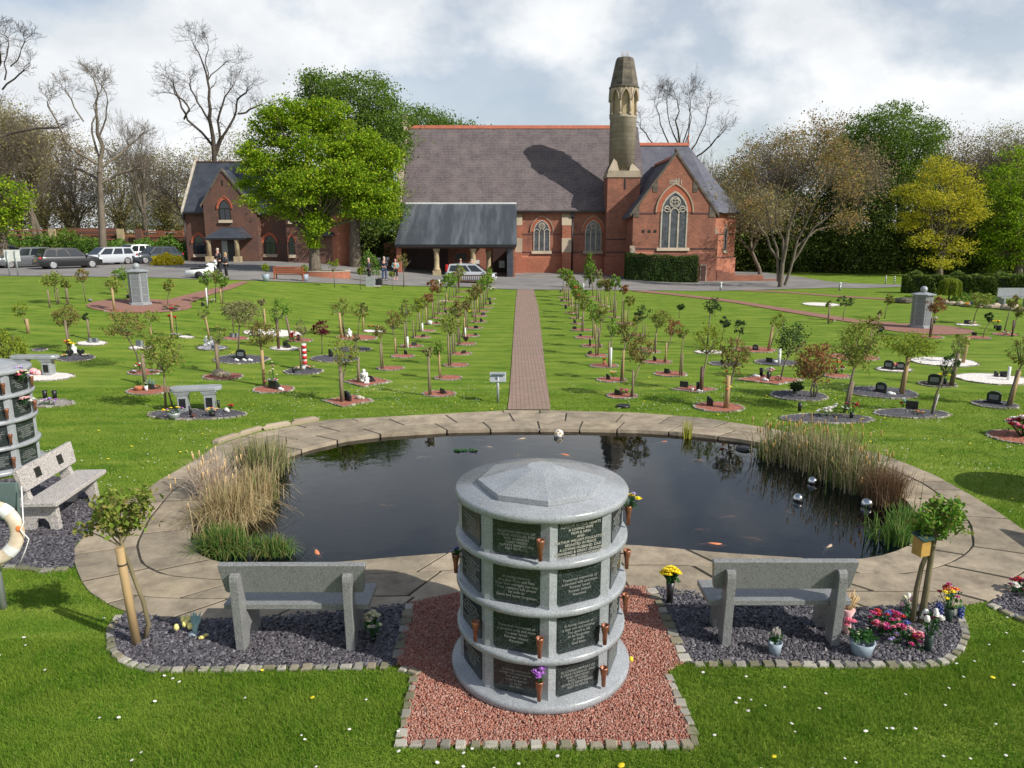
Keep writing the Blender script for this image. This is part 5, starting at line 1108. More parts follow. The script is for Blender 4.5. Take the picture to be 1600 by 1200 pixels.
for (x, s_, lb_) in ((219, 0.26, 'green agave in a terracotta bowl'), (236, 0.28, 'grey blue agave behind the small slate')):
 tuft('agave', G(x, 606)+Vector((0, 0, 0.03)), lb_, 'plant', 34, s_, 0.05, 0.035, iC if x < 225 else island_mat('agave_blue', [(0.16, 0.26, 0.22), (0.22, 0.32, 0.28)], transl=0.2), 0.7, 0.25, seed=int(x))
vase_at(218, 611, '', 'terracotta', 0.1, 0.13, lab='terracotta bowl on the red gravel agave bed'); PQ(237, 609, 'between red flower pots on the agave bed', 'book', 0.8); fl(229, 612, 'pale candle jar on the agave bed', ['crm'], 0.03, 0.05, 3, 0.03, 'white'); fl(247, 609, 'red ornament on the agave bed', ['red', 'ppk'], 0.08, 0.08, 5, 0.04)
T(237, 530, 482, 239, 24, 'og', 'behind the loose tree, on a white edged bed', dens=0.7); SK(237, 530, 508, 'behind the loose tree', 'tan_wood'); BD(202, 237, 544, 'w', 'with a flat grey tablet'); PQ(219, 542, 'flat on the white bed behind the loose tree', 'book', 1.2, mat_='granite_m')
for (x, y, h, lb_) in ((272, 525, 1.0, 'top'), (268, 526, 0.75, 'left'), (277, 526, 0.7, 'right')):
 p = G(x, y); mb = MB(); mb.tube([(0, 0, 0), (0, 0, h)], 0.015, 5); o = mb.build('poppy_pole', M['dgrn']); o.location = p; tag(o, f'red poppy on a rod beside a stake on the left lawn, {lb_} one', 'garden ornament'); mb = MB(); bloom_blob(mb, (0, -0.05, h), 0.12, 'rose', rnd); mb.build('poppy', M['red'], o)
SK(271, 527, 487, 'with red poppies on the left lawn', 'tan_wood'); BD(279, 303, 527, 'w', 'beside the red poppies'); fl(275, 529, 'white and blue flowers below the red poppies', ['wht', 'lil'], 0.18, 0.18, 8, 0.05)
T(259, 640, 519, 261, 62, 'og', 'large and dense, left of the stone bench on slate', dens=1.3, ybot=585, bark='bark_g'); SK(271, 638, 604, 'leaning at the tree beside the stone bench', 'grey_wood', xt=264, r=0.02); BD(233, 381, 648, 's', 'with the grey stone bench', asp=0.42)
vase_at(273, 655, '', 'metal', 0.13, 0.14, lab='yellow and purple pansies in a stone box left of the stone bench', cols=['yel', 'pur', 'yel'], n=16)
vase_at(332, 652, '', 'black', 0.1, 0.08, lab='yellow, orange and pink flowers in front of the stone bench', cols=['yel', 'org', 'ppk', 'yel'], n=16); fl(361, 639, 'dark red rose beside the stone bench', ['red'], 0.05, 0.08, 3, 0.05); PQ(354, 644, 'lying pale below the dark red rose', 'rock', 0.6, mat_='white_stone'); PQ(302, 653, 'flat dark dish below the stone bench', 'rock', 0.6, mat_='dark_wood'); vase_at(298, 650, 'left of the stone bench leg', 'black', 0.2, 0.035); vase_at(342, 640, 'right of the stone bench', 'black', 0.2, 0.035)
T(326, 476, 424, 324, 20, 'g', 'leftmost of three in front of the scooter', dens=1.2); T(337, 472, 420, 340, 24, 'og', 'middle of three in front of the scooter', dens=1.2); T(348, 475, 428, 351, 17, 'g', 'rightmost of three in front of the scooter', dens=1.2)
SK(324, 477, 450, 'leftmost of the three in front of the scooter', guard=True); SK(346, 475, 448, 'rightmost of the three in front of the scooter', 'tan_wood'); fl(331, 474, 'dark red and white flowers under three small trees', ['red', 'wht'], 0.22, 0.16, 8, 0.06); PQ(318, 478, 'under the three trees in front of the scooter', 'wedge', 0.9)
T(328, 530, 477, 321, 22, 'og', 'on an orange stake above white teddies', dens=0.6); SK(328, 531, 495, 'above the white teddy ornaments', 'tan_wood', xt=324); BD(308, 355, 544, 'w', 'with white teddies'); figure(324, 541, 'white teddy ornament, left one on the white bed', 0.36); figure(331, 541, 'white teddy ornament, right one on the white bed', 0.34); PQ(334, 545, 'in front of the white teddies', 'rock', 0.8, mat_='granite_m')
T(365, 521, 470, 366, 44, 'p', 'feathery weeping, left of the two pale weeping crowns', dens=1.5); T(372, 553, 468, 382, 50, 'p', 'feathery weeping, right of the two pale weeping crowns', dens=1.6); BD(349, 388, 529, 'r', 'under the left weeping tree'); PQ(363, 528, 'left under the weeping trees', 'book', 0.9, mat_='granite_m'); PQ(370, 528, 'right under the weeping trees', 'book', 0.9, mat_='granite_m')
BD(334, 419, 562, 's', 'with an upright headstone and white hearts'); PQ(377, 562, 'on slate under the weeping tree', 'head', 0.95, rz=R(-10)); fl(366, 560, 'yellow flowers left of the small headstone', ['yel', 'wht'], 0.14, 0.18, 8, 0.04); fl(383, 559, 'yellow bloom right of the small headstone', ['yel'], 0.03, 0.2, 3, 0.05)
for x in (369, 381, 390): PQ(x, 565, f'white heart pebble, {["left", "middle", "right"][(369, 381, 390).index(x)]} of three below the headstone', 'rock', 0.55, mat_='white')
T(342, 583, 504, 345, 30, 'og', 'with thin crown over a red gravel bed with rock', dens=0.45); SK(341, 584, 535, 'over the red gravel bed with rock', 'grey_wood', r=0.05); BD(319, 378, 589, 'r', 'with a rough rock'); PQ(343, 590, 'on the red gravel bed left of centre', 'rock', 1.6, mat_='stone')
T(434, 546, 467, 440, 30, 'g', 'on a tall pole over a white pebble bed', dens=1.1); SK(435.5, 546, 496, 'over the white pebble bed with plaque', 'dark_wood', r=0.05); BD(423, 467, 545, 'w', 'with a tilted black plaque'); PQ(449, 544, 'on the white pebble bed', 'wedge', 1.2)
BD(379, 471, 521, 'w', 'very large, on the left lawn', asp=0.75); T(415, 517, 464, 412, 12, 'p', 'thin, behind the large white bed', dens=0.5); SK(415, 517, 482, 'behind the large white bed', 'tan_wood'); SK(455, 532, 493, 'leaning at the right end of the large white bed', 'grey_wood', xt=449, r=0.05)
BD(449, 488, 532, 'r', 'with a red flower figure'); fl(459, 535, 'bright red flower figure right of the large white bed', ['red'], 0.13, 0.33, 20, 0.06); PQ(467, 533, 'dark block beside the red flower figure', 'head', 0.7, mat_='dark_wood')
T(414, 602, 498, 415, 47, 'rg', 'with dense russet crown over dark plaques and flowers', dens=1.4, ybot=540); SK(413, 603, 547, 'under the dense russet crown', 'tan_wood', r=0.045); BD(397, 459, 609, 'r', 'with dark plaque and lilac flowers'); fl(424, 605, 'lilac and white flowers on the bed under the russet crown', ['lil', 'wht', 'pnk'], 0.2, 0.22, 12, 0.05); PQ(430, 608, 'beside lilac flowers', 'wedge', 1.3); PQ(438, 611, 'white stone in front of the dark plaque', 'rock', 0.6, mat_='white')
fl(428, 606, 'cream flowers tied to the stake under the russet crown', ['crm', 'crm', 'ppk'], 0.13, 0.62, 8, 0.05)
p = G(477, 578); mb = MB(); h = at(477, 537, p.y).z-p.z; mb.tube([(0, 0, 0), (0, 0, 0.12)], 0.11, 8); mb.tube([(0, 0, 0.1), (0, 0, h)], 0.065, 10); o = mb.build('wrapped_trunk', M['white']); o.location = p; tag(o, 'tree stem wrapped in red and white scarves, left lawn', 'wrapped stem')
for k in range(4): mb = MB(); mb.lathe([(0.0, 0), (0.072, 0), (0.074, h*0.12), (0, h*0.121)], 10, (0, 0, h*(0.22+0.2*k))); mb.build('scarf', M['red'], o)
T(476, 577, 498, 474, 22, 'p', 'sparse, growing out of the red and white wrapped stem', dens=0.4); BD(445, 503, 581, 's', 'under the red and white wrapped stem'); SK(471, 578, 541, 'left of the red and white wrapped stem', 'grey_wood'); vase_at(459, 584, 'left of the wrapped stem', 'black', 0.18, 0.05); fl(466, 580, 'small ornaments at the foot of the wrapped stem', ['ppk', 'straw', 'wht'], 0.16, 0.08, 8, 0.05); fl(486, 579, 'brown and pink ornaments right of the wrapped stem', ['terracotta', 'ppk'], 0.14, 0.1, 6, 0.06)
# right part of the left lawn
T(540, 528, 465, 534, 34, 'og', 'with spreading twin crown behind white ornament', dens=0.9, stems=2); SK(534, 529, 488, 'orange brown, at the twin crowned tree', 'tan_wood', xt=532, r=0.05); BD(526, 588, 528, 'r', 'with white bird ornament'); figure(546, 527, 'white swan like ornament on red gravel', 0.33)
T(560, 524, 474, 563, 32, 'og', 'with ragged crown beyond the maroon tree', dens=1.1); T(568.5, 517, 474, 569, 12, 'd', 'with tiny crown on an orange stem', dens=0.7); SK(568, 518, 484, 'at the tiny crowned tree', 'tan_wood'); BD(567, 602, 518, 'w', 'with dark and orange ornaments'); fl(580, 516, 'dark ornaments left on the white bed', ['door', 'org'], 0.14, 0.16, 6, 0.08); fl(591, 517, 'tan ornaments right on the white bed', ['straw', 'door'], 0.16, 0.14, 6, 0.08)
T(503, 553, 501, 504, 26, 'm', 'like a red lollipop, the only maroon one', dens=1.6); BD(487, 560, 561, 's', 'large, with an upright black tablet'); PQ(517, 558, 'standing on the large slate bed near the maroon tree', 'curve', 0.8)
T(562, 598, 520, 560, 12, 'p', 'slim, rising from a diamond bed with white figures', dens=0.5); SK(561, 599, 562, 'on the diamond bed with white figures', r=0.04); BD(537, 611, 597, 'r', 'diamond shaped, with white figures', 'diamond'); figure(569, 597, 'white angel figure on the diamond bed', 0.36); figure(573, 600, 'low white figure in front of the angel', 0.24); fl(564, 598, 'pale flowers at the foot of the slim tree', ['crm', 'wht'], 0.16, 0.2, 10, 0.04); PQ(580, 597, 'leaning right of the white angel', 'wedge', 1.0)
BD(524, 579, 546, 's', 'narrow, behind the olive tree on the diamond bed')
T(533, 628, 527, 544, 44, 'og', 'with wide crown, on the diamond bed nearest the pond', dens=1.0); SK(534.5, 629, 570, 'on the diamond bed nearest the pond', 'grey_wood', r=0.05); BD(506, 583, 627, 'r', 'diamond shaped, nearest the pond on the left', 'diamond'); PQ(544, 628, 'on the diamond bed nearest the pond', 'curve', 0.85); PQ(561, 625, 'on the right of the diamond bed nearest the pond', 'rock', 0.7)
T(563, 452, 417, 564, 9, 'y', 'with pale round tuft in front of the grey memorial block', dens=1.0, name='sapling'); T(613.5, 453, 424, 613, 8, 'y', 'with tiny tuft in front of the woman in the teal top', dens=0.7, name='sapling'); T(631, 449, 393, 633, 20, 'rg', 'tall and wispy beside the porch', dens=0.6, name='sapling'); T(523, 449, 404, 523, 17, 'y', 'wispy yellow green before the tree planter', dens=0.6, name='sapling')
# right lawn
T(1061, 497, 475, 1063, 11, 'd', 'tiny, alone between the second row and the wide lawn', dens=1)
T(1097, 612, 508, 1103, 46, 'y', 'with loose orange tinged crown over a red bed with black vase', dens=0.8, bark='bark_g'); SK(1095, 613, 573, 'on the bed with black vase', 'dark_wood', r=0.045); BD(1052, 1120, 609, 'r', 'diamond shaped, with black vase', 'diamond', 0.7); PQ(1069, 606, 'left on the diamond bed with black vase', 'wedge', 1.0); vase_at(1090, 611, 'beside the loose orange tinged tree', 'black', 0.22, 0.05); vase_at(1082, 612, '', 'white', 0.08, 0.04, lab='small white cup beside the black vase'); PQ(1092, 613, 'pale stone below the black vase', 'rock', 0.45, mat_='white')
T(1105, 540, 462, 1110, 24, 'd', 'tall and upright behind the loose orange tinged tree', dens=1.0); BD(1087, 1129, 551, 'w', 'with red and white items'); fl(1113, 552, 'red and white items on a pale bed', ['red', 'wht'], 0.2, 0.06, 8, 0.04)
T(1125, 546, 495, 1130, 14, 'd', 'small and dark, left of a forked one', dens=1); T(1150, 547, 498, 1154, 22, 'd', 'small, forked, left of the large red gravel bed', dens=0.9); BD(1109, 1155, 569, 's', 'oval, right of the loose orange tinged tree'); PQ(1130, 569, 'on the oval slate bed', 'wedge', 0.7)
T(1136, 637, 528, 1143, 46, 'rg', 'with russet crown on an orange stake above the pond', dens=1.3); SK(1135, 639, 587, 'nearest the pond right of the path', 'tan_wood', r=0.06); BD(1086, 1160, 637, 'r', 'nearest the pond, with black figure'); PQ(1109, 635, 'black animal shaped, nearest the pond on the right', 'curve', 0.75, lab='black animal shaped ornament on the red bed nearest the pond on the right')
fl(1131, 638, 'orange and yellow flowers tied to the orange stake', ['org', 'yel', 'red'], 0.16, 0.82, 10, 0.06)
T(1202, 548, 488, 1213, 26, 'y', 'bending right from a leaning orange stake', dens=0.7); SK(1200, 549, 508, 'leaning on the large red gravel bed', 'tan_wood', xt=1205, r=0.05); BD(1148, 1210, 547, 'r', 'large oval, with small cross'); PQ(1180, 548, 'small on the large oval red bed', 'head', 0.6)
T(1219, 594, 503, 1233, 50, 'd', 'with wide dark crown over a triangular red bed', dens=1.0, ybot=556); BD(1150, 1253, 594, 'r', 'triangular, with angel and vases', 'diamond', 0.7); fl(1204, 590, 'white angel and pale flowers on the triangular bed', ['wht', 'ppk', 'wht'], 0.18, 0.26, 10, 0.07); vase_at(1189, 588, 'left of the angel', 'black', 0.22, 0.06); vase_at(1200, 595, 'in front of the angel', 'black', 0.24, 0.055); PQ(1180, 590, 'pale stone far left on the triangular bed', 'rock', 0.6, mat_='white'); PQ(1194, 596, 'pale stone in front on the triangular bed', 'rock', 0.6, mat_='white'); fl(1216, 597, 'pink flower posy right of the angel', ['ppk', 'pnk'], 0.1, 0.12, 7, 0.05)
SK(1217, 570, 544, 'white, on the slate bed behind the wide dark tree', guard=True, r=0.05); BD(1181, 1244, 567, 's', 'behind the wide dark crowned tree'); PQ(1202, 567, 'on the slate behind the dark tree', 'wedge', 0.9); PQ(1212, 568, 'pale item on the slate behind the dark tree', 'rock', 0.6, mat_='white')
T(1270, 622, 537, 1269, 62, 'rb', 'large and bushy, orange brown, on slate', dens=1.6, stems=4, ybot=598, name='japanese_maple'); BD(1206, 1290, 619, 's', 'under the bushy orange brown maple'); T(1243, 616, 596, 1244, 20, 'd', 'low dark shrub beside the orange brown maple', dens=2.5, name='small_shrub', ybot=612, lab='low dark green shrub left of the bushy orange brown maple')
T(1319, 645, 500, 1331, 66, 'og', 'tallest, beside the slate bed behind the reeds', dens=1.6, ybot=580, bark='bark_p'); SK(1323, 640, 596, 'at the tallest tree behind the reeds', 'grey_wood', xt=1328, r=0.055); BD(1222, 1362, 655, 's', 'large, behind the reed bed', asp=0.42)
fl(1291, 652, 'white flowers on the large slate bed behind the reeds', ['wht', 'wht'], 0.2, 0.18, 12, 0.06); fl(1310, 648, 'white and green flowers by the tallest tree', ['wht', 'grn', 'wht'], 0.2, 0.22, 12, 0.05); fl(1330, 655, 'dark red roses right of the tallest tree trunk', ['red', 'maroon'], 0.2, 0.2, 10, 0.045, 'black'); vase_at(1249, 644, 'alone at the left of the large slate bed', 'black', 0.2, 0.05)
T(1358, 546, 493, 1361, 24, 'rg', 'behind the tallest tree, over a red bed', dens=1.2); SK(1359, 547, 519, 'behind the tallest tree', 'grey_wood'); BD(1298, 1370, 559, 'r', 'behind the tallest tree')
fl(1306, 584, 'orange flowers left on the bed behind the maple', ['org', 'straw'], 0.16, 0.25, 9, 0.06, 'black'); fl(1314, 585, 'white and red flowers right on the bed behind the maple', ['wht', 'red'], 0.16, 0.2, 9, 0.06); BD(1288, 1328, 588, 'r', 'just behind the orange brown maple')
T(1293, 505, 470, 1293, 10, 'og', 'thin, at the red path bend', dens=0.5); SK(1294, 506, 479, 'at the red path bend'); T(1317, 501, 461, 1318, 25, 'd', 'left of the right monument, beside the path', dens=0.7); BD(1256, 1309, 476, 'w', 'large and flat beyond the right path', asp=1.1)
fl(1299, 505, 'red and white items at the thin tree by the path', ['red', 'wht', 'black'], 0.2, 0.1, 7, 0.06); T(1382, 498, 458, 1386, 14, 'og', 'small, between road and right monument', dens=0.8)
T(1373, 520, 484, 1373, 8, 'rg', 'tiny, at the left rim of the monument circle', dens=0.8); SK(1371, 521, 490, 'at the left rim of the right monument circle'); PQ(1377, 519, 'at the left rim of the right monument circle', 'head', 0.7)
T(1454, 527, 464, 1457, 27, 'rb', 'in front of the right monument', dens=1.5); SK(1452.5, 528, 497, 'in front of the right monument', 'dark_wood', r=0.04); BD(1435, 1472, 527, 'r', 'in front of the right monument'); fl(1460, 506, 'white flowers in a dark box behind the right monument', ['wht', 'ppk'], 0.1, 0.1, 5, 0.07, 'black')
T(1520, 506, 455, 1527, 38, 'og', 'umbrella shaped, near the stone row', dens=2.2, name='umbrella_tree'); BD(1496, 1528, 508, 'w', 'under the umbrella shaped tree'); PQ(1511, 507, 'under the umbrella shaped tree', 'wedge', 1.1); fl(1518, 508, 'white flowers under the umbrella shaped tree', ['wht', 'ppk'], 0.2, 0.12, 8, 0.06)
T(1535, 529, 489, 1541, 11, 'd', 'tiny, with white tie, on a red bed at right', dens=1); BD(1508, 1546, 528, 'r', 'under the tiny tree at right'); PQ(1522, 525, 'behind the tiny tree at right', 'wedge', 0.8)
T(1569, 518, 461, 1577, 16, 'rg', 'slim, beside red flowers at right', dens=0.9); fl(1554, 514, 'red and yellow flowers in a dark box at right', ['red', 'yel'], 0.2, 0.22, 10, 0.07, 'black'); vase_at(1560, 517, '', 'black', 0.2, 0.12, lab='dark square box below the red and yellow flowers')
T(1581, 525, 474, 1590, 20, 'og', 'on a dark stake near the right edge', dens=1.0); SK(1581, 526, 500, 'near the right edge', 'dark_wood'); BD(1553, 1589, 523, 'r', 'near the right edge, with magenta flowers'); fl(1573, 524, 'magenta and white flowers near the right edge', ['mag', 'wht'], 0.22, 0.14, 9, 0.06)
T(1503.5, 567, 520, 1496, 24, 'og', 'behind the large white bed on an orange stake', dens=0.5); SK(1504, 568, 527, 'orange, on the large white bed at right', 'tan_wood', xt=1508, r=0.055); BD(1427, 1521, 566, 'w', 'large, centre of the right lawn')
T(1484, 602, 524, 1492, 26, 'og', 'forked, over yellow flowers', dens=0.6, bark='bark_p'); SK(1487, 604, 553, 'over the yellow flowers', 'grey_wood', xt=1491, r=0.05); BD(1438, 1491, 601, 'n', 'with yellow flowers and black plaque'); fl(1476, 601, 'yellow flowers in dark vases beside a black plaque', ['yel', 'yel', 'org'], 0.2, 0.15, 12, 0.05, 'dgrn'); PQ(1459, 603, 'large, beside yellow flowers', 'head', 0.95)
T(1455, 648, 552, 1472, 28, 'd', 'sparse, on the slate bed nearest the right reeds', dens=0.8); SK(1456, 648, 616, 'wrapped in white ties on the near right slate bed', 'granite_w', xt=1463, r=0.02); BD(1369, 1481, 647, 's', 'long, nearest the right reeds', asp=0.5); PQ(1424, 640, 'on the long slate bed', 'wedge', 1.2); fl(1411, 638, 'dark red rose with teal leaf on the long slate bed', ['red', 'aqua'], 0.07, 0.16, 5, 0.05); fl(1434, 649, 'low yellowish plant on the long slate bed', ['straw', 'org'], 0.12, 0.08, 8, 0.03)
T(1406, 614, 519, 1413, 76, 'y', 'with wide flat yellow green crown', dens=1.6, ybot=560); SK(1409, 617, 558, 'tall orange, under the wide yellow green crown', 'tan_wood', xt=1413, r=0.055); BD(1329, 1428, 614, 's', 'under the wide yellow green crown'); PQ(1376, 614, 'standing under the wide yellow green crown', 'head', 0.8); PQ(1390, 618, 'flat white, under the wide yellow green crown', 'rock', 0.6, mat_='white')
BD(1371, 1422, 578, 'w', 'thin, with black plaque and figures'); PQ(1388, 578, 'left of pink figures', 'head', 0.85); fl(1398, 578, 'pink and yellow figures between two dark stones', ['ppk', 'yel', 'pnk'], 0.18, 0.2, 9, 0.06); PQ(1406, 579, 'right of pink figures', 'head', 0.75)
T(1573, 636, 522, 1588, 42, 'og', 'twin stemmed, at the right edge', dens=1.1, ybot=575); SK(1577, 635, 578, 'tan, at the twin stemmed tree near the right edge', 'tan_wood', xt=1584, r=0.055); BD(1524, 1587, 633, 's', 'with leaning black plaque near the right edge'); PQ(1552, 631, 'leaning on the slate bed near the right edge', 'head', 0.9)
BD(1500, 1602, 593, 'w', 'large, touching the right edge'); vase_at(1569, 590, '', 'black', 0.14, 0.14, lab='dark bowl on the white bed at the right edge'); PQ(1556, 590, 'left on the white bed at the right edge', 'curve', 0.6); SK(1575, 595, 573, 'on the white bed at the right edge', guard=True, r=0.04)
BD(1548, 1640, 684, 'r', 'at the right edge under the large red and white flowers'); BD(1572, 1640, 667, 'w', 'touching the right edge behind the red flowers') if False else None
# left side beds near the round memorial
BD(-10, 114, 589, 'w', 'large, under the left stone bench', asp=0.5); BD(20, 114, 631, 'g', 'right of the left round memorial', asp=0.5); fl(78, 634, 'purple and white pansies on the grey gravel bed', ['pur', 'wht', 'lil'], 0.2, 0.14, 14, 0.05); vase_at(71, 624, 'left at the back of the grey gravel bed', 'black', 0.2, 0.06); vase_at(86, 624, 'right at the back of the grey gravel bed', 'black', 0.2, 0.06)
vase_at(80, 586, '', 'black', 0.22, 0.07, lab='yellow flowers in a black box by the left stone bench', cols=['yel', 'org'], n=9); PQ(53, 586, 'pinkish round basket by the left stone bench', 'rock', 1.3, mat_='ppk', lab='pinkish round pot on white pebbles by the left stone bench'); BD(50, 73, 547, 's', 'small, behind the left stone bench')
def stone_bench(px, py, rz, lab, w=1.0, s=1.0):
 root = empty('stone_bench', G(px, py)+Vector((0, 0, 0.02)), lab, 'bench', rz=rz, sc=s); mb = MB()
 pts = [(-w/2+0.12*math.cos(a)-0.0, 0.17*math.sin(a)) for a in np.linspace(math.pi/2, 3*math.pi/2, 9)]+[(w/2+0.12*math.cos(a), 0.17*math.sin(a)) for a in np.linspace(-math.pi/2, math.pi/2, 9)]
 mb.prism(pts, 0.42, 0.50); mb.build('seat', M['granite_p'], root, bevel=0.015)
 for q in (-1, 1):
  mb = MB(); x = q*w*0.33; mb.box(x-0.10, x+0.10, -0.13, 0.13, 0, 0.34); mb.box(x-0.13, x+0.13, -0.145, 0.145, 0.34, 0.38); mb.box(x-0.16, x+0.16, -0.155, 0.155, 0.38, 0.42); lg = mb.build('pedestal', M['granite_p'], root, bevel=0.006)
  mb = MB(); mb.box(x-0.065, x+0.065, -0.134, -0.1302, 0.07, 0.27); mb.build('plaque', M['black_stone'], lg)
stone_bench(309, 641, R(12), 'grey stone bench with two plaques on its pedestals, on slate, left lawn', 0.80, 1.12); stone_bench(58, 586, R(2), 'grey stone bench on white pebbles beside the left round memorial', 0.95, 1.1)
# round yellow green bush by the left memorial
def bush(px, py, rx, rz_, lab, col, n=1500, leaf=0.06, name='shrub', cat='shrub', ry=None, trunk=True):
 p = G(px, py); rr = np.random.default_rng(int(px+py)); u = rr.normal(size=(n, 3)); u /= np.linalg.norm(u, axis=1)[:, None]; u[:, 2] = np.abs(u[:, 2])*1.0-0.15
 bump_ = 1+0.13*np.sin(u[:, 0]*7+1)*np.cos(u[:, 1]*6)+0.08*np.sin(u[:, 2]*11+u[:, 0]*5); q = rr.uniform(0.55, 1.0, n)**0.5
 P = u*(q*bump_)[:, None]*np.array([rx, ry or rx, rz_])+np.array([0, 0, rz_*0.15]); P[:, 2] = np.maximum(P[:, 2], 0.02)
 root = empty(name, p, lab, cat); V_, F_ = leaf_mesh(P, leaf, rr, 0.1); np_mesh('foliage', V_, F_, col, root)
 if trunk:
  mb = MB()
  for k in range(5): a = k*1.25; mb.tube([(0, 0, 0), (math.cos(a)*rx*.3, math.sin(a)*rx*.3, rz_*.5), (math.cos(a)*rx*.55, math.sin(a)*rx*.55, rz_*.85)], [0.03*rz_, 0.02*rz_, 0.008*rz_], 5)
  mb.build('stem', M['bark'], root)
 return root
bush(10, 566, 0.62, 0.95, 'rounded yellow green bush behind the left round memorial', CROWN['y'], 2600, 0.07)
# foreground rose trees
def rose_tree(lab, base, stem_pts, crown_c, crown_r, n, col, leaf=0.055, seed=1, side=None, r0=0.03, stems2=None):
 root = empty('rose_tree', base, lab, 'tree'); rd = random.Random(seed); rr = np.random.default_rng(seed); b0 = Vector(base); mb = MB()
 pts = [Vector(p)-b0 for p in stem_pts]; mb.tube(pts, [r0*(1-0.35*i/(len(pts)-1)) for i in range(len(pts))], 10)
 if stems2: q = [Vector(p)-b0 for p in stems2]; mb.tube(q, [r0*0.8*(1-0.3*i/(len(q)-1)) for i in range(len(q))], 9)
 f = pts[-1]; tips = []; c = Vector(crown_c)-b0
 for k in range(13):
  u = Vector((rd.gauss(0, 1), rd.gauss(0, 1), rd.gauss(0.2, 1))).normalized(); e = c+Vector((u.x*crown_r[0], u.y*crown_r[1], u.z*crown_r[2]))*rd.uniform(0.6, 0.95)
  m_ = f.lerp(e, 0.45)+Vector((rd.uniform(-.02, .02), rd.uniform(-.02, .02), -0.02)); mb.tube([f, m_, e], [r0*0.4, r0*0.25, r0*0.10], 5, False); tips += [m_.lerp(e, 0.4), m_.lerp(e, 0.75), e]
  for _ in range(3):
   e2 = m_.lerp(e, rd.uniform(.3, 1))+Vector((rd.uniform(-1, 1), rd.uniform(-1, 1), rd.uniform(-.4, 1)))*0.09; mb.tube([m_.lerp(e, rd.uniform(0, .6)), e2], [r0*0.14, r0*0.06], 4, False); tips.append(e2)
 if side:
  for e in side: e = Vector(e)-b0; m_ = f.lerp(e, 0.5)-Vector((0, 0, 0.03)); mb.tube([f-Vector((0, 0, 0.08)), m_, e], [r0*0.4, r0*0.25, r0*0.1], 5, False); tips += [m_.lerp(e, .7), e, e, e+Vector((0.03, 0, 0.02))]
 mb.build('trunk', M['bark_g'], root); T_ = np.array([list(t) for t in tips])
 P = T_[rr.integers(0, len(T_), n)]+rr.normal(0, 0.038, (n, 3)); V_, F_ = leaf_mesh(P, leaf, rr, 0.3, 0.62); np_mesh('crown', V_, F_, CROWN[col], root); return root
bs = G(226, 1000); ft = at(203, 893, bs.y+0.0)
cc_ = at(187, 798, bs.y); K_ = Kat(cc_)
rose_tree('foreground rose tree with green crown at the left end of the left slate bed', bs, [bs, at(232, 975, bs.y), at(224, 940, bs.y), at(210, 905, bs.y), at(196, 866, bs.y), at(188, 842, bs.y)], cc_, (52/K_, 0.27, 36/K_), 850, 'og', 0.066, 3, side=[at(128, 826, bs.y), at(150, 815, bs.y+.1), at(232, 775, bs.y)], r0=0.026)
s0 = G(214, 1006); s1 = at(186, 855, s0.y); mb = MB(); mb.tube([Vector((0, 0, -0.03)), s1-s0], [0.043, 0.041], 14); o = mb.build('tree_stake', M['tan_wood']); o.location = s0; tag(o, 'stout tan round stake beside the foreground rose tree on the left', 'stake')
sv_ = (s1-s0); mb = MB(); mb.lathe([(0.044, 0), (0.050, 0.008), (0.044, 0.016)], 12, sv_*0.82); mb.build('tie', M['black'], o)
bs = G(1438, 976); cc_ = at(1462, 806, bs.y); K_ = Kat(cc_)
rose_tree('foreground tree with dense green crown and bird box, right end of slate bed', bs, [bs, at(1446, 930, bs.y), at(1452, 890, bs.y), at(1458, 850, bs.y), at(1463, 832, bs.y)], cc_, (44/K_, 0.26, 38/K_), 1500, 'g', 0.058, 8, r0=0.038, stems2=[bs+Vector((-0.08, 0.02, 0)), at(1432, 920, bs.y+.03), at(1440, 885, bs.y+.03), at(1456, 848, bs.y)])
q = at(1440, 851, bs.y-0.04); root = empty('bird_box', q, 'small wooden bird box with green roof tied to the foreground tree on the right', 'bird box', rz=R(20)); mb = MB()
mb.prism([(-0.06, -0.11), (0.06, -0.11), (0.06, 0.10), (-0.06, 0.07)], -0.065, 0.065, 'x'); mb.build('box', M['ochre'], root, bevel=0.004); mb = MB(); mb.cbox((0, -0.005, 0.10), (0.165, 0.17, 0.014), rx=R(14)); mb.build('roof', M['greenroof'], root); mb = MB(); mb.tube([(0.066, -0.02, 0.0), (0.08, 0, 0.05), (0.075, 0.05, 0.03), (0.068, -0.03, -0.05)], 0.006, 5); mb.build('tie', M['white'], root)
# ---- square monuments with ball finials
def monument(px, py, rz, lab):
 p = G(px, py); s = (63/Kat(p))/1.80; root = empty('memorial_column', p, lab, 'monument', rz=rz, sc=s); mb = MB(); mb.lathe([(0, 0), (0.50, 0), (0.50, 0.10), (0, 0.10)], 6, smooth=False); mb.build('base', M['granite_p'], root)
 mb = MB(); mb.lathe([(0, 0.101), (0.415, 0.101), (0.415, 1.46), (0, 1.46)], 6, smooth=False); mb.build('shaft', M['granite_p'], root)
 for k in range(6):
  m_ = Matrix.Rotation(R(60*k+30), 4, 'Z'); mb = MB(); d = 0.36
  for j in range(4): mb.box(d-0.01, d+0.012, -0.155, 0.155, 0.16+j*0.32, 0.45+j*0.32, m_)
  mb.build('inscribed_panel', M['granite_m'], root)
 mb = MB(); mb.lathe([(0, 1.46), (0.52, 1.46), (0.53, 1.50), (0.22, 1.57), (0, 1.57)], 6, smooth=False); mb.build('cap', M['granite_p'], root, bevel=0.006); mb = MB(); mb.ball((0, 0, 1.70), 0.15, 18, 10); mb.lathe([(0.14, 1.57), (0.09, 1.60), (0.09, 1.62)], 14); mb.build('ball_finial', M['granite_p'], root)
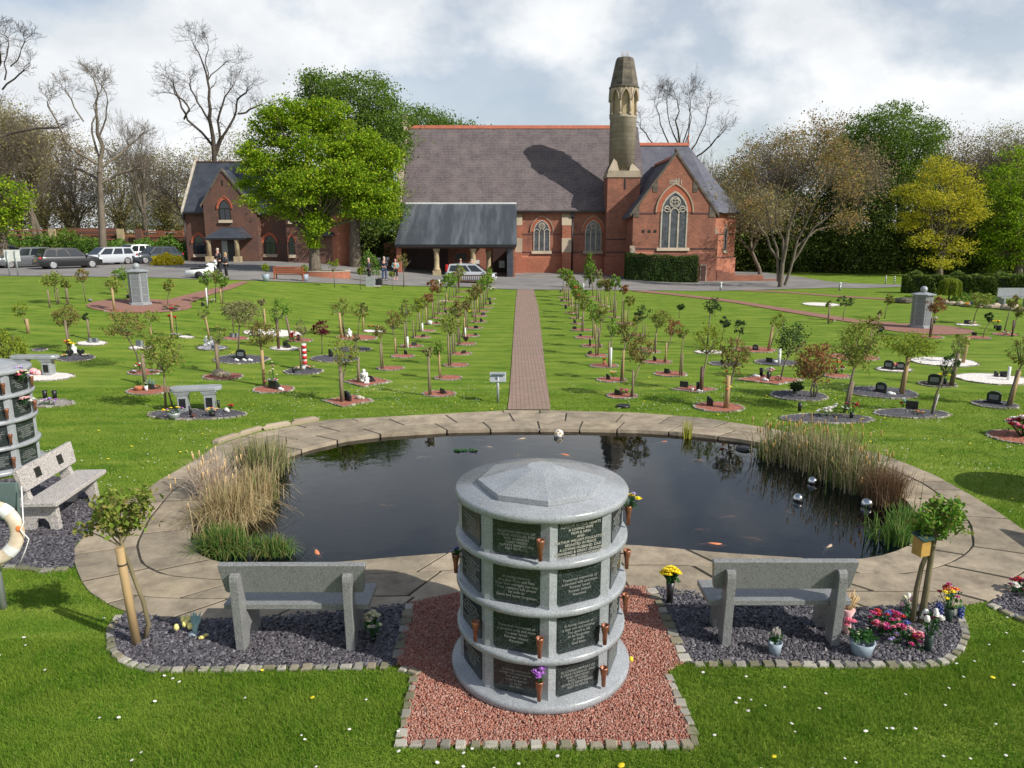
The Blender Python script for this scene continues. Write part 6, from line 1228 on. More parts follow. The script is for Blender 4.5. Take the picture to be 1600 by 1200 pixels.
monument(219, 476, R(10), 'tall six sided granite memorial column with ball on the left brick circle'); monument(1437, 512, R(20), 'tall six sided granite memorial column with ball on the right brick circle')
# ================================================================== BUILDINGS
def P2(px, py, Y): v = at(px, py, Y); return v.x, v.z
def arch_pts(w, zs, h, n=8):
 """pointed arch outline from right springing over the apex to left springing; w = half width"""
 r = (w*w+h*h)/(2*w); a1 = math.asin(min(1, h/r)); pts = []
 for k in range(n+1): a = a1*k/n; pts.append((w-r+r*math.cos(a), zs+r*math.sin(a)))
 return pts+[(-x, z) for x, z in pts[::-1][1:]]
def arch_ring(mb, w0, w1, zs, h0, h1, y0, y1, xc, z0=None, m=None):
 a = arch_pts(w0, zs, h0); b_ = arch_pts(w1, zs, h1); n = len(a); pa, pb = a, b_
 if z0 is not None: pa = [(w0, z0)]+a+[(-w0, z0)]; pb = [(w1, z0)]+b_+[(-w1, z0)]; n += 2
 vs = []
 for (x, z), (x2, z2) in zip(pa, pb):
  for (xx, zz_, yy) in ((x, z, y0), (x2, z2, y0), (x2, z2, y1), (x, z, y1)):
   v = Vector((xc+xx, yy, zz_)) if m is None else m @ Vector((xx, yy, zz_)); vs.append(v)
 fs = []
 for i in range(n-1):
  for j in range(4): fs.append((i*4+j, i*4+(j+1) % 4, (i+1)*4+(j+1) % 4, (i+1)*4+j))
 fs += [(0, 3, 2, 1), tuple((n-1)*4+k for k in (0, 1, 2, 3))]; mb.add(vs, fs)
def gothic_window(root, xc, Y, z0, zs, ztop, w, lights=3, m=None, tracery='stone_l', name='window', hood=True, brickm='red_trim', plain=False, sill=True):
 """pointed window on the plane y=Y facing -y (or local frame m). glass set 3 mm proud of the wall, frame around"""
 h = ztop-zs; hw = w/2; M_ = m if m is not None else Matrix.Translation((xc, Y, 0))
 outl = [(hw, z0)]+arch_pts(hw, zs, h)+[(-hw, z0)]; mb = MB(); mb.prism(outl, -0.02, 0.06, 'y', M_); win = mb.build(name, M['glass_l'] if not plain else M['glass'], root)
 mb = MB(); arch_ring(mb, hw*0.95, hw*1.06, zs, h*0.96, h*1.06, -0.07, 0.05, 0, z0, M_); mb.build('surround', M[tracery] if not plain else M['black'], win)
 if hood:
  mb = MB(); arch_ring(mb, hw*1.07, hw*1.40, zs, h*1.07, h*1.36, -0.05, 0.05, 0, None, M_); mb.build('brick_arch', M[brickm], win)
  mb = MB(); arch_ring(mb, hw*1.41, hw*1.50, zs, h*1.37, h*1.45, -0.12, 0.05, 0, None, M_)
  mb.build('hood_mould', M['stone'] if not plain else M['red_trim'], win)
 mb = MB(); t_ = 0.035*w/1.5+0.015
 if lights > 1:
  for k in range(1, lights): x = -hw+w*k/lights; mb.box(x-t_, x+t_, -0.06, 0.02, z0, zs+h*0.12, M_)
  for k in range(lights):
   x = -hw+w*(k+0.5)/lights; ww = w/lights/2; q = arch_pts(ww, 0, ww*1.1, 4); zz_ = zs-ww*0.15
   for (a, b_) in zip(q[:-1], q[1:]): mb.tube([M_ @ Vector((x+a[0], -0.045, zz_+a[1])), M_ @ Vector((x+b_[0], -0.045, zz_+b_[1]))], t_*0.85, 5)
  rr_ = hw*0.40; zc = zs+h*0.50
  def ringt(xc2, zc2, r2, n=14): mb.tube([M_ @ Vector((xc2+r2*math.cos(2*math.pi*k/n), -0.045, zc2+r2*math.sin(2*math.pi*k/n))) for k in range(n+1)], t_*0.85, 5, False)
  ringt(0, zc, rr_)
  for k in range(4): a = math.pi/2*k+math.pi/4; ringt(rr_*0.45*math.cos(a), zc+rr_*0.45*math.sin(a), rr_*0.36, 8)
  if lights == 3 and w > 1.8:
   for s in (-1, 1): ringt(s*hw*0.60, zs+h*0.16, hw*0.23, 10)
 if plain: mb.box(-hw, hw, -0.05, 0.0, zs-0.04, zs+0.04, M_); mb.box(-0.03, 0.03, -0.05, 0.0, z0, zs, M_)
 mb.build('tracery', M[tracery] if not plain else M['black'], win)
 if sill: mb = MB(); mb.prism([(-0.22, z0-0.28), (0.05, z0-0.28), (0.05, z0), (-0.04, z0)], -hw*1.3, hw*1.3, 'x', M_); mb.build('sill', M['stone'], win)
 return win
# ------------------------------------------------------------------ the church
ch = empty('church', (0, 0, 0), 'red brick Victorian church with slate roofs, round stone turret and a lean-to slate porch', 'church')
Yn = 75.0; yR = Yn+6.6
xl, ze = P2(622, 327, Yn); xr, zr = P2(950, 200.5, yR); ZB = -1.2
xl2 = P2(632, 200, yR)[0]; xl = min(xl, xl2); xT0 = P2(945.5, 430, 73.2)[0]; xT1 = P2(995, 430, 73.2)[0]
xN = xT1+1.0
mb = MB(); mb.prism([(Yn, ZB), (Yn, ze), (yR, zr-0.35), (2*yR-Yn, ze), (2*yR-Yn, ZB)], xl+0.35, xN, 'x'); mb.build('nave_wall', M['brick'], ch)
# west gable with coping
mb = MB(); mb.prism([(Yn-0.25, ZB), (Yn-0.25, ze+0.1), (yR, zr+0.55), (2*yR-Yn+0.25, ze+0.1), (2*yR-Yn+0.25, ZB)], xl-0.15, xl+0.34, 'x'); mb.build('gable_wall', M['brick'], ch)
mb = MB(); up = Vector((0, yR-Yn, zr-ze)).normalized()
for sg in (1, -1):
 y0 = Yn-0.35 if sg > 0 else 2*yR-Yn+0.35
 mb.prism([(y0, ze-0.05), (y0, ze+0.35), (yR, zr+0.85), (yR, zr+0.552)], xl-0.22, xl+0.42, 'x')
mb.box(xl-0.15, xl+0.35, yR-0.22, yR+0.22, zr+0.6, zr+1.3); mb.build('coping', M['stone'], ch)
def roof_slab(root, x0, x1, y0, z0, y1, z1, th, material, name='roof'):
 mb = MB(); mb.prism([(y0, z0), (y1, z1), (y1, z1+th), (y0, z0+th)], x0, x1, 'x'); return mb.build(name, material, root)
rf = roof_slab(ch, xl+0.43, xN, Yn-0.35, ze-0.25, yR, zr-0.02, 0.16, M['tile']); roof_slab(ch, xl+0.43, xN, 2*yR-Yn+0.35, ze-0.25, yR+0.002, zr-0.02, 0.16, M['tile'])
mb = MB(); mb.prism([(yR-0.22, zr-0.05), (yR+0.22, zr-0.05), (yR+0.09, zr+0.30), (yR-0.09, zr+0.30)], xl+0.43, xN-0.6, 'x'); mb.build('ridge_tiles', M['ridge'], rf)
mb = MB(); mb.box(xl+0.5, xT0-0.05, Yn-0.50, Yn-0.36, ze-0.30, ze-0.16); mb.build('gutter', M['black'], ch)
# plinth, string courses
zpl = P2(800, 402, Yn)[1]; zs1 = P2(800, 394, Yn)[1]; zs2 = P2(800, 366, Yn)[1]; xp1 = P2(808, 400, Yn)[0]
mb = MB(); mb.box(xp1, xT0, Yn-0.14, Yn+0.1, ZB, zpl); mb.prism([(Yn-0.14, zpl), (Yn+0.02, zpl), (Yn+0.02, zpl+0.16)], xp1, xT0, 'x'); mb.build('plinth', M['brick_b'], ch)
for z_ in (zs1, zs2): mb = MB(); mb.box(xp1, xT0, Yn-0.03, Yn+0.02, z_-0.05, z_+0.05); mb.build('string_course', M['brick_band'], ch)
for cxw in (846.5, 927): gothic_window(ch, P2(cxw, 360, Yn)[0], Yn, P2(0, 392, Yn)[1], P2(0, 362, Yn)[1], P2(0, 344.5, Yn)[1], 1.55, 3)
for bxp, wpx in ((810, 11), (885, 14)):
 xa, xb = P2(bxp-wpx/2, 400, Yn-0.6)[0], P2(bxp+wpx/2, 400, Yn-0.6)[0]; z1 = P2(0, 394, Yn-0.6)[1]; z2 = P2(0, 372, Yn-0.5)[1]; z3 = P2(0, 352, Yn-0.4)[1]; z4 = P2(0, 334, Yn-0.3)[1]
 mb = MB(); mb.box(xa, xb, Yn-0.85, Yn-0.143, ZB, z1); mb.box(xa, xb, Yn-0.50, Yn-0.001, z1, z3); b_ = mb.build('buttress', M['brick_b'], ch)
 mb = MB(); mb.prism([(Yn-0.86, z1), (Yn-0.5, z1), (Yn-0.5, z2)], xa-0.03, xb+0.03, 'x'); mb.build('weathering', M['stone'], b_); mb = MB(); mb.prism([(Yn-0.52, z3), (Yn-0.003, z3), (Yn-0.003, z4)], xa-0.03, xb+0.03, 'x'); mb.build('weathering', M['stone'], b_)
x_ = P2(894, 380, Yn)[0]; mb = MB(); mb.tube([(x_, Yn-0.22, 0), (x_, Yn-0.22, ze-0.3)], 0.07, 8); mb.box(x_-0.16, x_+0.16, Yn-0.36, Yn-0.08, ze-0.75, ze-0.35); mb.build('downpipe', M['black'], ch)
# turret
Yt = 73.1; tc_ = Vector(((xT0+xT1)/2, Yt+(xT1-xT0)/2, 0)); hw = (xT1-xT0)/2
xc_t = P2(971.8, 250, tc_.y)[0]; zt = P2(0, 277, Yt)[1]
mb = MB(); mb.box(xT0, xT1, Yt, Yt+2*hw, ZB, zt); tw = mb.build('turret_base', M['brick'], ch)
mb = MB(); mb.box(xT0-0.12, xT1+0.05, Yt-0.12, Yt+2*hw, ZB, P2(0, 402, Yt)[1]); mb.build('plinth', M['brick_b'], tw)
for yy_ in (374, 394): z_ = P2(0, yy_, Yt)[1]; mb = MB(); mb.box(xT0-0.03, xT1+0.03, Yt-0.03, Yt+0.01, z_-0.06, z_+0.06); mb.build('string_course', M['brick_band'], tw)
mb = MB(); mb.box(tc_.x+0.0, tc_.x+0.16, Yt-0.01, Yt+0.02, zt-1.15, zt-0.15); mb.build('slit', M['black'], tw)
zb1, zb2 = P2(0, 262, tc_.y)[1], P2(0, 250, tc_.y)[1]; z184 = P2(0, 184, tc_.y)[1]; z140 = P2(0, 139, tc_.y)[1]; z91 = P2(0, 91, tc_.y)[1]; r_ = 20.3/Kat(Vector((xc_t, tc_.y, 12)))
mb = MB(); mb.box(xT0-0.08, xT1+0.08, Yt-0.08, Yt+2*hw+0.08, zt, zt+0.30)
mb.box(xT0+0.02, xT1-0.02, Yt+0.02, Yt+2*hw-0.02, zt+0.30, zt+0.62)
for sx in (-1, 1):
 for sy in (-1, 1):
  cx0, cy0 = tc_.x+sx*hw*0.98, tc_.y+sy*hw*0.98; e = 1.05; z0_ = zt+0.62
  a = (cx0, cy0, z0_); b1 = (cx0-sx*e, cy0, z0_); c1 = (cx0, cy0-sy*e, z0_); d1 = (cx0-sx*0.75, cy0-sy*0.75, zb2+0.35 if sx < 0 else zb2-0.3)
  mb.add([a, b1, c1, d1], [(0, 1, 3), (0, 3, 2), (0, 2, 1), (1, 2, 3)])
mb.build('broach', M['stone'], ch)
mb = MB(); c3 = (xc_t, tc_.y, 0); mb.lathe([(r_, zt+0.6), (r_, z184-0.15), (r_*1.04, z184-0.1), (r_*1.07, z184), (r_*0.98, z184+0.12), (r_*0.9, z184+0.2)], 40, c3); mb.build('shaft', M['stone_s'], ch)
mb = MB(); mb.lathe([(r_*0.86, z184+0.1), (r_*0.86, z140)], 16, c3, a0=math.pi/16, smooth=False); mb.build('lantern_core', M['stone_y'], ch)
mb = MB()
for k in range(8):
 a = -math.pi/2+math.pi/4*(k+0.5); x, y = xc_t+r_*0.98*math.cos(a), tc_.y+r_*0.98*math.sin(a); mb.tube([(x, y, z184+0.12), (x, y, z140-0.8)], 0.11, 8); mb.ball((x, y, z140-0.85), 0.17, 8, 5); mb.ball((x, y, z184+0.25), 0.17, 8, 5)
 a = -math.pi/2+math.pi/4*k; m_ = Matrix.Translation((xc_t, tc_.y, 0)) @ Matrix.Rotation(a+math.pi/2, 4, 'Z') @ Matrix.Translation((0, -r_*0.92, 0)); w_ = r_*0.36
 ap = arch_pts(w_*0.82, z140-1.15, 0.95, 6); mb.prism([(w_*1.12, z140-1.15)]+[(w_*1.12, z140)]+[(-w_*1.12, z140)]+[(-w_*1.12, z140-1.15)]+ap[::-1], -0.14, 0.10, 'y', m_)
 arch_ring(mb, w_*0.85, w_*1.05, z140-1.15, 0.95, 1.15, -0.24, -0.10, 0, None, m_)
mb.build('arcade', M['stone'], ch)
mb = MB(); mb.lathe([(r_*0.9, z140-0.05), (r_*1.12, z140), (r_*1.15, z140+0.10), (r_*1.08, z140+0.2)], 24, c3); mb.lathe([(r_*1.08, z140+0.19), (r_*0.70, z91-0.25), (r_*0.62, z91), (0, z91)], 8, c3, smooth=False, a0=math.pi/8+0.1); mb.build('spire_stump', M['stone_dk'], ch)
mb = MB()
for k in range(9): a = 0.7*k; mb.tube([(xc_t+0.3*math.cos(a), tc_.y+0.3*math.sin(a), z91-0.02), (xc_t+0.34*math.cos(a), tc_.y+0.34*math.sin(a), z91+0.65)], 0.018, 4)
mb.build('bird_spikes', M['stone_l'], ch)
# chancel with hipped, canted end
zc_r = P2(1075, 227, yR)[1]; x_re = P2(1075, 227, yR)[0]; zc_e = P2(1130, 331, Yn)[1]; xA = P2(1119, 330, Yn)[0]; xB, yB = P2(1151, 333, Yn+3.6)[0], Yn+3.6
fp = [(xT1-0.4, Yn), (xA, Yn), (xB, yB), (xB, 2*yR-yB), (xA, 2*yR-Yn), (xT1-0.4, 2*yR-Yn)]
mb = MB(); mb.prism(fp, ZB, zc_e+0.02); cw_ = mb.build('chancel_wall', M['brick_b'], ch)
mb = MB(); o_ = 0.45; ee = zc_e-0.1
E = [(xT1-0.4, Yn-o_, ee), (xA+0.25, Yn-o_, ee), (xB+o_, yB-0.3, ee), (xB+o_, 2*yR-yB+0.3, ee), (xA+0.25, 2*yR-Yn+o_, ee), (xT1-0.4, 2*yR-Yn+o_, ee), (xT1-0.4, yR, zc_r), (x_re, yR, zc_r)]
mb.add(E, [(0, 1, 7, 6), (1, 2, 7), (2, 3, 7), (3, 4, 7), (4, 5, 6, 7), (0, 5, 4, 3, 2, 1)]); rf2 = mb.build('chancel_roof', M['slate'], ch)
mb = MB(); mb.prism([(yR-0.2, zc_r-0.05), (yR+0.2, zc_r-0.05), (yR+0.08, zc_r+0.26), (yR-0.08, zc_r+0.26)], xT1-0.4, x_re+0.1, 'x'); mb.tube([(x_re, yR, zc_r), (x_re, yR, zc_r+0.9)], [0.13, 0.06], 8); mb.ball((x_re, yR, zc_r+0.95), 0.12, 8, 6); mb.build('ridge_tiles', M['ridge'], rf2)
mb = MB(); mb.box(xA-1.6, xA+0.1, Yn-o_-0.14, Yn-o_-0.003, ee-0.1, ee+0.06); d_ = Vector((xB+o_-xA-0.25, yB-0.3-Yn+o_, 0)); mb.tube([E[1], E[2]], 0.09, 6); mb.build('gutter', M['black'], ch)
dirf = Vector((xB-xA, yB-Yn, 0)); an = math.atan2(dirf.y, dirf.x); mid = Vector(((xA+xB)/2, (Yn+yB)/2, 0)); m_ = Matrix.Translation(mid) @ Matrix.Rotation(an, 4, 'Z')
gothic_window(ch, 0, 0, P2(0, 391, Yn+1.8)[1], P2(0, 365, Yn+1.8)[1], P2(0, 354, Yn+1.8)[1], 0.62, 1, m=m_, name='lancet')
fl_ = dirf.length/2
for yy_ in (366, 402): z_ = P2(0, yy_, Yn+1.8)[1]; mb = MB(); mb.box(-fl_, fl_, -0.04, 0.01, z_-0.05, z_+0.05, m_); mb.build('string_course', M['brick_band'], cw_)
z_ = P2(0, 403, Yn+1.8)[1]; mb = MB(); mb.box(-fl_-0.1, fl_+0.1, -0.13, 0.01, ZB, z_, m_); mb.build('plinth', M['brick_b'], cw_)
# transept with the great window
Yg = 69.0; xg0, xg1 = P2(988, 330, Yg)[0], P2(1119, 330, Yg)[0]; xgc = P2(1057.5, 240, Yg)[0]; zga = P2(1057, 241, Yg)[1]; zge = P2(1119, 333, Yg)[1]; xg0 = 2*xgc-xg1+0.1
mb = MB(); mb.prism([(xg0, ZB-0.5), (xg1, ZB-0.5), (xg1, zge), (xgc, zga), (xg0, zge)], Yg, Yg+0.45, 'y'); gw = mb.build('gable_wall', M['brick'], ch)
mb = MB(); mb.box(xg0, xg0+0.45, Yg+0.451, Yn+1, ZB-0.5, zge-0.1); mb.build('transept_wall', M['brick'], ch); mb = MB(); mb.box(xg1-0.45, xg1, Yg+0.451, Yn+1, ZB-0.5, zge-0.1); mb.build('transept_wall', M['brick'], ch)
ry = Yn-0.35+(zga-0.35-(zc_e))*(yR-Yn)/(zc_r-zc_e)+0.8
for s, xe in ((-1, xg0), (1, xg1)):
 mb = MB(); a = (xe+s*0.4, zge-0.45); b_ = (xgc, zga-0.35)
 pl = [a, b_, (b_[0], b_[1]+0.14), (a[0], a[1]+0.14)]; mb.prism(pl if s < 0 else pl[::-1], Yg+0.46, ry if s < 0 else ry, 'y'); mb.build('transept_roof', M['slate'], ch)
mb = MB(); mb.prism([(xgc-0.18, zga-0.25), (xgc+0.18, zga-0.25), (xgc+0.07, zga+0.02), (xgc-0.07, zga+0.02)], Yg+0.46, ry-0.6, 'y'); mb.build('ridge_tiles', M['ridge'], ch)
mb = MB()
for s, xe in ((-1, xg0), (1, xg1)):
 a = (xe+s*0.28, zge-0.35); pl = [a, (xgc, zga), (xgc, zga+0.30), (a[0]+s*0.02, a[1]+0.28)]; mb.prism(pl, Yg-0.08, Yg+0.52, 'y')
mb.ball((xgc, Yg+0.2, zga+0.35), 0.2, 6, 5); mb.build('coping', M['stone_dk'], gw)
sp_ = (zga-zge)/(xg1-xgc)
for s in (-1, 1):
 mb = MB(); xq = xgc+s*(xg1-xgc)*0.98; mb.prism([(xq, zge-0.35), (xq, zge+0.05), (xq-s*0.55, zge+0.05+0.55*sp_*0.9), (xq-s*0.55, zge-0.35)], Yg-0.05, Yg+0.001, 'y'); mb.build('kneeler_stone', M['stone_dk'], gw); mb = MB()
 xq = xgc+s*(xg1-xgc)*0.53; zq = zga-sp_*(xg1-xgc)*0.53-0.05; mb.prism([(xq, zq-0.5), (xq, zq), (xq-s*0.42, zq+0.42*sp_*0.9), (xq-s*0.42, zq-0.5)], Yg-0.05, Yg+0.001, 'y'); mb.build('kneeler_stone', M['stone_dk'], gw)
gothic_window(ch, P2(1053, 350, Yg)[0], Yg, P2(0, 387, Yg)[1], P2(0, 332, Yg)[1], P2(0, 300, Yg)[1], 39.5/Kat(Vector((14, Yg, 4))), 3, name='great_window')
for yy_, xa_, xb_ in ((333.5, xg0, None), (388.5, xg0, xg1)):
 z_ = P2(0, yy_, Yg)[1]; mb = MB(); xw0, xw1 = P2(1026, 340, Yg)[0], P2(1080, 340, Yg)[0]
 mb.box(xg0, xw0, Yg-0.035, Yg+0.01, z_-0.06, z_+0.06); mb.build('string_course', M['brick_band'], gw); mb = MB(); mb.box(xw1, xg1, Yg-0.035, Yg+0.01, z_-0.06, z_+0.06); mb.build('string_course', M['brick_band'], gw)
z_ = P2(0, 396, Yg)[1]; mb = MB(); mb.box(xg0-0.1, xg1+0.1, Yg-0.14, Yg-0.001, ZB-0.5, z_); mb.prism([(Yg-0.14, z_), (Yg, z_), (Yg, z_+0.15)], xg0-0.1, xg1+0.1, 'x'); mb.build('plinth', M['brick'], gw)
for k in range(3): mb = MB(); x, z = P2(1005+9.3*k, 361.5, Yg); mb.box(x-0.13, x+0.13, Yg-0.02, Yg+0.01, z-0.13, z+0.13); mb.build('vent', M['black'], gw)
mb = MB(); x0_, z0_ = P2(1045.5, 284, Yg); s_ = 1/Kat(Vector((14, Yg, 8)))
for dz in (2.2, 0, -2.2): mb.box(x0_, x0_+(15 if dz else 19)*s_, Yg-0.03, Yg+0.005, z0_+dz*s_-0.025, z0_+dz*s_+0.025)
for dx_, h_ in ((9, 5.5), (11.5, 5), (15, 6), (19, 4)): mb.box(x0_+dx_*s_-0.03, x0_+dx_*s_+0.03, Yg-0.036, Yg+0.005, z0_-h_*s_, z0_+h_*s_*0.9)
mb.build('stone_ornament', M['stone_l'], gw)
for s, xe in ((-1, xg0), (1, xg1)):     # side buttresses
 z1 = P2(0, 396, Yg)[1]; z2 = P2(0, 365, Yg)[1]; mb = MB(); mb.box(xe-0.2, xe+0.2, Yg-0.55, Yg-0.002, ZB-0.5, z1) if s < 0 else mb.box(xe, xe+0.35, Yg+0.1, Yg+0.7, ZB-0.5, z2); b_ = mb.build('buttress', M['brick'], ch)
 mb = MB(); (mb.prism([(Yg-0.55, z1), (Yg-0.002, z1), (Yg-0.002, z1+0.7)], xe-0.23, xe+0.23, 'x') if s < 0 else mb.prism([(xe, z2), (xe+0.36, z2), (xe, z2+0.8)], Yg+0.1, Yg+0.7, 'y')); mb.build('weathering', M['stone'], b_)
x0_, z0_ = P2(1092.5, 440, Yg); x1_, z1_ = P2(1103.5, 413.5, Yg); mb = MB(); mb.box(x0_, x1_, Yg-0.22, Yg-0.145, z0_-0.2, z1_); dd = mb.build('service_door', M['stone_l'], ch); mb = MB(); mb.box(x0_+0.06, x1_-0.06, Yg-0.235, Yg-0.2202, z0_-0.2, z1_-0.06); mb.build('door_leaf', M['dark_wood'], dd)
# steps wall on the right
st_ = empty('brick_steps', (0, 0, 0), 'stepped low red brick wall going down right of the church chancel', 'wall'); mb = MB()
for k in range(4):
 xa = P2(1119+[0, 9, 19, 29][k], 430, Yg+0.5)[0]; xb = P2([1128, 1138, 1148, 1192][k], 430, Yg+0.5)[0]; z_ = P2(0, [422, 424.5, 427, 430][k], Yg+0.5)[1]; mb.box(xa, xb, Yg+0.3, Yg+0.9, -1.5, z_)
mb.build('wall', M['brick'], st_)
mb = MB(); mb.box(xb+0.002, P2(1207, 437, 71)[0], Yg+0.5, Yg+1.0, -1.5, P2(0, 436.5, Yg+0.5)[1]); mb.build('end_pier', M['brick'], st_)
# porch
Yp = 67.6; xp0, zp0 = P2(616.5, 384, Yp); xp1_, _ = P2(805.5, 384, Yp); zpt = P2(0, 320.5, Yn-0.4)[1]; xq0 = P2(634, 321, Yn-0.5)[0]; xq1 = P2(807, 321, Yn-0.5)[0]
xp1_ = max(xp1_, xq1);
mb = MB(); th = 0.16; vs = [(xp0, Yp, zp0), (xp1_, Yp, zp0), (xq1, Yn-0.42, zpt), (xq0, Yn-0.42, zpt)]; vs += [(x, y, z+th) for x, y, z in vs]
mb.add(vs, [(0, 3, 2, 1), (4, 5, 6, 7), (0, 1, 5, 4), (1, 2, 6, 5), (2, 3, 7, 6), (3, 0, 4, 7)]); pr = mb.build('porch_roof', M['slate_p'], ch)
mb = MB(); mb.box(xq0, xq1, Yn-0.50, Yn-0.30, zpt+0.10, zpt+0.26); mb.build('flashing', M['white'], pr)
mb = MB(); mb.box(xp0+0.05, xp1_-0.05, Yp-0.14, Yp-0.002, zp0-0.14, zp0+0.10); mb.build('gutter', M['black'], pr)
mb = MB(); mb.box(xp0+0.3, xp1_-0.1, Yp+0.25, Yp+0.55, zp0-0.25, zp0-0.02); mb.build('wall_plate', M['dark_wood'], ch)
def column(x, y, zt_, r=0.24, material='stone_y', zb=None):
 zb = gzf(x, y)-0.05 if zb is None else zb; mb = MB()
 mb.cbox((x, y, zb+0.25), (2.9*r, 2.9*r, 0.5)); mb.lathe([(r*1.45, zb+0.5), (r*1.3, zb+0.66), (r, zb+0.80), (r*0.93, zt_-0.42), (r*1.05, zt_-0.36), (r*0.98, zt_-0.28), (r*1.4, zt_-0.08), (r*1.4, zt_)], 18, (x, y, 0)); return mb.build('column', M[material], ch)
for pxx, yy_ in ((682.5, 68.0), (739.5, 68.0)): column(P2(pxx, 420, yy_)[0], yy_, zp0-0.25)
xx = P2(763.5, 420, 71.2)[0]; column(xx, 71.2, zp0-0.55, 0.22); mb = MB(); mb.cbox((xx, 71.2, zp0-0.05), (0.55, 0.55, 0.98)); mb.build('pier_head', M['brick_b'], ch)
for pxx, w_ in ((624, 0.42), (797, 0.55)): x = P2(pxx, 420, 68.0)[0]; mb = MB(); mb.box(x-w_/2, x+w_/2, 67.9, 68.4, gzf(x, 68)-0.4, zp0-0.05); mb.build('pier', M['brick_b'] if pxx < 700 else M['slate_d'], ch)
x = P2(803.3, 420, 68.2)[0]; mb = MB(); mb.box(x-0.12, x+0.10, 68.1, Yn, -0.5, zp0-0.05) ; mb.build('side_screen', M['brick'], ch)
x0_ = P2(600, 400, Yn-1)[0]; mb = MB(); mb.box(x0_, xl-0.152, Yn-1.0, Yn+0.3, -0.5, P2(0, 380, Yn-1)[1]); mb.build('side_wall', M['brick'], ch)
# porch interior: dark doors, notice board, notice papers, screen
mb = MB(); mb.box(P2(770, 400, Yn)[0], P2(796, 400, Yn)[0], Yn-0.12, Yn-0.002, -0.3, 2.7); dr = mb.build('church_door', M['door'], ch)
mb = MB(); mb.box(P2(636, 400, Yn)[0], P2(700, 400, Yn)[0], Yn-0.10, Yn-0.002, 0.1, 2.9); mb.build('boarded_panel', M['door'], ch)
for pxx, pyy, w_, h_ in ((745, 411, .5, .6), (784, 413, .55, .7)):
 x, z = P2(pxx, pyy, Yn-0.2); mb = MB(); mb.box(x-w_/2, x+w_/2, Yn-0.16, Yn-0.122, z-h_/2, z+h_/2); mb.build('notice', M['white'], ch)
x, z = P2(720, 402, 72); mb = MB(); mb.box(x-0.55, x+0.55, 72, 72.1, z-0.35, z+0.35); o = mb.build('television_screen', M['black'], ch);
# ------------------------------------------------------------------ the lodge behind the big tree
lg = empty('lodge', (0, 0, 0), 'brown brick gabled lodge with slate roof and pointed windows behind the big green tree', 'house')
Yl = 72.0; x0l, zel = P2(283.5, 328, Yl); yRl = Yl+3.7; zrl = P2(0, 255, yRl)[1]; x1l = P2(448, 340, Yl)[0]; ZL = 0.2
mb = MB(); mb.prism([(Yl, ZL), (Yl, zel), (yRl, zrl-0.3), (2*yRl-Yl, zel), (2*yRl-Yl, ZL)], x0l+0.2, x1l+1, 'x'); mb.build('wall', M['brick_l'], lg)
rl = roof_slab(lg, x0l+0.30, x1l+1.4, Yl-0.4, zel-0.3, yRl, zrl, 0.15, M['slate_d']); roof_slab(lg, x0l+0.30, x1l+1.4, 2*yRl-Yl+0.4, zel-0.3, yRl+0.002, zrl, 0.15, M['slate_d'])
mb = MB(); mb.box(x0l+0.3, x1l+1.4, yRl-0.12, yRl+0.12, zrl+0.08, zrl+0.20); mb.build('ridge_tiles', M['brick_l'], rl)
mb = MB(); mb.prism([(Yl-0.45, zel-0.4), (Yl-0.45, zel-0.05), (yRl, zrl+0.45), (yRl, zrl+0.08)], x0l+0.12, x0l+0.30, 'x'); mb.prism([(2*yRl-Yl+0.45, zel-0.4), (2*yRl-Yl+0.45, zel-0.05), (yRl+0.002, zrl+0.45), (yRl+0.002, zrl+0.08)], x0l+0.0, x0l+0.30, 'x'); mb.box(x0l+0.02, x0l+0.28, yRl-0.13, yRl+0.13, zrl+0.4, zrl+0.75); mb.build('bargeboard', M['stone_l'], lg)
mb = MB(); mb.box(x0l+0.3, P2(317, 330, Yl)[0], Yl-0.55, Yl-0.41, zel-0.35, zel-0.2); mb.build('gutter', M['black'], lg); mb = MB(); x_ = P2(289, 350, Yl)[0]; mb.tube([(x_, Yl-0.12, 0.8), (x_, Yl-0.12, zel-0.3)], 0.06, 6); mb.build('downpipe', M['black'], lg); mb = MB(); x_ = P2(396, 350, Yl)[0]; mb.tube([(x_, Yl-0.12, 0.8), (x_, Yl-0.12, zel-0.3)], 0.06, 6); mb.build('downpipe', M['black'], lg)
# front gable
Yf = Yl-1.0; xa, xb = P2(318, 330, Yf)[0], P2(388, 330, Yf)[0]; xm, zm = P2(346, 265, Yf);
zea = P2(0, 318, Yf)[1]; zeb = P2(0, 330, Yf)[1]; xb = 2*xm-xa+1.0
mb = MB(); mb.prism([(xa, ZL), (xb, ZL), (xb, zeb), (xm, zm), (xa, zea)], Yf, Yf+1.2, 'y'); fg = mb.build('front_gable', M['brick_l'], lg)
yb_ = yRl-0.4
for s, xe, ze_ in ((-1, xa, zea), (1, xb, zeb)):
 mb = MB(); a = (xe+s*0.25, ze_-0.35); b_ = (xm, zm-0.1); pl = [a, b_, (b_[0], b_[1]+0.13), (a[0], a[1]+0.13)]; mb.prism(pl, Yf+0.2, yb_, 'y'); mb.build('gable_roof', M['slate_d'], lg)
 mb = MB(); pl = [a, b_, (b_[0], b_[1]+0.24), (a[0], a[1]+0.2)]; mb.prism(pl, Yf-0.1, Yf+0.2, 'y'); mb.build('coping', M['stone_dk'], fg)
gothic_window(lg, P2(351.5, 330, Yf)[0], Yf, P2(0, 343.5, Yf)[1], P2(0, 326, Yf)[1], P2(0, 312.5, Yf)[1], 0.98, 1, plain=True)
x_, z_ = P2(347, 286, Yf); mb = MB(); mb.box(x_-0.08, x_+0.08, Yf-0.02, Yf+0.01, z_-0.25, z_+0.25); mb.build('slit', M['black'], fg)
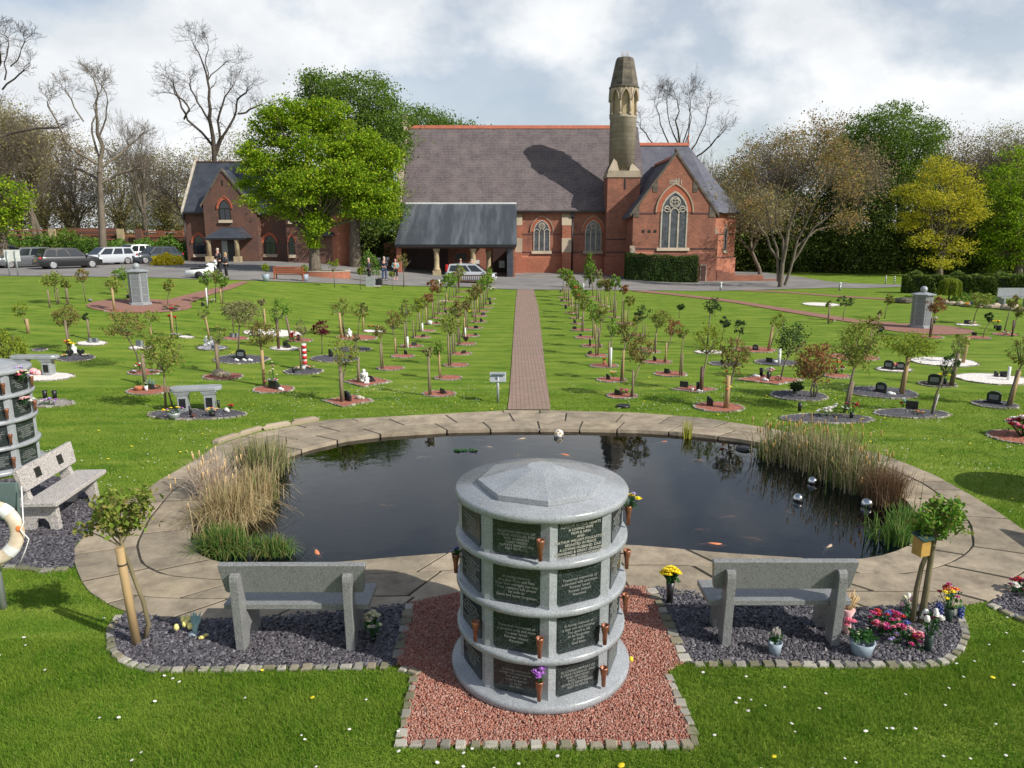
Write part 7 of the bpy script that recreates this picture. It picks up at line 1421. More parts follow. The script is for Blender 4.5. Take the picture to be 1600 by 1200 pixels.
for wx, wy, w_ in ((311.5, Yl, 1.0), (422, Yl, 1.05)): gothic_window(lg, P2(wx, 380, wy)[0], wy, P2(0, 397, wy)[1], P2(0, 380, wy)[1], P2(0, 368, wy)[1], w_, 1, plain=True)
gothic_window(lg, P2(391, 380, Yl)[0], Yl, P2(0, 397, Yl)[1], P2(0, 378, Yl)[1], P2(0, 371, Yl)[1], 0.4, 1, plain=True, name='lancet', hood=False)
# entrance canopy
Yc = Yf-2.0; ca, cb = P2(318, 371, Yc)[0], P2(384, 371, Yc)[0]; zc0 = P2(0, 372, Yc)[1]; zc1 = P2(0, 355, Yf)[1]; mb = MB()
mb.add([(ca, Yc, zc0), (cb, Yc, zc0), (cb, Yf, zc0), (ca, Yf, zc0), (ca+1.0, Yf, zc1), (cb-1.0, Yf, zc1), (ca+1.2, Yc+1.0, zc1-0.1), (cb-1.2, Yc+1.0, zc1-0.1)], [(0, 3, 2, 1), (0, 1, 7, 6), (1, 2, 5, 7), (3, 0, 6, 4), (6, 7, 5, 4)]); cn = mb.build('canopy', M['slate_d'], lg)
mb = MB(); mb.box(ca, cb, Yc-0.05, Yc+0.08, zc0-0.15, zc0-0.003); mb.build('fascia', M['black'], cn)
for pxx in (327.5, 371.5): x = P2(pxx, 400, Yc+0.25)[0]; mb = MB(); zg = gzf(x, Yc); mb.cbox((x, Yc+0.25, zg+0.25), (0.6, 0.6, 0.6)); mb.lathe([(0.22, zg+0.5), (0.19, zc0-0.4), (0.28, zc0-0.15)], 12, (x, Yc+0.25, 0)); mb.build('column', M['stone_y'], lg)
zg = gzf(P2(357, 400, Yf)[0], Yf); x0_, x1_ = P2(357, 400, Yf)[0], P2(367, 400, Yf)[0]; mb = MB(); mb.box(x0_, x1_, Yf-0.06, Yf-0.002, zg-0.1, P2(0, 376, Yf)[1]); dr = mb.build('front_door', M['black'], lg); x0_ = P2(348, 400, Yf)[0]; x2_ = P2(357, 400, Yf)[0]; mb = MB(); mb.box(x0_, x2_-0.01, Yf-0.05, Yf-0.003, zg-0.1, P2(0, 376, Yf)[1]); mb.build('side_panel', M['metal'], dr)
x_, z_ = P2(369.5, 385, Yf); mb = MB(); mb.box(x_-0.15, x_+0.12, Yf-0.08, Yf-0.061, z_-0.35, z_+0.35); mb.build('notice', M['white'], dr)
# right wings: tall gabled bay, lean-to, polygonal end bay
Yw = Yl-1.6; xa, xb = P2(446, 340, Yw)[0], P2(478, 340, Yw)[0]; xm = (xa+xb)/2; zt_ = P2(0, 325, Yw)[1]; mb = MB(); mb.prism([(xa, ZL-.2), (xb, ZL-.2), (xb, zt_), (xm, zt_+1.9), (xa, zt_)], Yw, Yl+2, 'y'); wg = mb.build('tall_bay', M['brick_l'], lg)
for s, xe in ((-1, xa), (1, xb)): mb = MB(); a = (xe+s*0.2, zt_-0.25); b_ = (xm, zt_+1.95); mb.prism([a, b_, (b_[0], b_[1]+0.15), (a[0], a[1]+0.15)], Yw-0.2, Yl+2.5, 'y'); mb.build('bay_roof', M['slate_d'], wg)
gothic_window(lg, P2(456, 380, Yw)[0], Yw, P2(0, 398, Yw)[1], P2(0, 378, Yw)[1], P2(0, 369, Yw)[1], 0.5, 1, plain=True, name='lancet'); gothic_window(lg, P2(456, 330, Yw)[0], Yw, P2(0, 345, Yw)[1], P2(0, 335, Yw)[1], P2(0, 328, Yw)[1], 0.6, 1, plain=True, name='upper_window')
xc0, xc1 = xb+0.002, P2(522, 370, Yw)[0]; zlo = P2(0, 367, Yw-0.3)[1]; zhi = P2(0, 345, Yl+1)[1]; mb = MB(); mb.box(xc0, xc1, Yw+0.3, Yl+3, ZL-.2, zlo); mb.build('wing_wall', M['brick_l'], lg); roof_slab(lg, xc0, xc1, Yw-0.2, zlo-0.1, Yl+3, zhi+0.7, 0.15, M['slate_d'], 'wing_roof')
x_, z_ = P2(480, 387, Yw+0.3); mb = MB(); mb.box(x_-0.25, x_+0.25, Yw+0.25, Yw+0.297, z_-0.1, z_+0.1); mb.build('door_sign', M['white'], lg)
cxp, r_p = (P2(529, 400, Yw)[0]), 1.25; mb = MB(); mb.lathe([(r_p, 0.1), (r_p, P2(0, 335, Yw)[1])], 6, (cxp, Yw+1.2, 0), smooth=False, a0=R(30)); bb = mb.build('end_bay', M['brick_b'], lg); mb = MB(); mb.lathe([(r_p*1.15, P2(0, 335, Yw)[1]), (0.0, P2(0, 322, Yw)[1])], 6, (cxp, Yw+1.2, 0), smooth=False, a0=R(30)); mb.build('bay_roof', M['slate_d'], bb)
for dx_ in (0.0,): m_ = Matrix.Translation((cxp, Yw+1.2, 0)) @ Matrix.Translation((0, -r_p*0.87, 0)); gothic_window(bb, 0, 0, P2(0, 398, Yw)[1], P2(0, 380, Yw)[1], P2(0, 373, Yw)[1], 0.36, 1, m=m_, plain=True, name='lancet', hood=False) if False else None
# ================================================================== VEHICLES
def paint(nm, c, rough=0.25):
 m = mat(nm, c, rough, spec=0.6); m.node_tree.nodes['Principled BSDF'].inputs['Coat Weight'].default_value = 0.6; return m
M['p_black'] = paint('paint_black', (0.012, 0.013, 0.016)); M['p_grey'] = paint('paint_grey', (0.10, 0.11, 0.12)); M['p_silver'] = paint('paint_silver', (0.42, 0.45, 0.48)); M['p_white'] = paint('paint_white', (0.78, 0.79, 0.80)); M['p_dark'] = paint('paint_darkblue', (0.03, 0.04, 0.05)); M['p_char'] = paint('paint_charcoal', (0.05, 0.055, 0.06))
def car(px, py, rz, lab, pmat, Lc=4.3, Wc=1.78, Hc=1.48, style='hatch', plate='white'):
 """length along local X (front = +X)"""
 p = G(px, py); root = empty('parked_car', p, lab, 'car', 'parked cars', rz=rz); h = Hc; L2 = Lc/2; w = Wc/2
 hood = {'hatch': 0.27, 'estate': 0.26, 'suv': 0.24, 'mpv': 0.17}[style]; tail = {'hatch': 0.93, 'estate': 0.97, 'suv': 0.95, 'mpv': 0.97}[style]
 bz = 0.60*h; n = 26; vs = []; prof = []
 for i in range(n+1):
  u = i/n; x = -L2+Lc*u; uf = 1-u          # uf = 0 at front
  beltz = bz*(1-0.30*max(0, (0.22-uf)/0.22)**1.6) if uf < 0.22 else bz*(1+0.04*uf)
  if uf > 0.97: beltz *= 0.93
  ww = w*(1-0.22*max(0, (0.10-uf)/0.10)**2-0.12*max(0, (uf-0.93)/0.07)**2)
  sill = 0.20+0.06*(uf < 0.05)+0.05*(uf > 0.95)
  for (yy, z) in ((ww*0.90, sill), (ww*0.99, sill+0.12), (ww, 0.38*h), (ww*0.985, beltz*0.93), (ww*0.93, beltz)): prof.append((x, yy, z))
 m5 = 5
 for i in range(n+1):
  half = prof[i*m5:(i+1)*m5]; vs += [(x, -y, z) for x, y, z in half]+[(x, y, z) for x, y, z in half[::-1]]
 k = 2*m5; fs = [(i*k+j, (i+1)*k+j, (i+1)*k+(j+1) % k, i*k+(j+1) % k) for i in range(n) for j in range(k)]
 fs += [tuple(range(k)), tuple(n*k+j for j in range(k))[::-1]]
 mb = MB(); mb.add(vs, fs, True)
 # greenhouse frame
 xf = L2-Lc*hood; xr = L2-Lc*tail; rf_, rr_ = xf-Lc*0.16*(1.0 if style != 'mpv' else 1.35), xr+Lc*{'hatch': 0.09, 'estate': 0.05, 'suv': 0.08, 'mpv': 0.04}[style]
 wt = w*0.76; zb_, zt_ = bz*0.97, h
 A = [(xr, -w*0.92, zb_), (xf, -w*0.90, zb_*0.985), (xf, w*0.90, zb_*0.985), (xr, w*0.92, zb_), (rr_, -wt, zt_-0.03), (rf_, -wt*0.97, zt_-0.02), (rf_, wt*0.97, zt_-0.02), (rr_, wt, zt_-0.03), ((rf_+rr_)/2, -wt*0.9, zt_+0.02), ((rf_+rr_)/2, wt*0.9, zt_+0.02)]
 mb.add(A, [(0, 1, 5, 8, 4), (3, 7, 9, 6, 2), (1, 2, 6, 5), (0, 4, 7, 3), (4, 8, 9, 7), (8, 5, 6, 9)]); body = mb.build('body', pmat, root, bevel=0.02)
 def lerp3(a, b_, t_): return tuple(a[i]*(1-t_)+b_[i]*t_ for i in range(3))
 V3 = Vector
 for s in (-1, 1):
  b0 = V3((xr, s*w*0.92, zb_)); b1 = V3((xf, s*w*0.90, zb_*.985)); t0 = V3((rr_, s*wt, zt_-0.03)); t1 = V3((rf_, s*wt*0.97, zt_-0.02)); off = V3((0, s*0.012, 0.004))
  def Q(u, v): return b0.lerp(b1, u).lerp(t0.lerp(t1, u), v)+off
  us = [(0.05, 0.30), (0.34, 0.60), (0.64, 0.93)] if style != 'hatch' else [(0.06, 0.24), (0.28, 0.56), (0.60, 0.93)]
  for a, b_ in us: mb = MB(); f = [Q(a, 0.08), Q(b_, 0.08), Q(b_-0.0, 0.86), Q(a+0.02, 0.86)]; mb.add(f, [(0, 1, 2, 3) if s < 0 else (3, 2, 1, 0)]); mb.build('side_window', M['glass'], root)
  for xq in (Lc*0.31, -Lc*0.30):
   m_ = Matrix.Translation((xq, s*(w-0.10), 0.33)) @ Matrix.Rotation(math.pi/2, 4, 'X'); mb = MB(); mb.lathe([(0.0, -0.11), (0.31, -0.11), (0.33, -0.08), (0.33, 0.08), (0.31, 0.11), (0.0, 0.11)], 20, (0, 0, 0), m_); wh = mb.build('wheel', M['rubber'], root)
   m2 = Matrix.Translation((xq, s*(w+0.005), 0.33)) @ Matrix.Rotation(-s*math.pi/2, 4, 'X'); mb = MB(); mb.lathe([(0.0, -0.012), (0.21, -0.012), (0.225, 0.008), (0.21, 0.012)], 18, (0, 0, 0), m2)
   mb.build('rim', M['rim'], wh)
   mb = MB(); mb.lathe([(0.35, -0.02), (0.39, -0.02), (0.39, 0.01), (0.35, 0.01)], 20, (0, 0, 0), m2);
  mb = MB(); mb.cbox((xf-0.12, s*(w+0.06), zb_+0.05), (0.12, 0.2, 0.13)); mb.build('mirror', pmat, root, bevel=0.02)
  mb = MB(); mb.cbox((L2-0.20, s*w*0.72, bz*0.76), (0.30, 0.34, 0.14), rz=-s*0.35); mb.build('headlight', M['headlamp'], root, bevel=0.03)
  mb = MB(); mb.cbox((-L2+0.10, s*w*0.80, bz*0.90 if style != 'mpv' else h*0.8), (0.16, 0.26, 0.16 if style != 'mpv' else 0.55), rz=s*0.2); mb.build('tail_light', M['tail'], root, bevel=0.02)
 wf = [V3((xf, -w*0.84, zb_)), V3((xf, w*0.84, zb_)), V3((rf_, wt*0.88, zt_-0.04)), V3((rf_, -wt*0.88, zt_-0.04))]; wn = V3((0.02, 0, 0.015)); mb = MB(); mb.add([v+wn for v in wf], [(0, 1, 2, 3)]); mb.build('windscreen', M['glass'], root)
 wr_ = [V3((xr, -w*0.8, zb_+.03)), V3((xr, w*0.8, zb_+.03)), V3((rr_, wt*0.86, zt_-0.07)), V3((rr_, -wt*0.86, zt_-0.07))]; mb = MB(); mb.add([v+V3((-0.02, 0, 0.01)) for v in wr_], [(3, 2, 1, 0)]); mb.build('rear_window', M['glass'], root)
 mb = MB(); mb.cbox((L2-0.02, 0, 0.42*h), (0.08, w*1.1, 0.16*h)); mb.build('grille', M['black'], root, bevel=0.02)
 mb = MB(); mb.cbox((L2+0.025, 0, 0.30*h), (0.02, 0.5, 0.11)); mb.build('number_plate', M['white'], root); mb = MB(); mb.cbox((-L2-0.012, 0, 0.42*h), (0.02, 0.5, 0.11)); mb.build('number_plate', M['plate_y'], root)
 return root
car(8, 412, R(75), 'dark grey people carrier at the left edge, partly behind the white sign', M['p_char'], style='mpv', Hc=1.65)
car(40, 418, R(236), 'grey car with silver front behind the white sign board', M['p_grey'], Lc=4.5, Hc=1.6, style='suv')
car(108, 419.5, R(50), 'black car with yellow number plate seen from its rear corner', M['p_black'], Lc=4.5, Hc=1.6, style='suv')
car(166, 414, R(238), 'silver estate car between the black car and the white car', M['p_silver'], Lc=4.8, Hc=1.5, style='estate')
car(208, 409, R(246), 'white compact car behind the silver estate', M['p_white'], Lc=4.2, Hc=1.6, style='suv')
car(244, 411.5, R(234), 'dark blue grey car nearest the lodge, beside the yellow shrub', M['p_dark'], Lc=4.5, Hc=1.5, style='hatch')
car(737, 442, R(-6), 'silver hatchback parked before the porch behind the two tree rows', M['p_silver'], Lc=4.0, Hc=1.55, style='mpv')
# motor scooter with side car
p = G(308, 435); root = empty('sidecar', p, 'white open sidecar shell parked on the drive before the lodge', 'sidecar', rz=R(175)); mb = MB(); n = 12; vs = []
for i in range(n+1):
 u = i/n; x = -0.75+1.5*u; w_ = 0.34*math.sin(math.pi*min(1, 0.12+u*0.88)*0.95+0.05)+0.06; hz = 0.50-0.12*u
 for (y, z) in ((-w_*0.7, 0.16), (-w_, 0.3), (-w_*0.92, hz+0.12), (w_*0.92, hz+0.12), (w_, 0.3), (w_*0.7, 0.16)): vs.append((x, y, z))
mb.add(vs, [(i*6+j, (i+1)*6+j, (i+1)*6+(j+1) % 6, i*6+(j+1) % 6) for i in range(n) for j in (0, 1, 2, 3, 4, 5)]+[tuple(range(6)), tuple(n*6+j for j in range(6))[::-1]], True); mb.build('hull', M['p_white'], root)
mb = MB(); mb.cbox((-0.1, 0, 0.62), (0.8, 0.46, 0.10)); mb.build('seat', M['black'], root, bevel=0.03)
for s in (-1, 1): m_ = Matrix.Translation((-0.35, s*0.42, 0.24)) @ Matrix.Rotation(math.pi/2, 4, 'X'); mb = MB(); mb.lathe([(0, -0.05), (0.24, -0.05), (0.24, 0.05), (0, 0.05)], 16, (0, 0, 0), m_); mb.build('wheel', M['rubber'], root)
p = G(328, 434); root = empty('motorcycle', p, 'white motorcycle beside the white sidecar on the drive', 'motorcycle', rz=R(60))
for xq in (-0.62, 0.62): m_ = Matrix.Translation((xq, 0, 0.3)) @ Matrix.Rotation(math.pi/2, 4, 'X'); mb = MB(); mb.lathe([(0.2, -0.05), (0.3, -0.05), (0.3, 0.05), (0.2, 0.05)], 18, (0, 0, 0), m_); mb.lathe([(0, -0.02), (0.2, -0.02), (0.2, 0.02), (0, 0.02)], 12, (0, 0, 0), m_); mb.build('wheel', M['rubber'], root)
mb = MB(); mb.ball((0.1, 0, 0.78), 0.25, 10, 6, (1.4, 0.6, 0.7)); mb.cbox((-0.05, 0, 0.5), (0.6, 0.25, 0.35)); mb.tube([(0.62, 0, 0.3), (0.42, 0, 0.95)], 0.04, 6); mb.ball((0.5, 0, 0.95), 0.16, 8, 5, (0.7, 1, 1.2)); mb.build('frame', M['p_white'], root)
mb = MB(); mb.cbox((-0.4, 0, 0.78), (0.6, 0.28, 0.1)); mb.build('seat', M['black'], root, bevel=0.03); mb = MB(); mb.tube([(0.35, -0.35, 1.02), (0.42, 0, 0.98), (0.35, 0.35, 1.02)], 0.025, 6); mb.build('handlebar', M['black'], root)
# ================================================================== PEOPLE
def skin_obj(name, pts, edges, radii, material, parent, sub=1):
 me = bpy.data.meshes.new(name+'_base'); me.from_pydata([tuple(p) for p in pts], edges, []); ob = bpy.data.objects.new(name+'_b', me); C.objects.link(ob)
 md = ob.modifiers.new('s', 'SKIN'); sv_ = me.skin_vertices[0].data
 for i, r in enumerate(radii): sv_[i].radius = (r, r) if not isinstance(r, tuple) else r
 sv_[0].use_root = True; ms_ = ob.modifiers.new('u', 'SUBSURF'); ms_.levels = sub; ms_.render_levels = sub
 dg = bpy.context.evaluated_depsgraph_get(); m2 = bpy.data.meshes.new_from_object(ob.evaluated_get(dg)); bpy.data.objects.remove(ob); bpy.data.meshes.remove(me)
 m2.name = name; m2.materials.clear(); m2.materials.append(material); m2.polygons.foreach_set('use_smooth', [True]*len(m2.polygons))
 o = bpy.data.objects.new(name, m2); C.objects.link(o); o.parent = parent; return o
def person(px, py, rz, H, lab, top, bot, hair, arms='down', bend=0.0, wide=1.0, shoes='blk', long_hair=False, shorts=False):
 p = G(px, py); root = empty('person', p, lab, 'person', rz=rz); s = H/1.75; cb, sb = math.cos(bend), math.sin(bend)
 def U(x, y, z):   # bend the upper body forward (+y) about the hip
  z0 = 0.95
  if z > z0: dz = z-z0; return Vector((x, y*cb+dz*sb, z0+dz*cb-y*sb))*s
  return Vector((x, y, z))*s
 w = wide
 J = dict(pel=U(0, 0, .95), chest=U(0, 0, 1.28), neck=U(0, 0, 1.47), head0=U(0, 0.01, 1.56), head1=U(0, 0.015, 1.66), head2=U(0, 0.01, 1.73))
 hands = {'down': [(.24*w, .02, 1.12), (.26*w, .05, .86), (.26*w, .07, .78)], 'front': [(.25*w, .02, 1.14), (.12, .20, 1.06), (.04, .22, 1.07)], 'pocket': [(.27*w, -.04, 1.14), (.21*w, .08, .94), (.19*w, .10, .88)], 'reach': [(.22*w, .16, 1.2), (.18*w, .38, 1.14), (.17*w, .46, 1.14)]}[arms]
 pts = [J['pel'], J['chest'], J['neck'], J['head0'], J['head1'], J['head2']]; rad = [(.15*s*w, .11*s*w), (.17*s*w, .115*s*w), .055*s, (.075*s, .09*s), (.082*s, .10*s), (.06*s, .07*s)]; ed = [(0, 1), (1, 2), (2, 3), (3, 4), (4, 5)]
 for q in (-1, 1):
  b = len(pts); pts += [U(q*.18*w, 0, 1.40)]+[U(q*a, c, d) for a, c, d in hands]; rad += [.062*s*w, .045*s*w, .035*s, .04*s]; ed += [(1, b), (b, b+1), (b+1, b+2), (b+2, b+3)]
  for fi in range(4):
   b3 = len(pts); hx, hy, hz = hands[2]; pts.append(U(q*(hx+(fi-1.5)*0.018), hy+0.02+fi*0.006, hz-0.075 if arms != 'reach' else hz-0.02)); rad.append(.010*s); ed.append((b+3, b3))
  b2 = len(pts); st = 0.04*q; pts += [Vector((q*.10, 0, .88))*s, Vector((q*.105, .02+st, .48))*s, Vector((q*.11, -.01+st, .09))*s, Vector((q*.115, .13+st, .035))*s]; rad += [.085*s*w, .06*s*w, .042*s, .035*s]; ed += [(0, b2), (b2, b2+1), (b2+1, b2+2), (b2+2, b2+3)]
 skin_obj('body', pts, ed, rad, M['skin'], root)
 # jacket
 pt = [U(0, 0, .93), U(0, 0, 1.28), U(0, 0, 1.44)]; rd_ = [(.17*s*w, .13*s*w), (.19*s*w, .135*s*w), .075*s]; e_ = [(0, 1), (1, 2)]
 for q in (-1, 1):
  b = len(pt); pt += [U(q*.19*w, 0, 1.40), U(*[(q*hands[0][0]), hands[0][1], hands[0][2]]), U(*[(q*hands[1][0]), hands[1][1], hands[1][2]])]; rd_ += [.075*s*w, .058*s*w, .048*s]; e_ += [(1, b), (b, b+1), (b+1, b+2)]
 skin_obj('jacket', pt, e_, rd_, M[top], root)
 pt = [Vector((0, 0, .93))*s]; rd_ = [(.165*s*w, .12*s*w)]; e_ = []
 for q in (-1, 1): b = len(pt); st = 0.04*q; zl = 0.10 if not shorts else 0.30; pt += [Vector((q*.10, 0, .86))*s, Vector((q*.105, .02+st, .48))*s, Vector((q*.11, -.01+st, zl))*s]; rd_ += [.098*s*w, .078*s*w, .062*s*(1.3 if shorts else 1)]; e_ += [(0, b), (b, b+1), (b+1, b+2)]
 skin_obj('trousers', pt, e_, rd_, M[bot], root)
 for q in (-1, 1): mb = MB(); st = 0.04*q; mb.ball(Vector((q*.113, .06+st, .045))*s, .06*s, 8, 5, (0.85, 2.1, 0.8)); mb.build('shoe', M[shoes], root)
 hc = U(0, -0.005, 1.685); mb = MB(); mb.ball(hc, .095*s, 12, 8, (0.93, 1.06, 0.86));
 if long_hair: mb.ball(U(0, -0.05, 1.56), .10*s, 10, 6, (1.0, 0.7, 1.4))
 if hair: mb.build('hair', M[hair], root)
 f = MB();
 for q in (-1, 1): f.ball(U(q*.032, .092, 1.655), .010*s, 6, 4)
 f.build('eyes', M['black'], root); f = MB(); f.ball(U(0, .105, 1.625), .014*s, 6, 4, (0.8, 1, 1.5));
 for q in (-1, 1): f.ball(U(q*.082, 0.0, 1.635), .018*s, 6, 4, (0.5, 1, 1.4))
 f.build('nose_and_ears', M['skin'], root)
 return root
person(577, 440, R(-80), 1.76, 'man in dark jacket and trousers standing left in the group of three near the porch', 'navy', 'blk', 'hairg', 'pocket')
person(601, 439, R(180), 1.86, 'tall white haired person in dark jacket and jeans, middle of three near the porch', 'navy', 'jeans', 'hairg', 'front', long_hair=True)
person(618.5, 438, R(175), 1.66, 'woman in a pale teal patterned top and cropped black trousers, right of the three', 'teal', 'blk', 'pinkc', 'front', wide=1.12, shoes='pinkc', shorts=True)
person(343, 431, R(150), 1.85, 'bald man in black jacket standing at the scooter before the lodge door', 'blk', 'blk', 'hairg', 'front', wide=1.1)
person(354.5, 434, R(110), 1.66, 'fair haired person in black standing beside the man at the scooter', 'blk', 'blk', 'hairb', 'front', long_hair=True)
person(720, 436, R(200), 1.74, 'bald man in black behind the silver hatchback, left one', 'blk', 'blk', 'skin', 'down')
person(733, 437, R(-70), 1.80, 'man in black leaning over behind the silver hatchback', 'blk', 'blk', 'hairg', 'reach', bend=0.35)
person(743, 437, R(80), 1.72, 'white haired man bending forward behind the silver hatchback', 'blk', 'blk', 'wht', 'reach', bend=0.45)
# ================================================================== STREET FURNITURE
def bollard(px, py, ytop, lab, grp='grey lamp bollards'):
 p = G(px, py); h = at(px, ytop, p.y).z-p.z; root = empty('bollard', p, lab, 'bollard', grp); mb = MB(); mb.lathe([(0, 0), (0.085, 0), (0.085, h*0.68), (0, h*0.68)], 12); mb.build('post', M['metal'], root)
 mb = MB(); mb.lathe([(0.075, h*0.68), (0.075, h*0.86)], 12); mb.build('lens', M['white'], root); mb = MB(); mb.lathe([(0, h*0.86), (0.095, h*0.86), (0.09, h*0.96), (0, h)], 12); mb.build('cap', M['white'], root)
bollard(686, 452, 437, 'lamp bollard at the lawn edge left of the far end of the left tree rows'); bollard(911, 455, 443, 'lamp bollard at the lawn edge behind the right tree rows'); bollard(1126, 454, 440.5, 'lamp bollard on the lawn edge below the brick steps'); bollard(1312, 454, 441, 'lamp bollard on the grass strip by the curving drive');
for i, (x, y, yt) in enumerate([(212, 411, 397), (218, 411, 397), (1383.5, 444, 431), (1397, 445, 431.5)]):
 p = G(x, y); h = at(x, yt, p.y).z-p.z; root = empty('marker_post', p, ['red and white striped post before the dark blue grey car, left one', 'red and white striped post before the dark blue grey car, right one', 'striped post at the far drive bend, left one', 'striped post at the far drive bend, right one'][i], 'marker post', 'striped marker posts'); r = 0.10 if i < 2 else 0.05
 mb = MB(); mb.lathe([(0, 0), (r, 0), (r, h), (0, h+0.02)], 10); mb.build('post', M['white'], root); mb = MB()
 for k in range(4): mb.lathe([(r*1.05, h*(0.08+0.24*k)), (r*1.05, h*(0.19+0.24*k))], 10)
 mb.build('stripes', M['red'] if i < 2 else M['black'], root)
def slat_bench(px, py, rz, lab, w, material, slats='h', name='wooden_bench'):
 root = empty(name, G(px, py), lab, 'bench', rz=rz)
 for s in (-1, 1):
  for yy_, hh in ((0.0, 0.95), (0.5, 0.62)): mb = MB(); mb.box(s*(w/2-.04)-.035, s*(w/2-.04)+.035, yy_-.035, yy_+.035, 0, hh); mb.build('leg', M[material], root)
  mb = MB(); mb.box(s*(w/2-.04)-.04, s*(w/2-.04)+.04, -0.02, 0.56, 0.621, 0.66); mb.build('armrest', M[material], root)
 mb = MB();
 for k in range(5): mb.box(-w/2+.08, w/2-.08, 0.06+k*0.09, 0.13+k*0.09, 0.42, 0.45)
 mb.build('seat', M[material], root); mb = MB()
 mb.box(-w/2+.08, w/2-.08, -.03, .03, 0.88, 0.97); mb.box(-w/2+.08, w/2-.08, -.03, .03, 0.50, 0.57)
 if slats == 'h':
  for k in range(2): mb.box(-w/2+.08, w/2-.08, -.02, .02, 0.60+k*0.13, 0.70+k*0.13)
 else:
  for k in range(13): x = -w/2+.14+(w-.28)*k/12; mb.box(x-.025, x+.025, -.02, .02, 0.571, 0.879)
 mb.build('backrest', M[material], root); return root
slat_bench(451.5, 439, R(0), 'varnished red brown wooden bench with closed back on the drive', 2.05, 'bench_wood')
slat_bench(737, 450, R(0), 'dark wooden park bench with upright slats at the end of the left tree rows', 2.1, 'dark_wood', 'v')
def granite_far(px, py, lab, w):
 root = empty('white_bench', G(px, py), lab, 'bench'); mb = MB(); mb.box(-w/2, w/2, 0.05, 0.55, 0.42, 0.50); mb.build('seat', M['granite_p'], root); mb = MB(); mb.box(-w/2+.05, w/2-.05, 0.50, 0.58, 0.52, 0.98); mb.build('backrest', M['granite_p'], root)
 for s in (-1, 1): mb = MB(); mb.box(s*w*0.38-.05, s*w*0.38+.05, 0.05, 0.58, 0, 0.419); mb.build('leg', M['granite_p'], root)
granite_far(1590, 478, 'pale stone bench before the hedge at the right edge', 1.9)
# topiary pots
for x, lb in ((416, 'left of the wooden bench'), (477, 'right of the wooden bench')):
 p = G(x, 440); root = empty('potted_plant', p, f'round clipped yellow green plant in a grey pot {lb}', 'potted plant', 'topiary pots by the wooden bench'); mb = MB(); mb.lathe([(0, 0), (0.17, 0), (0.25, 0.5), (0.21, 0.5), (0, 0.44)], 14); mb.build('pot', M['pot_blue'], root); rr = np.random.default_rng(int(x)); u = rr.normal(size=(420, 3)); u /= np.linalg.norm(u, axis=1)[:, None]
 V_, F_ = leaf_mesh(u*0.26*rr.uniform(0.6, 1, (420, 1))+np.array([0, 0, 0.9]), 0.09, rr); np_mesh('foliage', V_, F_, CROWN['y'], root); mb = MB(); mb.tube([(0, 0, .4), (0, 0, .9)], .02, 5); mb.build('stem', M['bark'], root)
# memorial block with black plinth by the people
p = G(579, 448); root = empty('memorial_block', p, 'square pale grey memorial block on a white slab in front of the three people', 'memorial'); mb = MB(); mb.box(-0.62, 0.62, -0.02, 0.9, 0, 0.03) ; mb.build('slab', M['stone_l'], root); mb = MB(); mb.box(-0.33, 0.25, 0, 0.35, 0.031, 0.68); mb.build('block', M['granite_p'], root, bevel=0.01)
p = G(592, 447); mb = MB(); mb.box(-0.22, 0.22, 0, 0.4, 0.03, 0.45); mb.prism([(-0.22, 0.45), (0.22, 0.45), (0.1, 0.52), (-0.1, 0.52)], 0, 0.4, 'y'); o = mb.build('black_memorial', M['black_stone']); o.location = p; tag(o, 'low black stone block beside the pale grey memorial block', 'memorial')
# white sign on two posts
p = G(22, 431); root = empty('notice_sign', p, 'white rectangular sign board on two posts before the parked cars', 'sign'); K_ = Kat(p); mb = MB()
w_ = 24/K_; h_ = 40/K_; mb.box(-w_/2, w_/2, 0.05, 0.09, h_*0.56, h_*1.0); mb.build('board', M['white'], root);
for s in (-1, 1): mb = MB(); mb.tube([(s*w_*0.27, 0, 0), (s*w_*0.27, 0, h_*0.98)], 0.045, 8); mb.build('post', M['metal'], root)
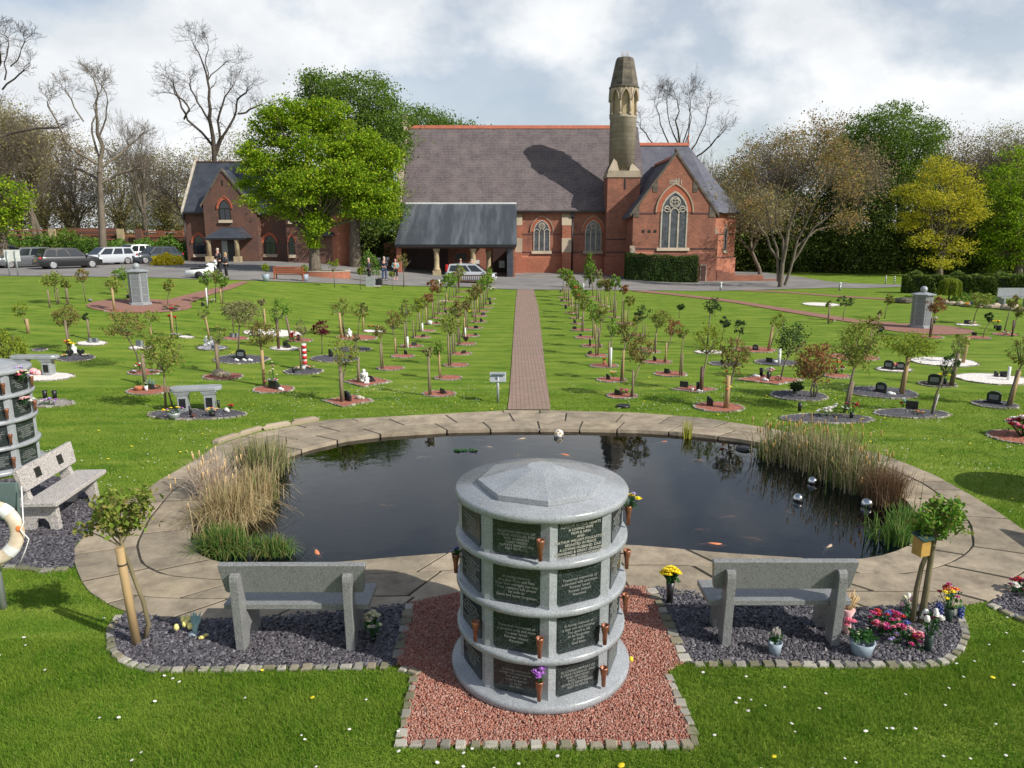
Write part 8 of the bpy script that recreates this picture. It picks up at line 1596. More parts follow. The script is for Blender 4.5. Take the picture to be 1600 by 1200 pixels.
# ================================================================== TREE PLANTER, BIG TREES
def branch_tree(seed, H, spread, r0, levels=6, trunk=0.25, kids=3, up=0.35, twig=0.012, lean=0.0, gnarl=0.25, fork=None):
 """limbs as tapered segments, returns segments and tip points (local)"""
 rd = random.Random(seed); segs = []; tips = []
 def grow(p, d, ln, r, lv):
  n = 3 if lv < levels-1 else 2; q = p; dd = d.copy(); rr = r
  for k in range(n):
   dd = (dd+Vector((rd.gauss(0, gnarl), rd.gauss(0, gnarl), rd.gauss(0.08, gnarl*0.6)))*0.5).normalized()
   e = q+dd*ln/n; r2 = max(twig*0.6, rr*(0.88 if lv > 0 else 0.93)); segs.append((tuple(q), tuple(e), rr, r2))
   if lv > 0 and lv < levels and k < n-1 and rd.random() < 0.75: side(e, dd, ln*rd.uniform(0.5, 0.75), r2*0.55, lv+1)
   q, rr = e, r2
  if lv >= levels: tips.append(tuple(q)); return
  c = kids if lv > 0 else (fork or kids+1)
  for j in range(c): side(q, dd, ln*rd.uniform(0.62, 0.86), rr*(0.78 if j == 0 else 0.66), lv+1, j, c)
 def side(p, d, ln, r, lv, j=None, c=1):
  if lv > levels: tips.append(tuple(p)); return
  a = rd.uniform(0, 6.28) if j is None else 6.28*j/c+rd.uniform(-.6, .6); t_ = rd.uniform(0.35, 0.75)*spread
  x = d.cross(Vector((0, 0, 1)) if abs(d.z) < 0.95 else Vector((1, 0, 0))).normalized(); y = d.cross(x)
  nd = (d*math.cos(t_)+(x*math.cos(a)+y*math.sin(a))*math.sin(t_)); nd.z += up*0.35; grow(p, nd.normalized(), ln, max(r, twig), lv)
 grow(Vector((0, 0, -0.3)), Vector((lean, 0, 1)).normalized(), H*trunk, r0, 0)
 zt_ = max(s[1][2] for s in segs); f = H/zt_
 segs = [(tuple(Vector(a)*f), tuple(Vector(b)*f), r1, r2) for a, b, r1, r2 in segs]; tips = np.array(tips)*f
 return segs, tips
def segs_to_mesh(name, segs, material, parent, thick=0.05):
 big = [s for s in segs if s[2] > thick]; small = [s for s in segs if s[2] <= thick]; V1_, F1 = seg_mesh(big, 6); V2, F2 = seg_mesh(small, 3)
 return np_mesh(name, np.concatenate([V1_, V2]), np.concatenate([F1, F2+len(V1_)]), material, parent, True)
def fit_tips(segs, tips, wid, base_z=0):
 x = np.array([s[1][0] for s in segs]); q = wid/max(0.1, np.percentile(np.abs(x), 98)*2)
 S_ = lambda p: (p[0]*(1+(q-1)*min(1, max(0, p[2])/3)), p[1]*(1+(q-1)*min(1, max(0, p[2])/3)), p[2])
 return [(S_(a), S_(b), r1, r2) for a, b, r1, r2 in segs], np.array([S_(t_) for t_ in tips])
def big_tree(name, px, py, Ybase, ytop, wpx, lab, seed, leafmat=None, n=0, leaf=0.3, bark='bark_d', levels=6, r0=0.4, kids=3, spread=1.0, up=0.35, trunk=0.25, group='trees round the grounds', spread_leaf=0.7, gnarl=0.25, twig=0.02, lean=0.0, xc=None, fork=None, cat='tree'):
 x = at(px, py, Ybase).x; z0 = gzf(x, Ybase); base = Vector((x, Ybase, z0)); H = at(px, ytop, Ybase).z-z0; wid = wpx/Kat(base+Vector((0, 0, H/2)))
 root = empty(name, base, lab, cat, group); segs, tips = branch_tree(seed, H*0.97, spread, r0, levels, trunk, kids, up, twig, lean, gnarl, fork); segs, tips = fit_tips(segs, tips, wid)
 if xc is not None:
  sh = (xc-px)/Kat(base); f_ = lambda p: (p[0]+sh*min(1, max(0, p[2])/H*1.6), p[1], p[2]); segs = [(f_(a), f_(b), r1, r2) for a, b, r1, r2 in segs]; tips = np.array([f_(t_) for t_ in tips])
 segs = [(a, b, r1 if r1 > 0.05 else r1*0.8, r2 if r2 > 0.05 else r2*0.8) for a, b, r1, r2 in segs]; segs_to_mesh('trunk', segs, M[bark], root)
 if n:
  rr = np.random.default_rng(seed); P = tips[rr.integers(0, len(tips), n)]+rr.normal(0, spread_leaf, (n, 3))*np.array([1, 1, 0.7]); V_, F_ = leaf_mesh(P, leaf, rr, 0.25); np_mesh('crown', V_, F_, leafmat, root)
 return root
# lobed leafy crown with given outline
def leafy_tree(name, px, py, Yb, lobes, lab, seed, leafmat, n, leaf, bark='bark', trunk_r=0.35, clump=0.85, group='trees round the grounds', depth=0.85, fork_px=None, hollow=0.45, flat=0.35, under=None, cat='tree', limbs=True):
 """lobes: (px, py, rx_px, ry_px, dy metres) ellipses of the crown in the photograph, placed at their real distance"""
 x = at(px, py, Yb).x; z0 = gzf(x, Yb); base = Vector((x, Yb, z0)); root = empty(name, base, lab, cat, group); rr = np.random.default_rng(seed); rd = random.Random(seed); K_ = Kat(base+Vector((0, 0, 6)))
 Ls = []
 for lx, ly, rx, ry, dy in lobes: c = at(lx, ly, Yb+dy)-base; Ls.append((np.array(c), rx/K_, ry/K_))
 wts = np.array([l[1]*l[2] for l in Ls]); wts /= wts.sum(); ncl = max(60, n//(26 if n < 20000 else 60)); li = rr.choice(len(Ls), ncl, p=wts); u = rr.normal(size=(ncl, 3)); u /= np.linalg.norm(u, axis=1)[:, None]; q = (hollow+(1-hollow)*rr.uniform(0, 1, ncl)**0.5)
 cen_ = np.array([Ls[i][0] for i in li])+u*q[:, None]*np.array([[Ls[i][1], Ls[i][1]*depth, Ls[i][2]] for i in li]); cs = rr.uniform(0.6, 1.25, ncl)*clump
 ci = rr.integers(0, ncl, n); off = rr.normal(0, 0.5, (n, 3))*cs[ci][:, None]*np.array([1, 1, 0.5])*(1+0.5*(rr.random((n, 1)) < 0.08)); P = cen_[ci]+off; P[:, 2] = np.maximum(P[:, 2], 0.2)
 V_, F_ = leaf_mesh(P, leaf, rr, flat, 0.7); np_mesh('crown', V_, F_, leafmat, root)
 if limbs:
  segs = []; top = max(l[0][2] for l in Ls); fz = (at(px, fork_px, Yb).z-z0) if fork_px else min(l[0][2]-l[2]*0.6 for l in Ls); q0 = Vector((0, 0, -0.3));
  for k in range(5): q1 = Vector((rd.uniform(-.1, .1)*k*0.3, rd.uniform(-.1, .1)*k*.3, fz*(k+1)/5)); segs.append((tuple(q0), tuple(q1), trunk_r*(1.25-0.09*k), trunk_r*(1.16-0.09*k))); q0 = q1
  for idx in rr.choice(ncl, min(ncl, 90), replace=False):
   e = Vector(cen_[idx]); a = q0; big = idx % 3 == 0; r = trunk_r*(0.42 if big else 0.2); mid_ = a.lerp(e, 0.45)+Vector((rd.uniform(-.5, .5), rd.uniform(-.5, .5), 0.3)); m2 = a.lerp(e, 0.2)+Vector((0, 0, (e-a).length*0.08)); segs += [(tuple(a), tuple(m2), r, r*.85), (tuple(m2), tuple(mid_), r*.85, r*0.55), (tuple(mid_), tuple(e), r*0.55, r*0.15)]
  segs_to_mesh('trunk', segs, M[bark], root)
 return root
LM = dict(
 spring=island_mat('leaf_spring', [(0.12, 0.24, 0.012), (0.21, 0.36, 0.02), (0.34, 0.47, 0.025), (0.06, 0.14, 0.01), (0.52, 0.58, 0.04)], transl=0.45),
 mid=island_mat('leaf_mid', [(0.07, 0.14, 0.018), (0.12, 0.21, 0.03), (0.18, 0.27, 0.04), (0.09, 0.15, 0.03)], transl=0.4),
 dark=island_mat('leaf_dark', [(0.022, 0.05, 0.012), (0.05, 0.085, 0.016), (0.09, 0.13, 0.022), (0.15, 0.17, 0.03)], transl=0.25, clump=[(0.035, 0.07, 0.015), (0.09, 0.13, 0.025), (0.05, 0.09, 0.02)], cscale=0.35),
 yel=island_mat('leaf_yellow', [(0.46, 0.42, 0.03), (0.60, 0.53, 0.05), (0.36, 0.36, 0.03), (0.24, 0.28, 0.03)], transl=0.45),
 rust=island_mat('leaf_rust', [(0.30, 0.19, 0.07), (0.40, 0.25, 0.09), (0.20, 0.18, 0.06), (0.22, 0.23, 0.06)], transl=0.35),
 brown=island_mat('leaf_brownbud', [(0.24, 0.18, 0.11), (0.30, 0.23, 0.13), (0.21, 0.20, 0.09)], transl=0.3),
 olive=island_mat('leaf_olive', [(0.23, 0.22, 0.09), (0.31, 0.28, 0.12), (0.36, 0.30, 0.15), (0.26, 0.20, 0.11)], transl=0.4, clump=[(0.34, 0.25, 0.15), (0.23, 0.26, 0.09)], cscale=0.2),
 shrub=island_mat('leaf_shrub', [(0.07, 0.15, 0.02), (0.11, 0.22, 0.03), (0.17, 0.27, 0.05)], transl=0.35),
 gold=island_mat('leaf_gold', [(0.72, 0.60, 0.03), (0.85, 0.72, 0.05), (0.5, 0.48, 0.04)], transl=0.35))
# planter ring
p = G(503, 433.5); root = empty('brick_planter', p, 'low curved brick planter with pale top around the big tree', 'planter'); rp_ = 40/Kat(p); mb = MB(); mb.lathe([(rp_, -0.3), (rp_, 0.42), (rp_-0.3, 0.42), (rp_-0.3, 0.1)], 40, (0, rp_*0.5, 0), Matrix.Diagonal((1, 0.62, 1, 1)), smooth=False); mb.build('wall', M['brick_b'], root); mb = MB(); mb.lathe([(rp_-0.31, 0.36), (0.0, 0.36)], 40, (0, rp_*0.5, 0), Matrix.Diagonal((1, 0.62, 1, 1))); mb.build('infill', M['grey_gravel'], root); mb = MB(); mb.lathe([(rp_+0.03, 0.421), (rp_+0.03, 0.47), (rp_-0.34, 0.47), (rp_-0.34, 0.421)], 40, (0, rp_*0.5, 0), Matrix.Diagonal((1, 0.62, 1, 1)), smooth=False); mb.build('coping', M['stone_l'], root)
Yb = p.y+rp_*0.3
leafy_tree('big_tree', 493, 430, Yb, [(440, 330, 36, 12, -1), (418, 262, 42, 28, 0), (475, 290, 48, 34, -1.5), (543, 280, 46, 34, -1), (392, 316, 20, 9, -1), (425, 205, 40, 26, 1), (490, 230, 52, 36, 0), (555, 232, 40, 34, 0.5), (452, 178, 44, 24, 0.5), (515, 180, 36, 28, 0.5), (592, 300, 36, 30, 0), (566, 326, 36, 18, -0.5), (497, 350, 24, 18, -1), (425, 300, 34, 20, 1), (600, 250, 28, 26, 0), (395, 235, 22, 16, 0), (380, 285, 14, 10, 0), (612, 335, 12, 10, 0), (480, 374, 10, 7, -1)],
   'big spreading tree with fresh bright green leaves in the brick planter before the lodge', 41, LM['spring'], 62000, 0.17, trunk_r=0.42, clump=0.62, fork_px=375, hollow=0.25, flat=0.3)
tuft('ivy', Vector((at(492, 400, Yb-0.5).x, Yb-0.5, gzf(-16, Yb)+2.0)), 'ivy-like fresh shoots on the trunk of the big tree', 'climber', 260, 0.9, 0.3, 0.09, LM['spring'], 0.4, 0.6, seed=77)
leafy_tree('big_tree', 556, 405, 70, [(560, 150, 60, 34, 0), (510, 140, 40, 24, 0), (600, 190, 44, 34, -1), (595, 250, 40, 34, -1), (555, 220, 60, 44, 0), (605, 310, 30, 36, -1), (490, 180, 36, 36, 1), (618, 225, 22, 20, -2), (560, 290, 50, 50, 0), (600, 345, 22, 18, -1), (485, 125, 18, 12, 0)],
   'tall round green tree rising behind the big spreading tree', 42, LM['mid'], 46000, 0.20, trunk_r=0.5, clump=1.1, fork_px=330, hollow=0.4)
leafy_tree('big_tree', 690, 300, 96, [(660, 198, 45, 28, 0), (700, 205, 40, 18, 0), (740, 212, 28, 12, 0), (620, 215, 35, 30, 0)], 'green crown showing behind the left end of the church ridge', 43, LM['mid'], 16000, 0.24, clump=1.3)
leafy_tree('shrubs', 590, 420, 76, [(570, 385, 34, 40, 0), (600, 395, 30, 34, -1), (560, 410, 24, 18, -2), (545, 375, 20, 34, 2), (608, 350, 16, 30, 1)], 'shady dark shrubbery between the lodge and the church porch', 44, LM['dark'], 9000, 0.25, cat='shrubbery')
bush(578, 430, 0.9, 2.0, 'grey green bush between lodge and porch', LM['shrub'], 900, 0.16)
# low table with pots behind the people
for i, (x, y) in enumerate([(592, 405), (606, 404)]):
 p = at(x, y, 71.5); mb = MB(); mb.lathe([(0, -0.3), (0.12, -0.3), (0.2, 0.15), (0, 0.12)], 10); o = mb.build('flower_pot', M['white']); o.location = p; tag(o, f'pale flower pot on the dark shelf behind the people, {["left", "right"][i]} one', 'flower pot')
p = G(600, 424); root = empty('shelf_table', Vector((p.x, 71.5, gzf(p.x, 71.5))), 'low dark table carrying flower pots behind the people', 'table'); mb = MB(); mb.box(-1.6, 1.2, -0.3, 0.3, 0.78, 0.86); mb.build('tabletop', M['dark_wood'], root)
for a in (-1.5, 1.1):
 for b_ in (-0.25, 0.25): mb = MB(); mb.box(a-.04, a+.04, b_-.04, b_+.04, -0.2, 0.779); mb.build('leg', M['dark_wood'], root)
# bare trees left
def limb_tree(name, Y, lab, limbs, r0, sp, bark, seed, leafmat=None, n=0, leaf=0.2, lv=3, kids=3, twig=0.012, cat='tree'):
 rd = random.Random(seed); b0 = at(*limbs[0][0], Y); b0.z = gzf(b0.x, Y); root = empty(name, b0, lab, cat, 'trees round the grounds'); K_ = Kat(b0+Vector((0, 0, 10))); segs = []; tips = []; ztop = max(at(*p, Y).z for l in limbs for p in l)-b0.z
 def spray(p, d, ln, r, k):
  q = p
  for j in range(3):
   d = (d+Vector((rd.gauss(0, .3), rd.gauss(0, .3), rd.gauss(0.05, .2)))).normalized(); e = q+d*ln/3; r2 = max(twig*0.6, r*0.8); segs.append((tuple(q), tuple(e), r, r2)); q, r = e, r2
   if k > 0 and j < 2: spray(q, (d+Vector((rd.gauss(0, .8), rd.gauss(0, .8), rd.gauss(.1, .5)))).normalized(), ln*rd.uniform(.5, .8), max(twig, r*.6), k-1)
  if k > 0:
   for _ in range(kids-1): spray(q, (d+Vector((rd.gauss(0, .6), rd.gauss(0, .6), rd.gauss(.05, .4)))).normalized(), ln*rd.uniform(.55, .85), max(twig, r*.7), k-1)
  else: tips.append(tuple(q))
 for li, l in enumerate(limbs):
  dy0 = rd.uniform(-2.5, 2.5); m = len(l); pts = []
  for i, p in enumerate(l): v = at(p[0], p[1], Y)-b0; v.y = dy0*(i/(m-1))*(v.z/ztop)*1.3; pts.append(v+Vector((rd.gauss(0, .08), 0, 0)))
  if li == 0: pts[0].z = -0.3
  rad = [max(0.05, r0*(1-0.9*max(0, v.z)/ztop)*(1 if li == 0 else 0.62)) for v in pts]
  for i in range(m-1):
   mid = pts[i].lerp(pts[i+1], .5)+Vector((rd.gauss(0, .12), rd.gauss(0, .12), 0)); segs.append((tuple(pts[i]), tuple(mid), rad[i], (rad[i]+rad[i+1])/2)); segs.append((tuple(mid), tuple(pts[i+1]), (rad[i]+rad[i+1])/2, rad[i+1]))
   if i >= (m-1)*0.3 or li:
    for _ in range(2):
     if i == 0: continue
     d = (pts[i+1]-pts[i]).normalized(); spray(mid, (d*.6+Vector((rd.gauss(0, .8), rd.gauss(0, .8), rd.gauss(.3, .4)))).normalized(), sp/K_*rd.uniform(.6, 1.1), max(twig*1.6, rad[i+1]*.35), lv-1)
  for _ in range(3): spray(pts[-1], ((pts[-1]-pts[-2]).normalized()+Vector((rd.gauss(0, .5), rd.gauss(0, .5), rd.gauss(.1, .3)))).normalized(), sp/K_, max(twig*2, rad[-1]*.6), lv)
 segs_to_mesh('trunk', segs, M[bark], root)
 if n: rr = np.random.default_rng(seed); T_ = np.array(tips); P = T_[rr.integers(0, len(T_), n)]+rr.normal(0, .28, (n, 3)); V_, F_ = leaf_mesh(P, leaf, rr, 0.25); np_mesh('crown', V_, F_, leafmat, root)
 return root
limb_tree('bare_tree', 92, 'tallest bare tree with spreading limbs behind the lodge', [[(343, 330), (337, 285), (335, 252), (333, 215), (328, 185), (326, 155), (324, 125), (320, 102), (312, 82), (304, 70)], [(335, 250), (331, 228), (310, 206), (288, 186), (276, 165), (266, 145), (256, 124)], [(288, 186), (300, 172), (290, 158), (280, 150)], [(324, 125), (335, 106), (342, 90)], [(336, 245), (347, 215), (362, 195), (371, 175), (376, 158), (390, 148)], [(336, 245), (342, 215), (338, 188), (346, 162), (356, 140)], [(328, 190), (316, 170), (304, 150), (296, 132)], [(324, 128), (322, 100), (330, 80)], [(371, 178), (384, 175), (396, 165)]], 0.5, 18, 'bark_d', 12)
limb_tree('bare_tree', 66, 'bare grey tree with rising limbs behind the silver estate car', [[(162, 385), (160, 330), (158, 290), (157, 250), (154, 210), (153, 175), (158, 148), (150, 125)], [(157, 255), (142, 222), (133, 190), (128, 160), (129, 130)], [(157, 262), (128, 240), (108, 210), (96, 172)], [(158, 262), (178, 240), (196, 212)], [(155, 215), (170, 185), (176, 160), (170, 138)], [(133, 190), (118, 168), (110, 145)], [(158, 285), (130, 270), (106, 262)], [(158, 285), (182, 272), (205, 262)]], 0.36, 17, 'bark_p', 11)
limb_tree('bare_tree', 72, 'tall bare tree cut off by the left edge', [[(-6, 380), (-4, 280), (-2, 200), (3, 145), (12, 115), (20, 92), (24, 72)], [(3, 140), (24, 124), (42, 112)], [(8, 125), (4, 98), (6, 70), (0, 55)], [(-2, 180), (-20, 130), (-30, 90)], [(16, 104), (34, 84), (40, 68)], [(-2, 215), (20, 205), (45, 198), (70, 196)]], 0.42, 17, 'bark_d', 14)
limb_tree('budding_tree', 61, 'multi stemmed tree with sparse orange brown buds right of the church', [[(1217, 447), (1221, 410), (1228, 360), (1238, 310), (1246, 270), (1252, 235)], [(1226, 446), (1241, 400), (1256, 350), (1270, 305), (1282, 270)], [(1216, 440), (1214, 390), (1204, 340), (1192, 295), (1186, 265)], [(1236, 415), (1262, 375), (1290, 340), (1316, 310)], [(1222, 400), (1212, 350), (1216, 300), (1222, 255)], [(1214, 405), (1196, 370), (1176, 345)], [(1246, 385), (1276, 360), (1310, 352)], [(1256, 350), (1250, 310), (1262, 260)], [(1270, 310), (1296, 285), (1318, 262)], [(1204, 342), (1180, 320), (1166, 300)]], 0.2, 22, 'bark_p', 31, LM['rust'], 7500, 0.17, lv=3, twig=0.008)
limb_tree('bare_tree', 100, 'bare rounded tree behind the chancel roof', [[(1062, 340), (1064, 280), (1062, 240), (1058, 205), (1060, 175), (1056, 158)], [(1064, 262), (1045, 225), (1030, 195), (1022, 170)], [(1064, 262), (1040, 238), (1018, 215), (1006, 195)], [(1062, 245), (1078, 210), (1084, 180), (1080, 160)], [(1063, 260), (1088, 225), (1100, 195), (1104, 172)], [(1064, 262), (1095, 240), (1112, 220)], [(1060, 225), (1044, 195), (1040, 165)], [(1062, 240), (1072, 200), (1070, 165)]], 0.45, 20, 'bark_d', 16)
BT = [(226, 340, 88, 158, 105, 13, 0.35, 'bare twiggy tree between the two tall bare trees at left', 'bark_p'),
  (52, 350, 84, 130, 130, 15, 0.3, 'brown budding tree second from the left edge', 'bark_p'), (1100, 330, 96, 200, 100, 17, 0.3, 'slim bare tree beyond the chancel hip', 'bark_p'),
  (1185, 380, 92, 200, 150, 18, 0.35, 'grey bare tree behind the orange budding tree', 'bark_d'), (1560, 360, 98, 185, 150, 19, 0.4, 'dark bare tree on the skyline near the right edge', 'bark_d'), (1500, 360, 100, 195, 130, 20, 0.35, 'dark bare tree behind the yellow tree', 'bark_d'), (285, 345, 84, 205, 120, 21, 0.3, 'low bare tree just behind the lodge gable', 'bark_d'), (1640, 360, 98, 190, 140, 22, 0.35, 'dark bare tree beyond the right edge', 'bark_d'), (118, 350, 96, 175, 110, 23, 0.28, 'bare tree behind the grey limbed tree at left', 'bark_d')]
for (x, y, Yb_, yt, w_, sd, r0, lb, bk) in BT: big_tree('bare_tree', x, y, Yb_, yt, w_, lb, sd, None, 0, bark=bk, r0=r0, levels=7, kids=2, spread=1.25, gnarl=0.38, trunk=0.2, twig=0.013, fork=4, up=0.25)
# budding, thin leaved trees
big_tree('budding_tree', 1300, 400, 84, 198, 150, 'brown budding tree behind the orange budding tree', 32, LM['brown'], 7000, 0.26, 'bark_p', levels=6, r0=0.3, spread=1.1, twig=0.009)
big_tree('budding_tree', 70, 370, 86, 150, 150, 'brown olive budding tree behind the car park at left', 33, LM['olive'], 5200, 0.26, 'bark_p', levels=6, r0=0.28, spread=1.1, twig=0.009)
big_tree('budding_tree', 1190, 400, 80, 265, 200, 'low yellow green budding tree behind the chancel corner', 34, LM['olive'], 5000, 0.26, 'bark_p', levels=6, r0=0.22, spread=1.0, twig=0.009)
# right side leafy trees
leafy_tree('yellow_tree', 1468, 425, 76, [(1475, 272, 44, 20, 0), (1425, 300, 34, 14, 0), (1505, 295, 34, 20, 0.6), (1460, 310, 46, 18, -1), (1430, 340, 34, 14, 0), (1500, 340, 44, 20, 0), (1450, 372, 36, 14, -1), (1490, 385, 40, 16, 0), (1470, 410, 34, 10, -1), (1520, 318, 26, 26, 0), (1462, 255, 16, 10, 0), (1412, 355, 20, 7, 0)], 'golden yellow leaved tree behind the right hedge', 51, LM['yel'], 17000, 0.18, 'bark_p', trunk_r=0.28, clump=0.75, hollow=0.1, flat=0.5, fork_px=395)
leafy_tree('dome_tree', 1400, 420, 95, [(1396, 215, 74, 50, 0), (1380, 260, 60, 60, 0), (1425, 250, 48, 55, 0), (1350, 230, 36, 40, 0)], 'tall dome shaped green tree on the skyline right of the church', 52, LM['mid'], 36000, 0.23, trunk_r=0.4, clump=1.2, hollow=0.5)
leafy_tree('green_tree', 1590, 430, 78, [(1590, 280, 52, 50, 0), (1570, 330, 40, 50, 0), (1610, 350, 60, 60, 0), (1565, 390, 40, 34, 0)], 'fresh green tree at the right edge behind the hedge', 53, LM['spring'], 24000, 0.20, trunk_r=0.4, clump=1.0)
for i, (x, y, rx, ry, Yb_) in enumerate([(1180, 380, 40, 58, 88), (1235, 375, 44, 60, 86), (1290, 370, 46, 66, 86), (1345, 375, 48, 72, 84), (1400, 375, 48, 74, 84), (1455, 385, 46, 70, 84), (1510, 385, 48, 68, 84), (1565, 390, 50, 66, 86), (1620, 390, 50, 66, 86)]):
 leafy_tree('conifer', x, 440, Yb_, [(x, y, rx, ry, 0), (x+8, y-ry*0.6, rx*0.75, ry*0.7, 0.5), (x-6, y+ry*0.45, rx*1.05, ry*0.5, -0.5)], f'dark evergreen in the screen right of the church, {ORD[i]} from the church', 60+i, LM['dark'], 17000, 0.25, 'bark_d', trunk_r=0.3, clump=1.2, group='dark evergreens right of the church', hollow=0.55, fork_px=400)
for i, (x, y, rx, ry, Yb_, m_) in enumerate([(1310, 235, 60, 55, 104, 'brown'), (1220, 250, 55, 50, 102, 'brown'), (1480, 250, 60, 50, 106, 'brown'), (1560, 245, 60, 50, 104, 'olive'), (1140, 290, 36, 40, 104, 'olive'), (1630, 240, 60, 50, 104, 'olive')]):
 leafy_tree('woodland_tree', x, 420, Yb_, [(x, y, rx, ry, 0), (x-rx*0.4, y+ry*0.6, rx*0.8, ry*0.8, 1), (x+rx*0.4, y+ry*0.7, rx*0.8, ry*0.8, -1)], 'thinly leaved brownish tree on the skyline '+['left of the dome shaped tree', 'behind the orange budding tree', 'right of the dome shaped tree', 'above the fresh green tree', 'just right of the church roof', 'at the right edge'][i], 80+i, LM[m_], 19000, 0.20, 'bark_p', trunk_r=0.3, clump=1.6, group='far trees on the right', hollow=0.1)
# left woodland
WL = ['behind the white sign board', 'behind the black car', 'behind the silver estate', 'behind the dark blue grey car', 'at the left edge', 'on the skyline at the left edge', 'behind the lodge gable', 'on the skyline behind the black car', 'behind the lodge roof', 'in the gap behind the big tree', 'in the gap left of the church']
for i, (x, y, rx, ry, Yb_, m_, n_) in enumerate([(30, 265, 60, 80, 98, 'olive', 6000), (110, 275, 60, 75, 100, 'brown', 4600), (190, 285, 60, 66, 100, 'olive', 4600), (262, 290, 50, 60, 102, 'olive', 4800), (-30, 250, 60, 90, 98, 'olive', 5000), (0, 200, 50, 50, 104, 'olive', 3500), (330, 275, 50, 50, 108, 'olive', 4200), (70, 230, 60, 50, 106, 'brown', 3000), (400, 260, 60, 60, 110, 'olive', 4000), (500, 330, 60, 60, 96, 'dark', 5000), (580, 330, 60, 70, 92, 'dark', 7000)]):
 leafy_tree('woodland_tree', x, 370, Yb_, [(x, y, rx, ry, 0), (x+10, y+ry*0.5, rx*1.1, ry*0.6, -1), (x-14, y-ry*0.3, rx*0.8, ry*0.7, 1), (x, 345, rx, 30, 0)], 'thin olive brown tree in the wood '+WL[i], 100+i, LM[m_], int(n_*2.6), 0.21, 'bark_p', trunk_r=0.22, clump=1.7, group='woodland trees on the left', hollow=0.05)
leafy_tree('green_tree', -20, 400, 62, [(5, 310, 40, 32, 0), (-20, 330, 50, 45, 0), (20, 345, 24, 16, 0)], 'yellow green leafy branches hanging in at the left edge', 120, LM['spring'], 6000, 0.2, clump=0.7)
big_tree('plane_trunk', -4, 372, 62.5, 260, 60, 'grey trunked tree at the left edge of the car park', 121, None, 0, bark='bark_p', r0=0.42, levels=4)
# hedges and shrubs by the car park
def hedge(pa, pb, ytop, wid, lab, leafmat, n, leaf, name='hedge', cat='hedge', bumpy=0.1, dz=0.0, base=None):
 a, b_ = (Vector(pa), Vector(pb)) if base else (G(*pa), G(*pb)); h = base if base else at(pa[0], ytop, a.y).z-a.z; d = b_-a; L_ = d.length; ang = math.atan2(d.y, d.x); root = empty(name, a, lab, cat, rz=ang); rr = np.random.default_rng(int(L_*100)); u = rr.uniform(0, 1, (n, 3)); side_ = rr.choice(4, n, p=[0.5, 0.34, 0.08, 0.08])
 x = u[:, 0]*L_; y = u[:, 1]*wid; z = u[:, 2]*h; y = np.where(side_ == 0, 0.0, y); z = np.where(side_ == 1, h, z); x = np.where(side_ == 2, 0, np.where(side_ == 3, L_, x)); w_ = bumpy*(np.sin(x*2.3)+np.sin(x*5.1+z*3))+rr.normal(0, 0.05, n)
 y = np.where(side_ == 0, y+w_, y); z = np.where(side_ == 1, z+w_, z); gx_ = a.x+x*math.cos(ang)-y*math.sin(ang); gy_ = a.y+x*math.sin(ang)+y*math.cos(ang); z = z*(1+0.0*x)+gz(gx_, gy_)-a.z
 V_, F_ = leaf_mesh(np.stack([x, y, z], 1), leaf, rr, 0.1); np_mesh('foliage', V_, F_, leafmat, root); mb = MB(); i_ = 0.12; m_ = max(2, int(L_/2));
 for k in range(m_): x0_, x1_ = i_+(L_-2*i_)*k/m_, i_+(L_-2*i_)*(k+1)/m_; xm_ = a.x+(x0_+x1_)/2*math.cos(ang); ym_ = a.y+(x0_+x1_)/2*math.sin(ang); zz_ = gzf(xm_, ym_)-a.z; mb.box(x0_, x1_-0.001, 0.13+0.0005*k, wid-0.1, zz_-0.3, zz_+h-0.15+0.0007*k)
 mb.build('dark_filler', M['soil'] if False else M['hedge_core'], root); return root  # dark box inside the leaves; the hedge's inner shade put into its colour
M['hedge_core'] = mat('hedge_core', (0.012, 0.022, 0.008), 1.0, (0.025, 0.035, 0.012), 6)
LM['box'] = island_mat('leaf_clipped', [(0.025, 0.06, 0.012), (0.045, 0.09, 0.018), (0.07, 0.12, 0.022), (0.035, 0.045, 0.015)], transl=0.2)
LM['priv'] = island_mat('leaf_hedge', [(0.06, 0.11, 0.02), (0.10, 0.16, 0.03), (0.15, 0.20, 0.04), (0.07, 0.09, 0.03)], transl=0.3)
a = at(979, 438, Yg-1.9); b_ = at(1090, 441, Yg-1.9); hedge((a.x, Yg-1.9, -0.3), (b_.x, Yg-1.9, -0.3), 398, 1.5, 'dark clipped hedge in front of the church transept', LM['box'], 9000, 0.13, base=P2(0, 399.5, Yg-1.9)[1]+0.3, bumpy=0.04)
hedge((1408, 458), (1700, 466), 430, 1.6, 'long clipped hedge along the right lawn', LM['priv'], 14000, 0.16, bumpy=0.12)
for i, (x, y, w_, h_, c) in enumerate([(20, 396, 2.2, 2.2, 'shrub'), (70, 395, 2.6, 2.4, 'shrub'), (112, 396, 2.4, 2.9, 'mid'), (150, 396, 2.2, 2.0, 'shrub'), (190, 398, 2.4, 1.9, 'shrub'), (232, 400, 2.2, 2.0, 'shrub'), (268, 402, 1.9, 2.3, 'shrub'), (-30, 396, 2.4, 2.2, 'shrub'), (130, 392, 2.6, 1.9, 'shrub'), (45, 392, 2.4, 2.0, 'mid')]):
 bush(x, 407.5, w_, h_*1.05, 'green laurel bush before the boundary wall '+['behind the grey car', 'behind the white sign board', 'behind the black car, tallest', 'between black and silver cars', 'behind the silver estate', 'behind the white compact car', 'against the lodge wall', 'at the left edge', 'behind the roof of the black car', 'behind the people carrier'][i], LM[c], 2600, 0.22, trunk=True)
bush(262, 414, 1.35, 0.95, 'bright yellow flowering shrub at the corner of the lodge', LM['gold'], 2600, 0.17)
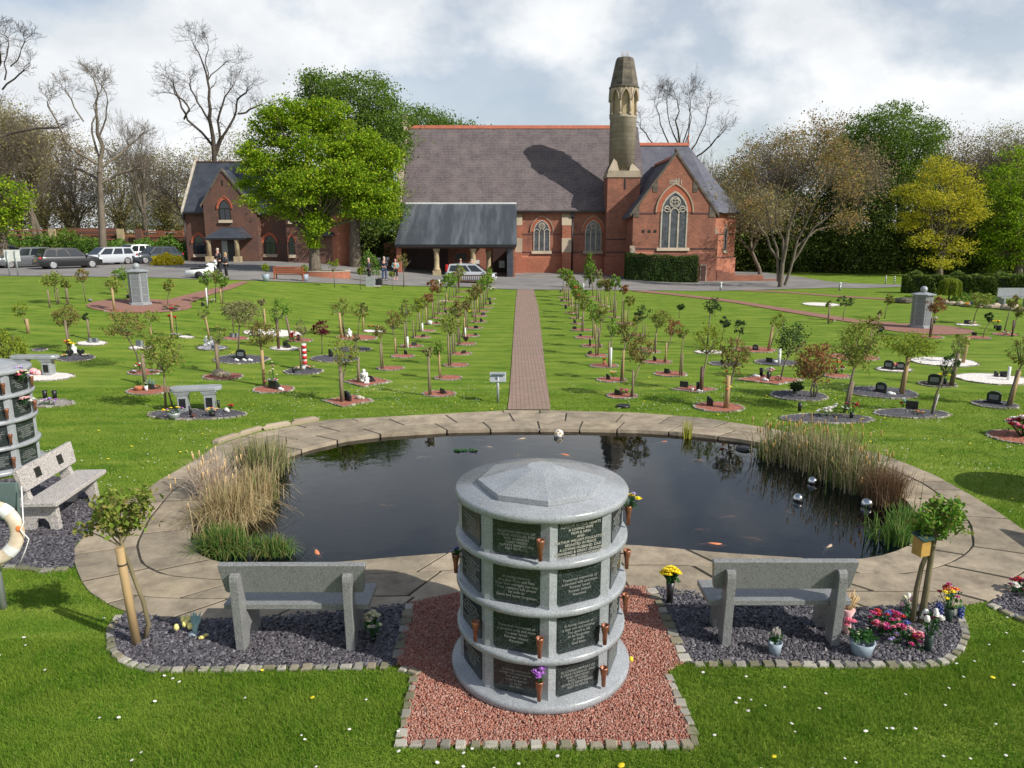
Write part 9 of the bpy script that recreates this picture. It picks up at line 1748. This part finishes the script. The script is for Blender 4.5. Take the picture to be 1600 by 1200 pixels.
# wall and rusty rails behind the car park
p0 = at(0, 385, 80); wl = empty('boundary_wall', (0, 0, 0), 'old brown brick wall with rusty horizontal rails behind the car park', 'wall'); x0_, x1_ = at(-60, 380, 82).x, at(300, 380, 82).x; z1_ = at(200, 362, 82).z; mb = MB(); mb.box(x0_, at(92, 380, 82).x, 82, 82.4, 0, z1_-1.4); mb.box(at(92, 380, 82).x+.01, at(186, 380, 82).x, 81.98, 82.42, 0, z1_+0.4); mb.box(at(186, 380, 82).x+.01, x1_, 82, 82.4, 0, z1_-0.6); mb.build('wall', M['brick_l'], wl)
mb = MB()
for k in range(4): z_ = at(0, 360+k*7, 81.7).z; mb.box(x0_, at(186, 380, 81.7).x, 81.6, 81.7, z_-0.07, z_+0.07)
for k in range(3): z_ = at(0, 362+k*7, 81.7).z; mb.box(at(222, 380, 81.7).x, x1_, 81.6, 81.7, z_-0.07, z_+0.07)
mb.build('rails', M['rust'], wl)
for x in (84, 190, 218): xx = at(x, 380, 81.5).x; mb = MB(); mb.box(xx-0.35, xx+0.35, 81.35, 81.58, 0, z1_+0.3); mb.build('pier', M['stone_y'] if x != 218 else M['brick_l'], wl)
hb = empty('distant_house', (0, 0, 0), 'low house with pale grey roof glimpsed through the wood at left', 'house'); xa, xb = at(190, 330, 118).x, at(282, 330, 118).x; zz0, zz1, zz2 = 0, at(0, 352, 118).z, at(0, 322, 118).z; mb = MB(); mb.box(xa, xb, 118, 126, -1, zz1); mb.build('wall', M['brick_b'], hb); mb = MB(); mb.prism([(117.5, zz1), (126.5, zz1), (122, zz2+1.5)], xa-0.5, xb+0.5, 'x'); mb.build('roof', M['granite_m'], hb)
for x in (205, 235, 265): q = at(x, 357, 118); mb = MB(); mb.box(q.x-0.8, q.x+0.8, 117.9, 118.01, q.z-0.7, q.z+0.7); mb.build('window', M['white'], hb)
# right lawn: rocks, weeping tree, low shrubs
def weep(px, py, ytop, wpx, lab):
 p = G(px, py); H = at(px, ytop, p.y).z-p.z; r = wpx/2/Kat(p); root = empty('weeping_tree', p, lab, 'tree'); rr = np.random.default_rng(9); n = 3200; a = rr.uniform(0, 2*np.pi, n); t_ = rr.uniform(0, 1, n)**0.8; q = np.where(t_ < .3, t_/.3*0.85, 0.85+0.15*t_)*r*(0.9+0.15*np.sin(a*7)); z = H*(1-0.15*(q/r)**2)*np.where(t_ < 0.3, 1, 1-(t_-.3)*0.95); V_, F_ = leaf_mesh(np.stack([np.cos(a)*q, np.sin(a)*q, z+rr.normal(0, .04, n)], 1), 0.12, rr, 0); np_mesh('crown', V_, F_, CROWN['y'], root); mb = MB(); mb.tube([(0, 0, 0), (0.03, 0, H*0.9)], [0.06, 0.03], 7); mb.build('trunk', M['bark'], root)
weep(1482, 470, 436.5, 32, 'small weeping tree with bright green curtain before the right hedge')
bush(1420, 471, 0.5, 0.35, 'low green spiky plant at the left end of the dark rocks', LM['shrub'], 300, 0.12)
for i, (x, y, s_) in enumerate([(1394, 472, .5), (1403, 473, .6), (1413, 474, .7), (1424, 473, .6), (1476, 475, .5), (1487, 477, .5), (1499, 478, .55), (1510, 479, .45), (1532, 481, .6), (1545, 482, .5), (1556, 482, .6), (1570, 484, .6), (1583, 485, .7), (1597, 487, .6)]):
 p = G(x, y); rr = random.Random(i); mb = MB(); mb.ball((0, 0, s_*0.2), s_*0.5, 7, 5, (1.2, 0.8, 0.62)); mb.v = [(v[0]*rr.uniform(.85, 1.1), v[1]*rr.uniform(.85, 1.1), v[2]*rr.uniform(.85, 1.1)) for v in mb.v]; mb.sm = [False]*len(mb.sm); o = mb.build('rock', M['stone_dk'] if i < 4 else M['stone']); o.location = p; o.rotation_euler = (0, 0, i*1.3); tag(o, f'{"dark" if i < 4 else "weathered"} rock in the row edging the right flower bed, {ORD[i]} from the left', 'rock', 'rocks edging the right flower bed')
fl(1517, 480, 'orange and yellow soft toy heap on the rock row at right', ['org', 'yel', 'blu'], 0.3, 0.2, 12, 0.12)
bush(1505, 470, 0.7, 0.5, 'low green plants behind the rock row at right', LM['shrub'], 500, 0.12); bush(1557, 474, 0.6, 0.45, 'low shrub behind the rocks near the pale bench', LM['shrub'], 400, 0.12)
# tall green shrub before the church wall, door planter
leafy_tree('young_conifer', 921, 446, G(921, 452).y+1, [(921, 405, 4, 9, 0), (921, 418, 7, 12, 0), (921, 434, 9, 10, 0)], 'upright pointed green shrub before the turret', 130, LM['mid'], 900, 0.16, clump=0.2, trunk_r=0.05)
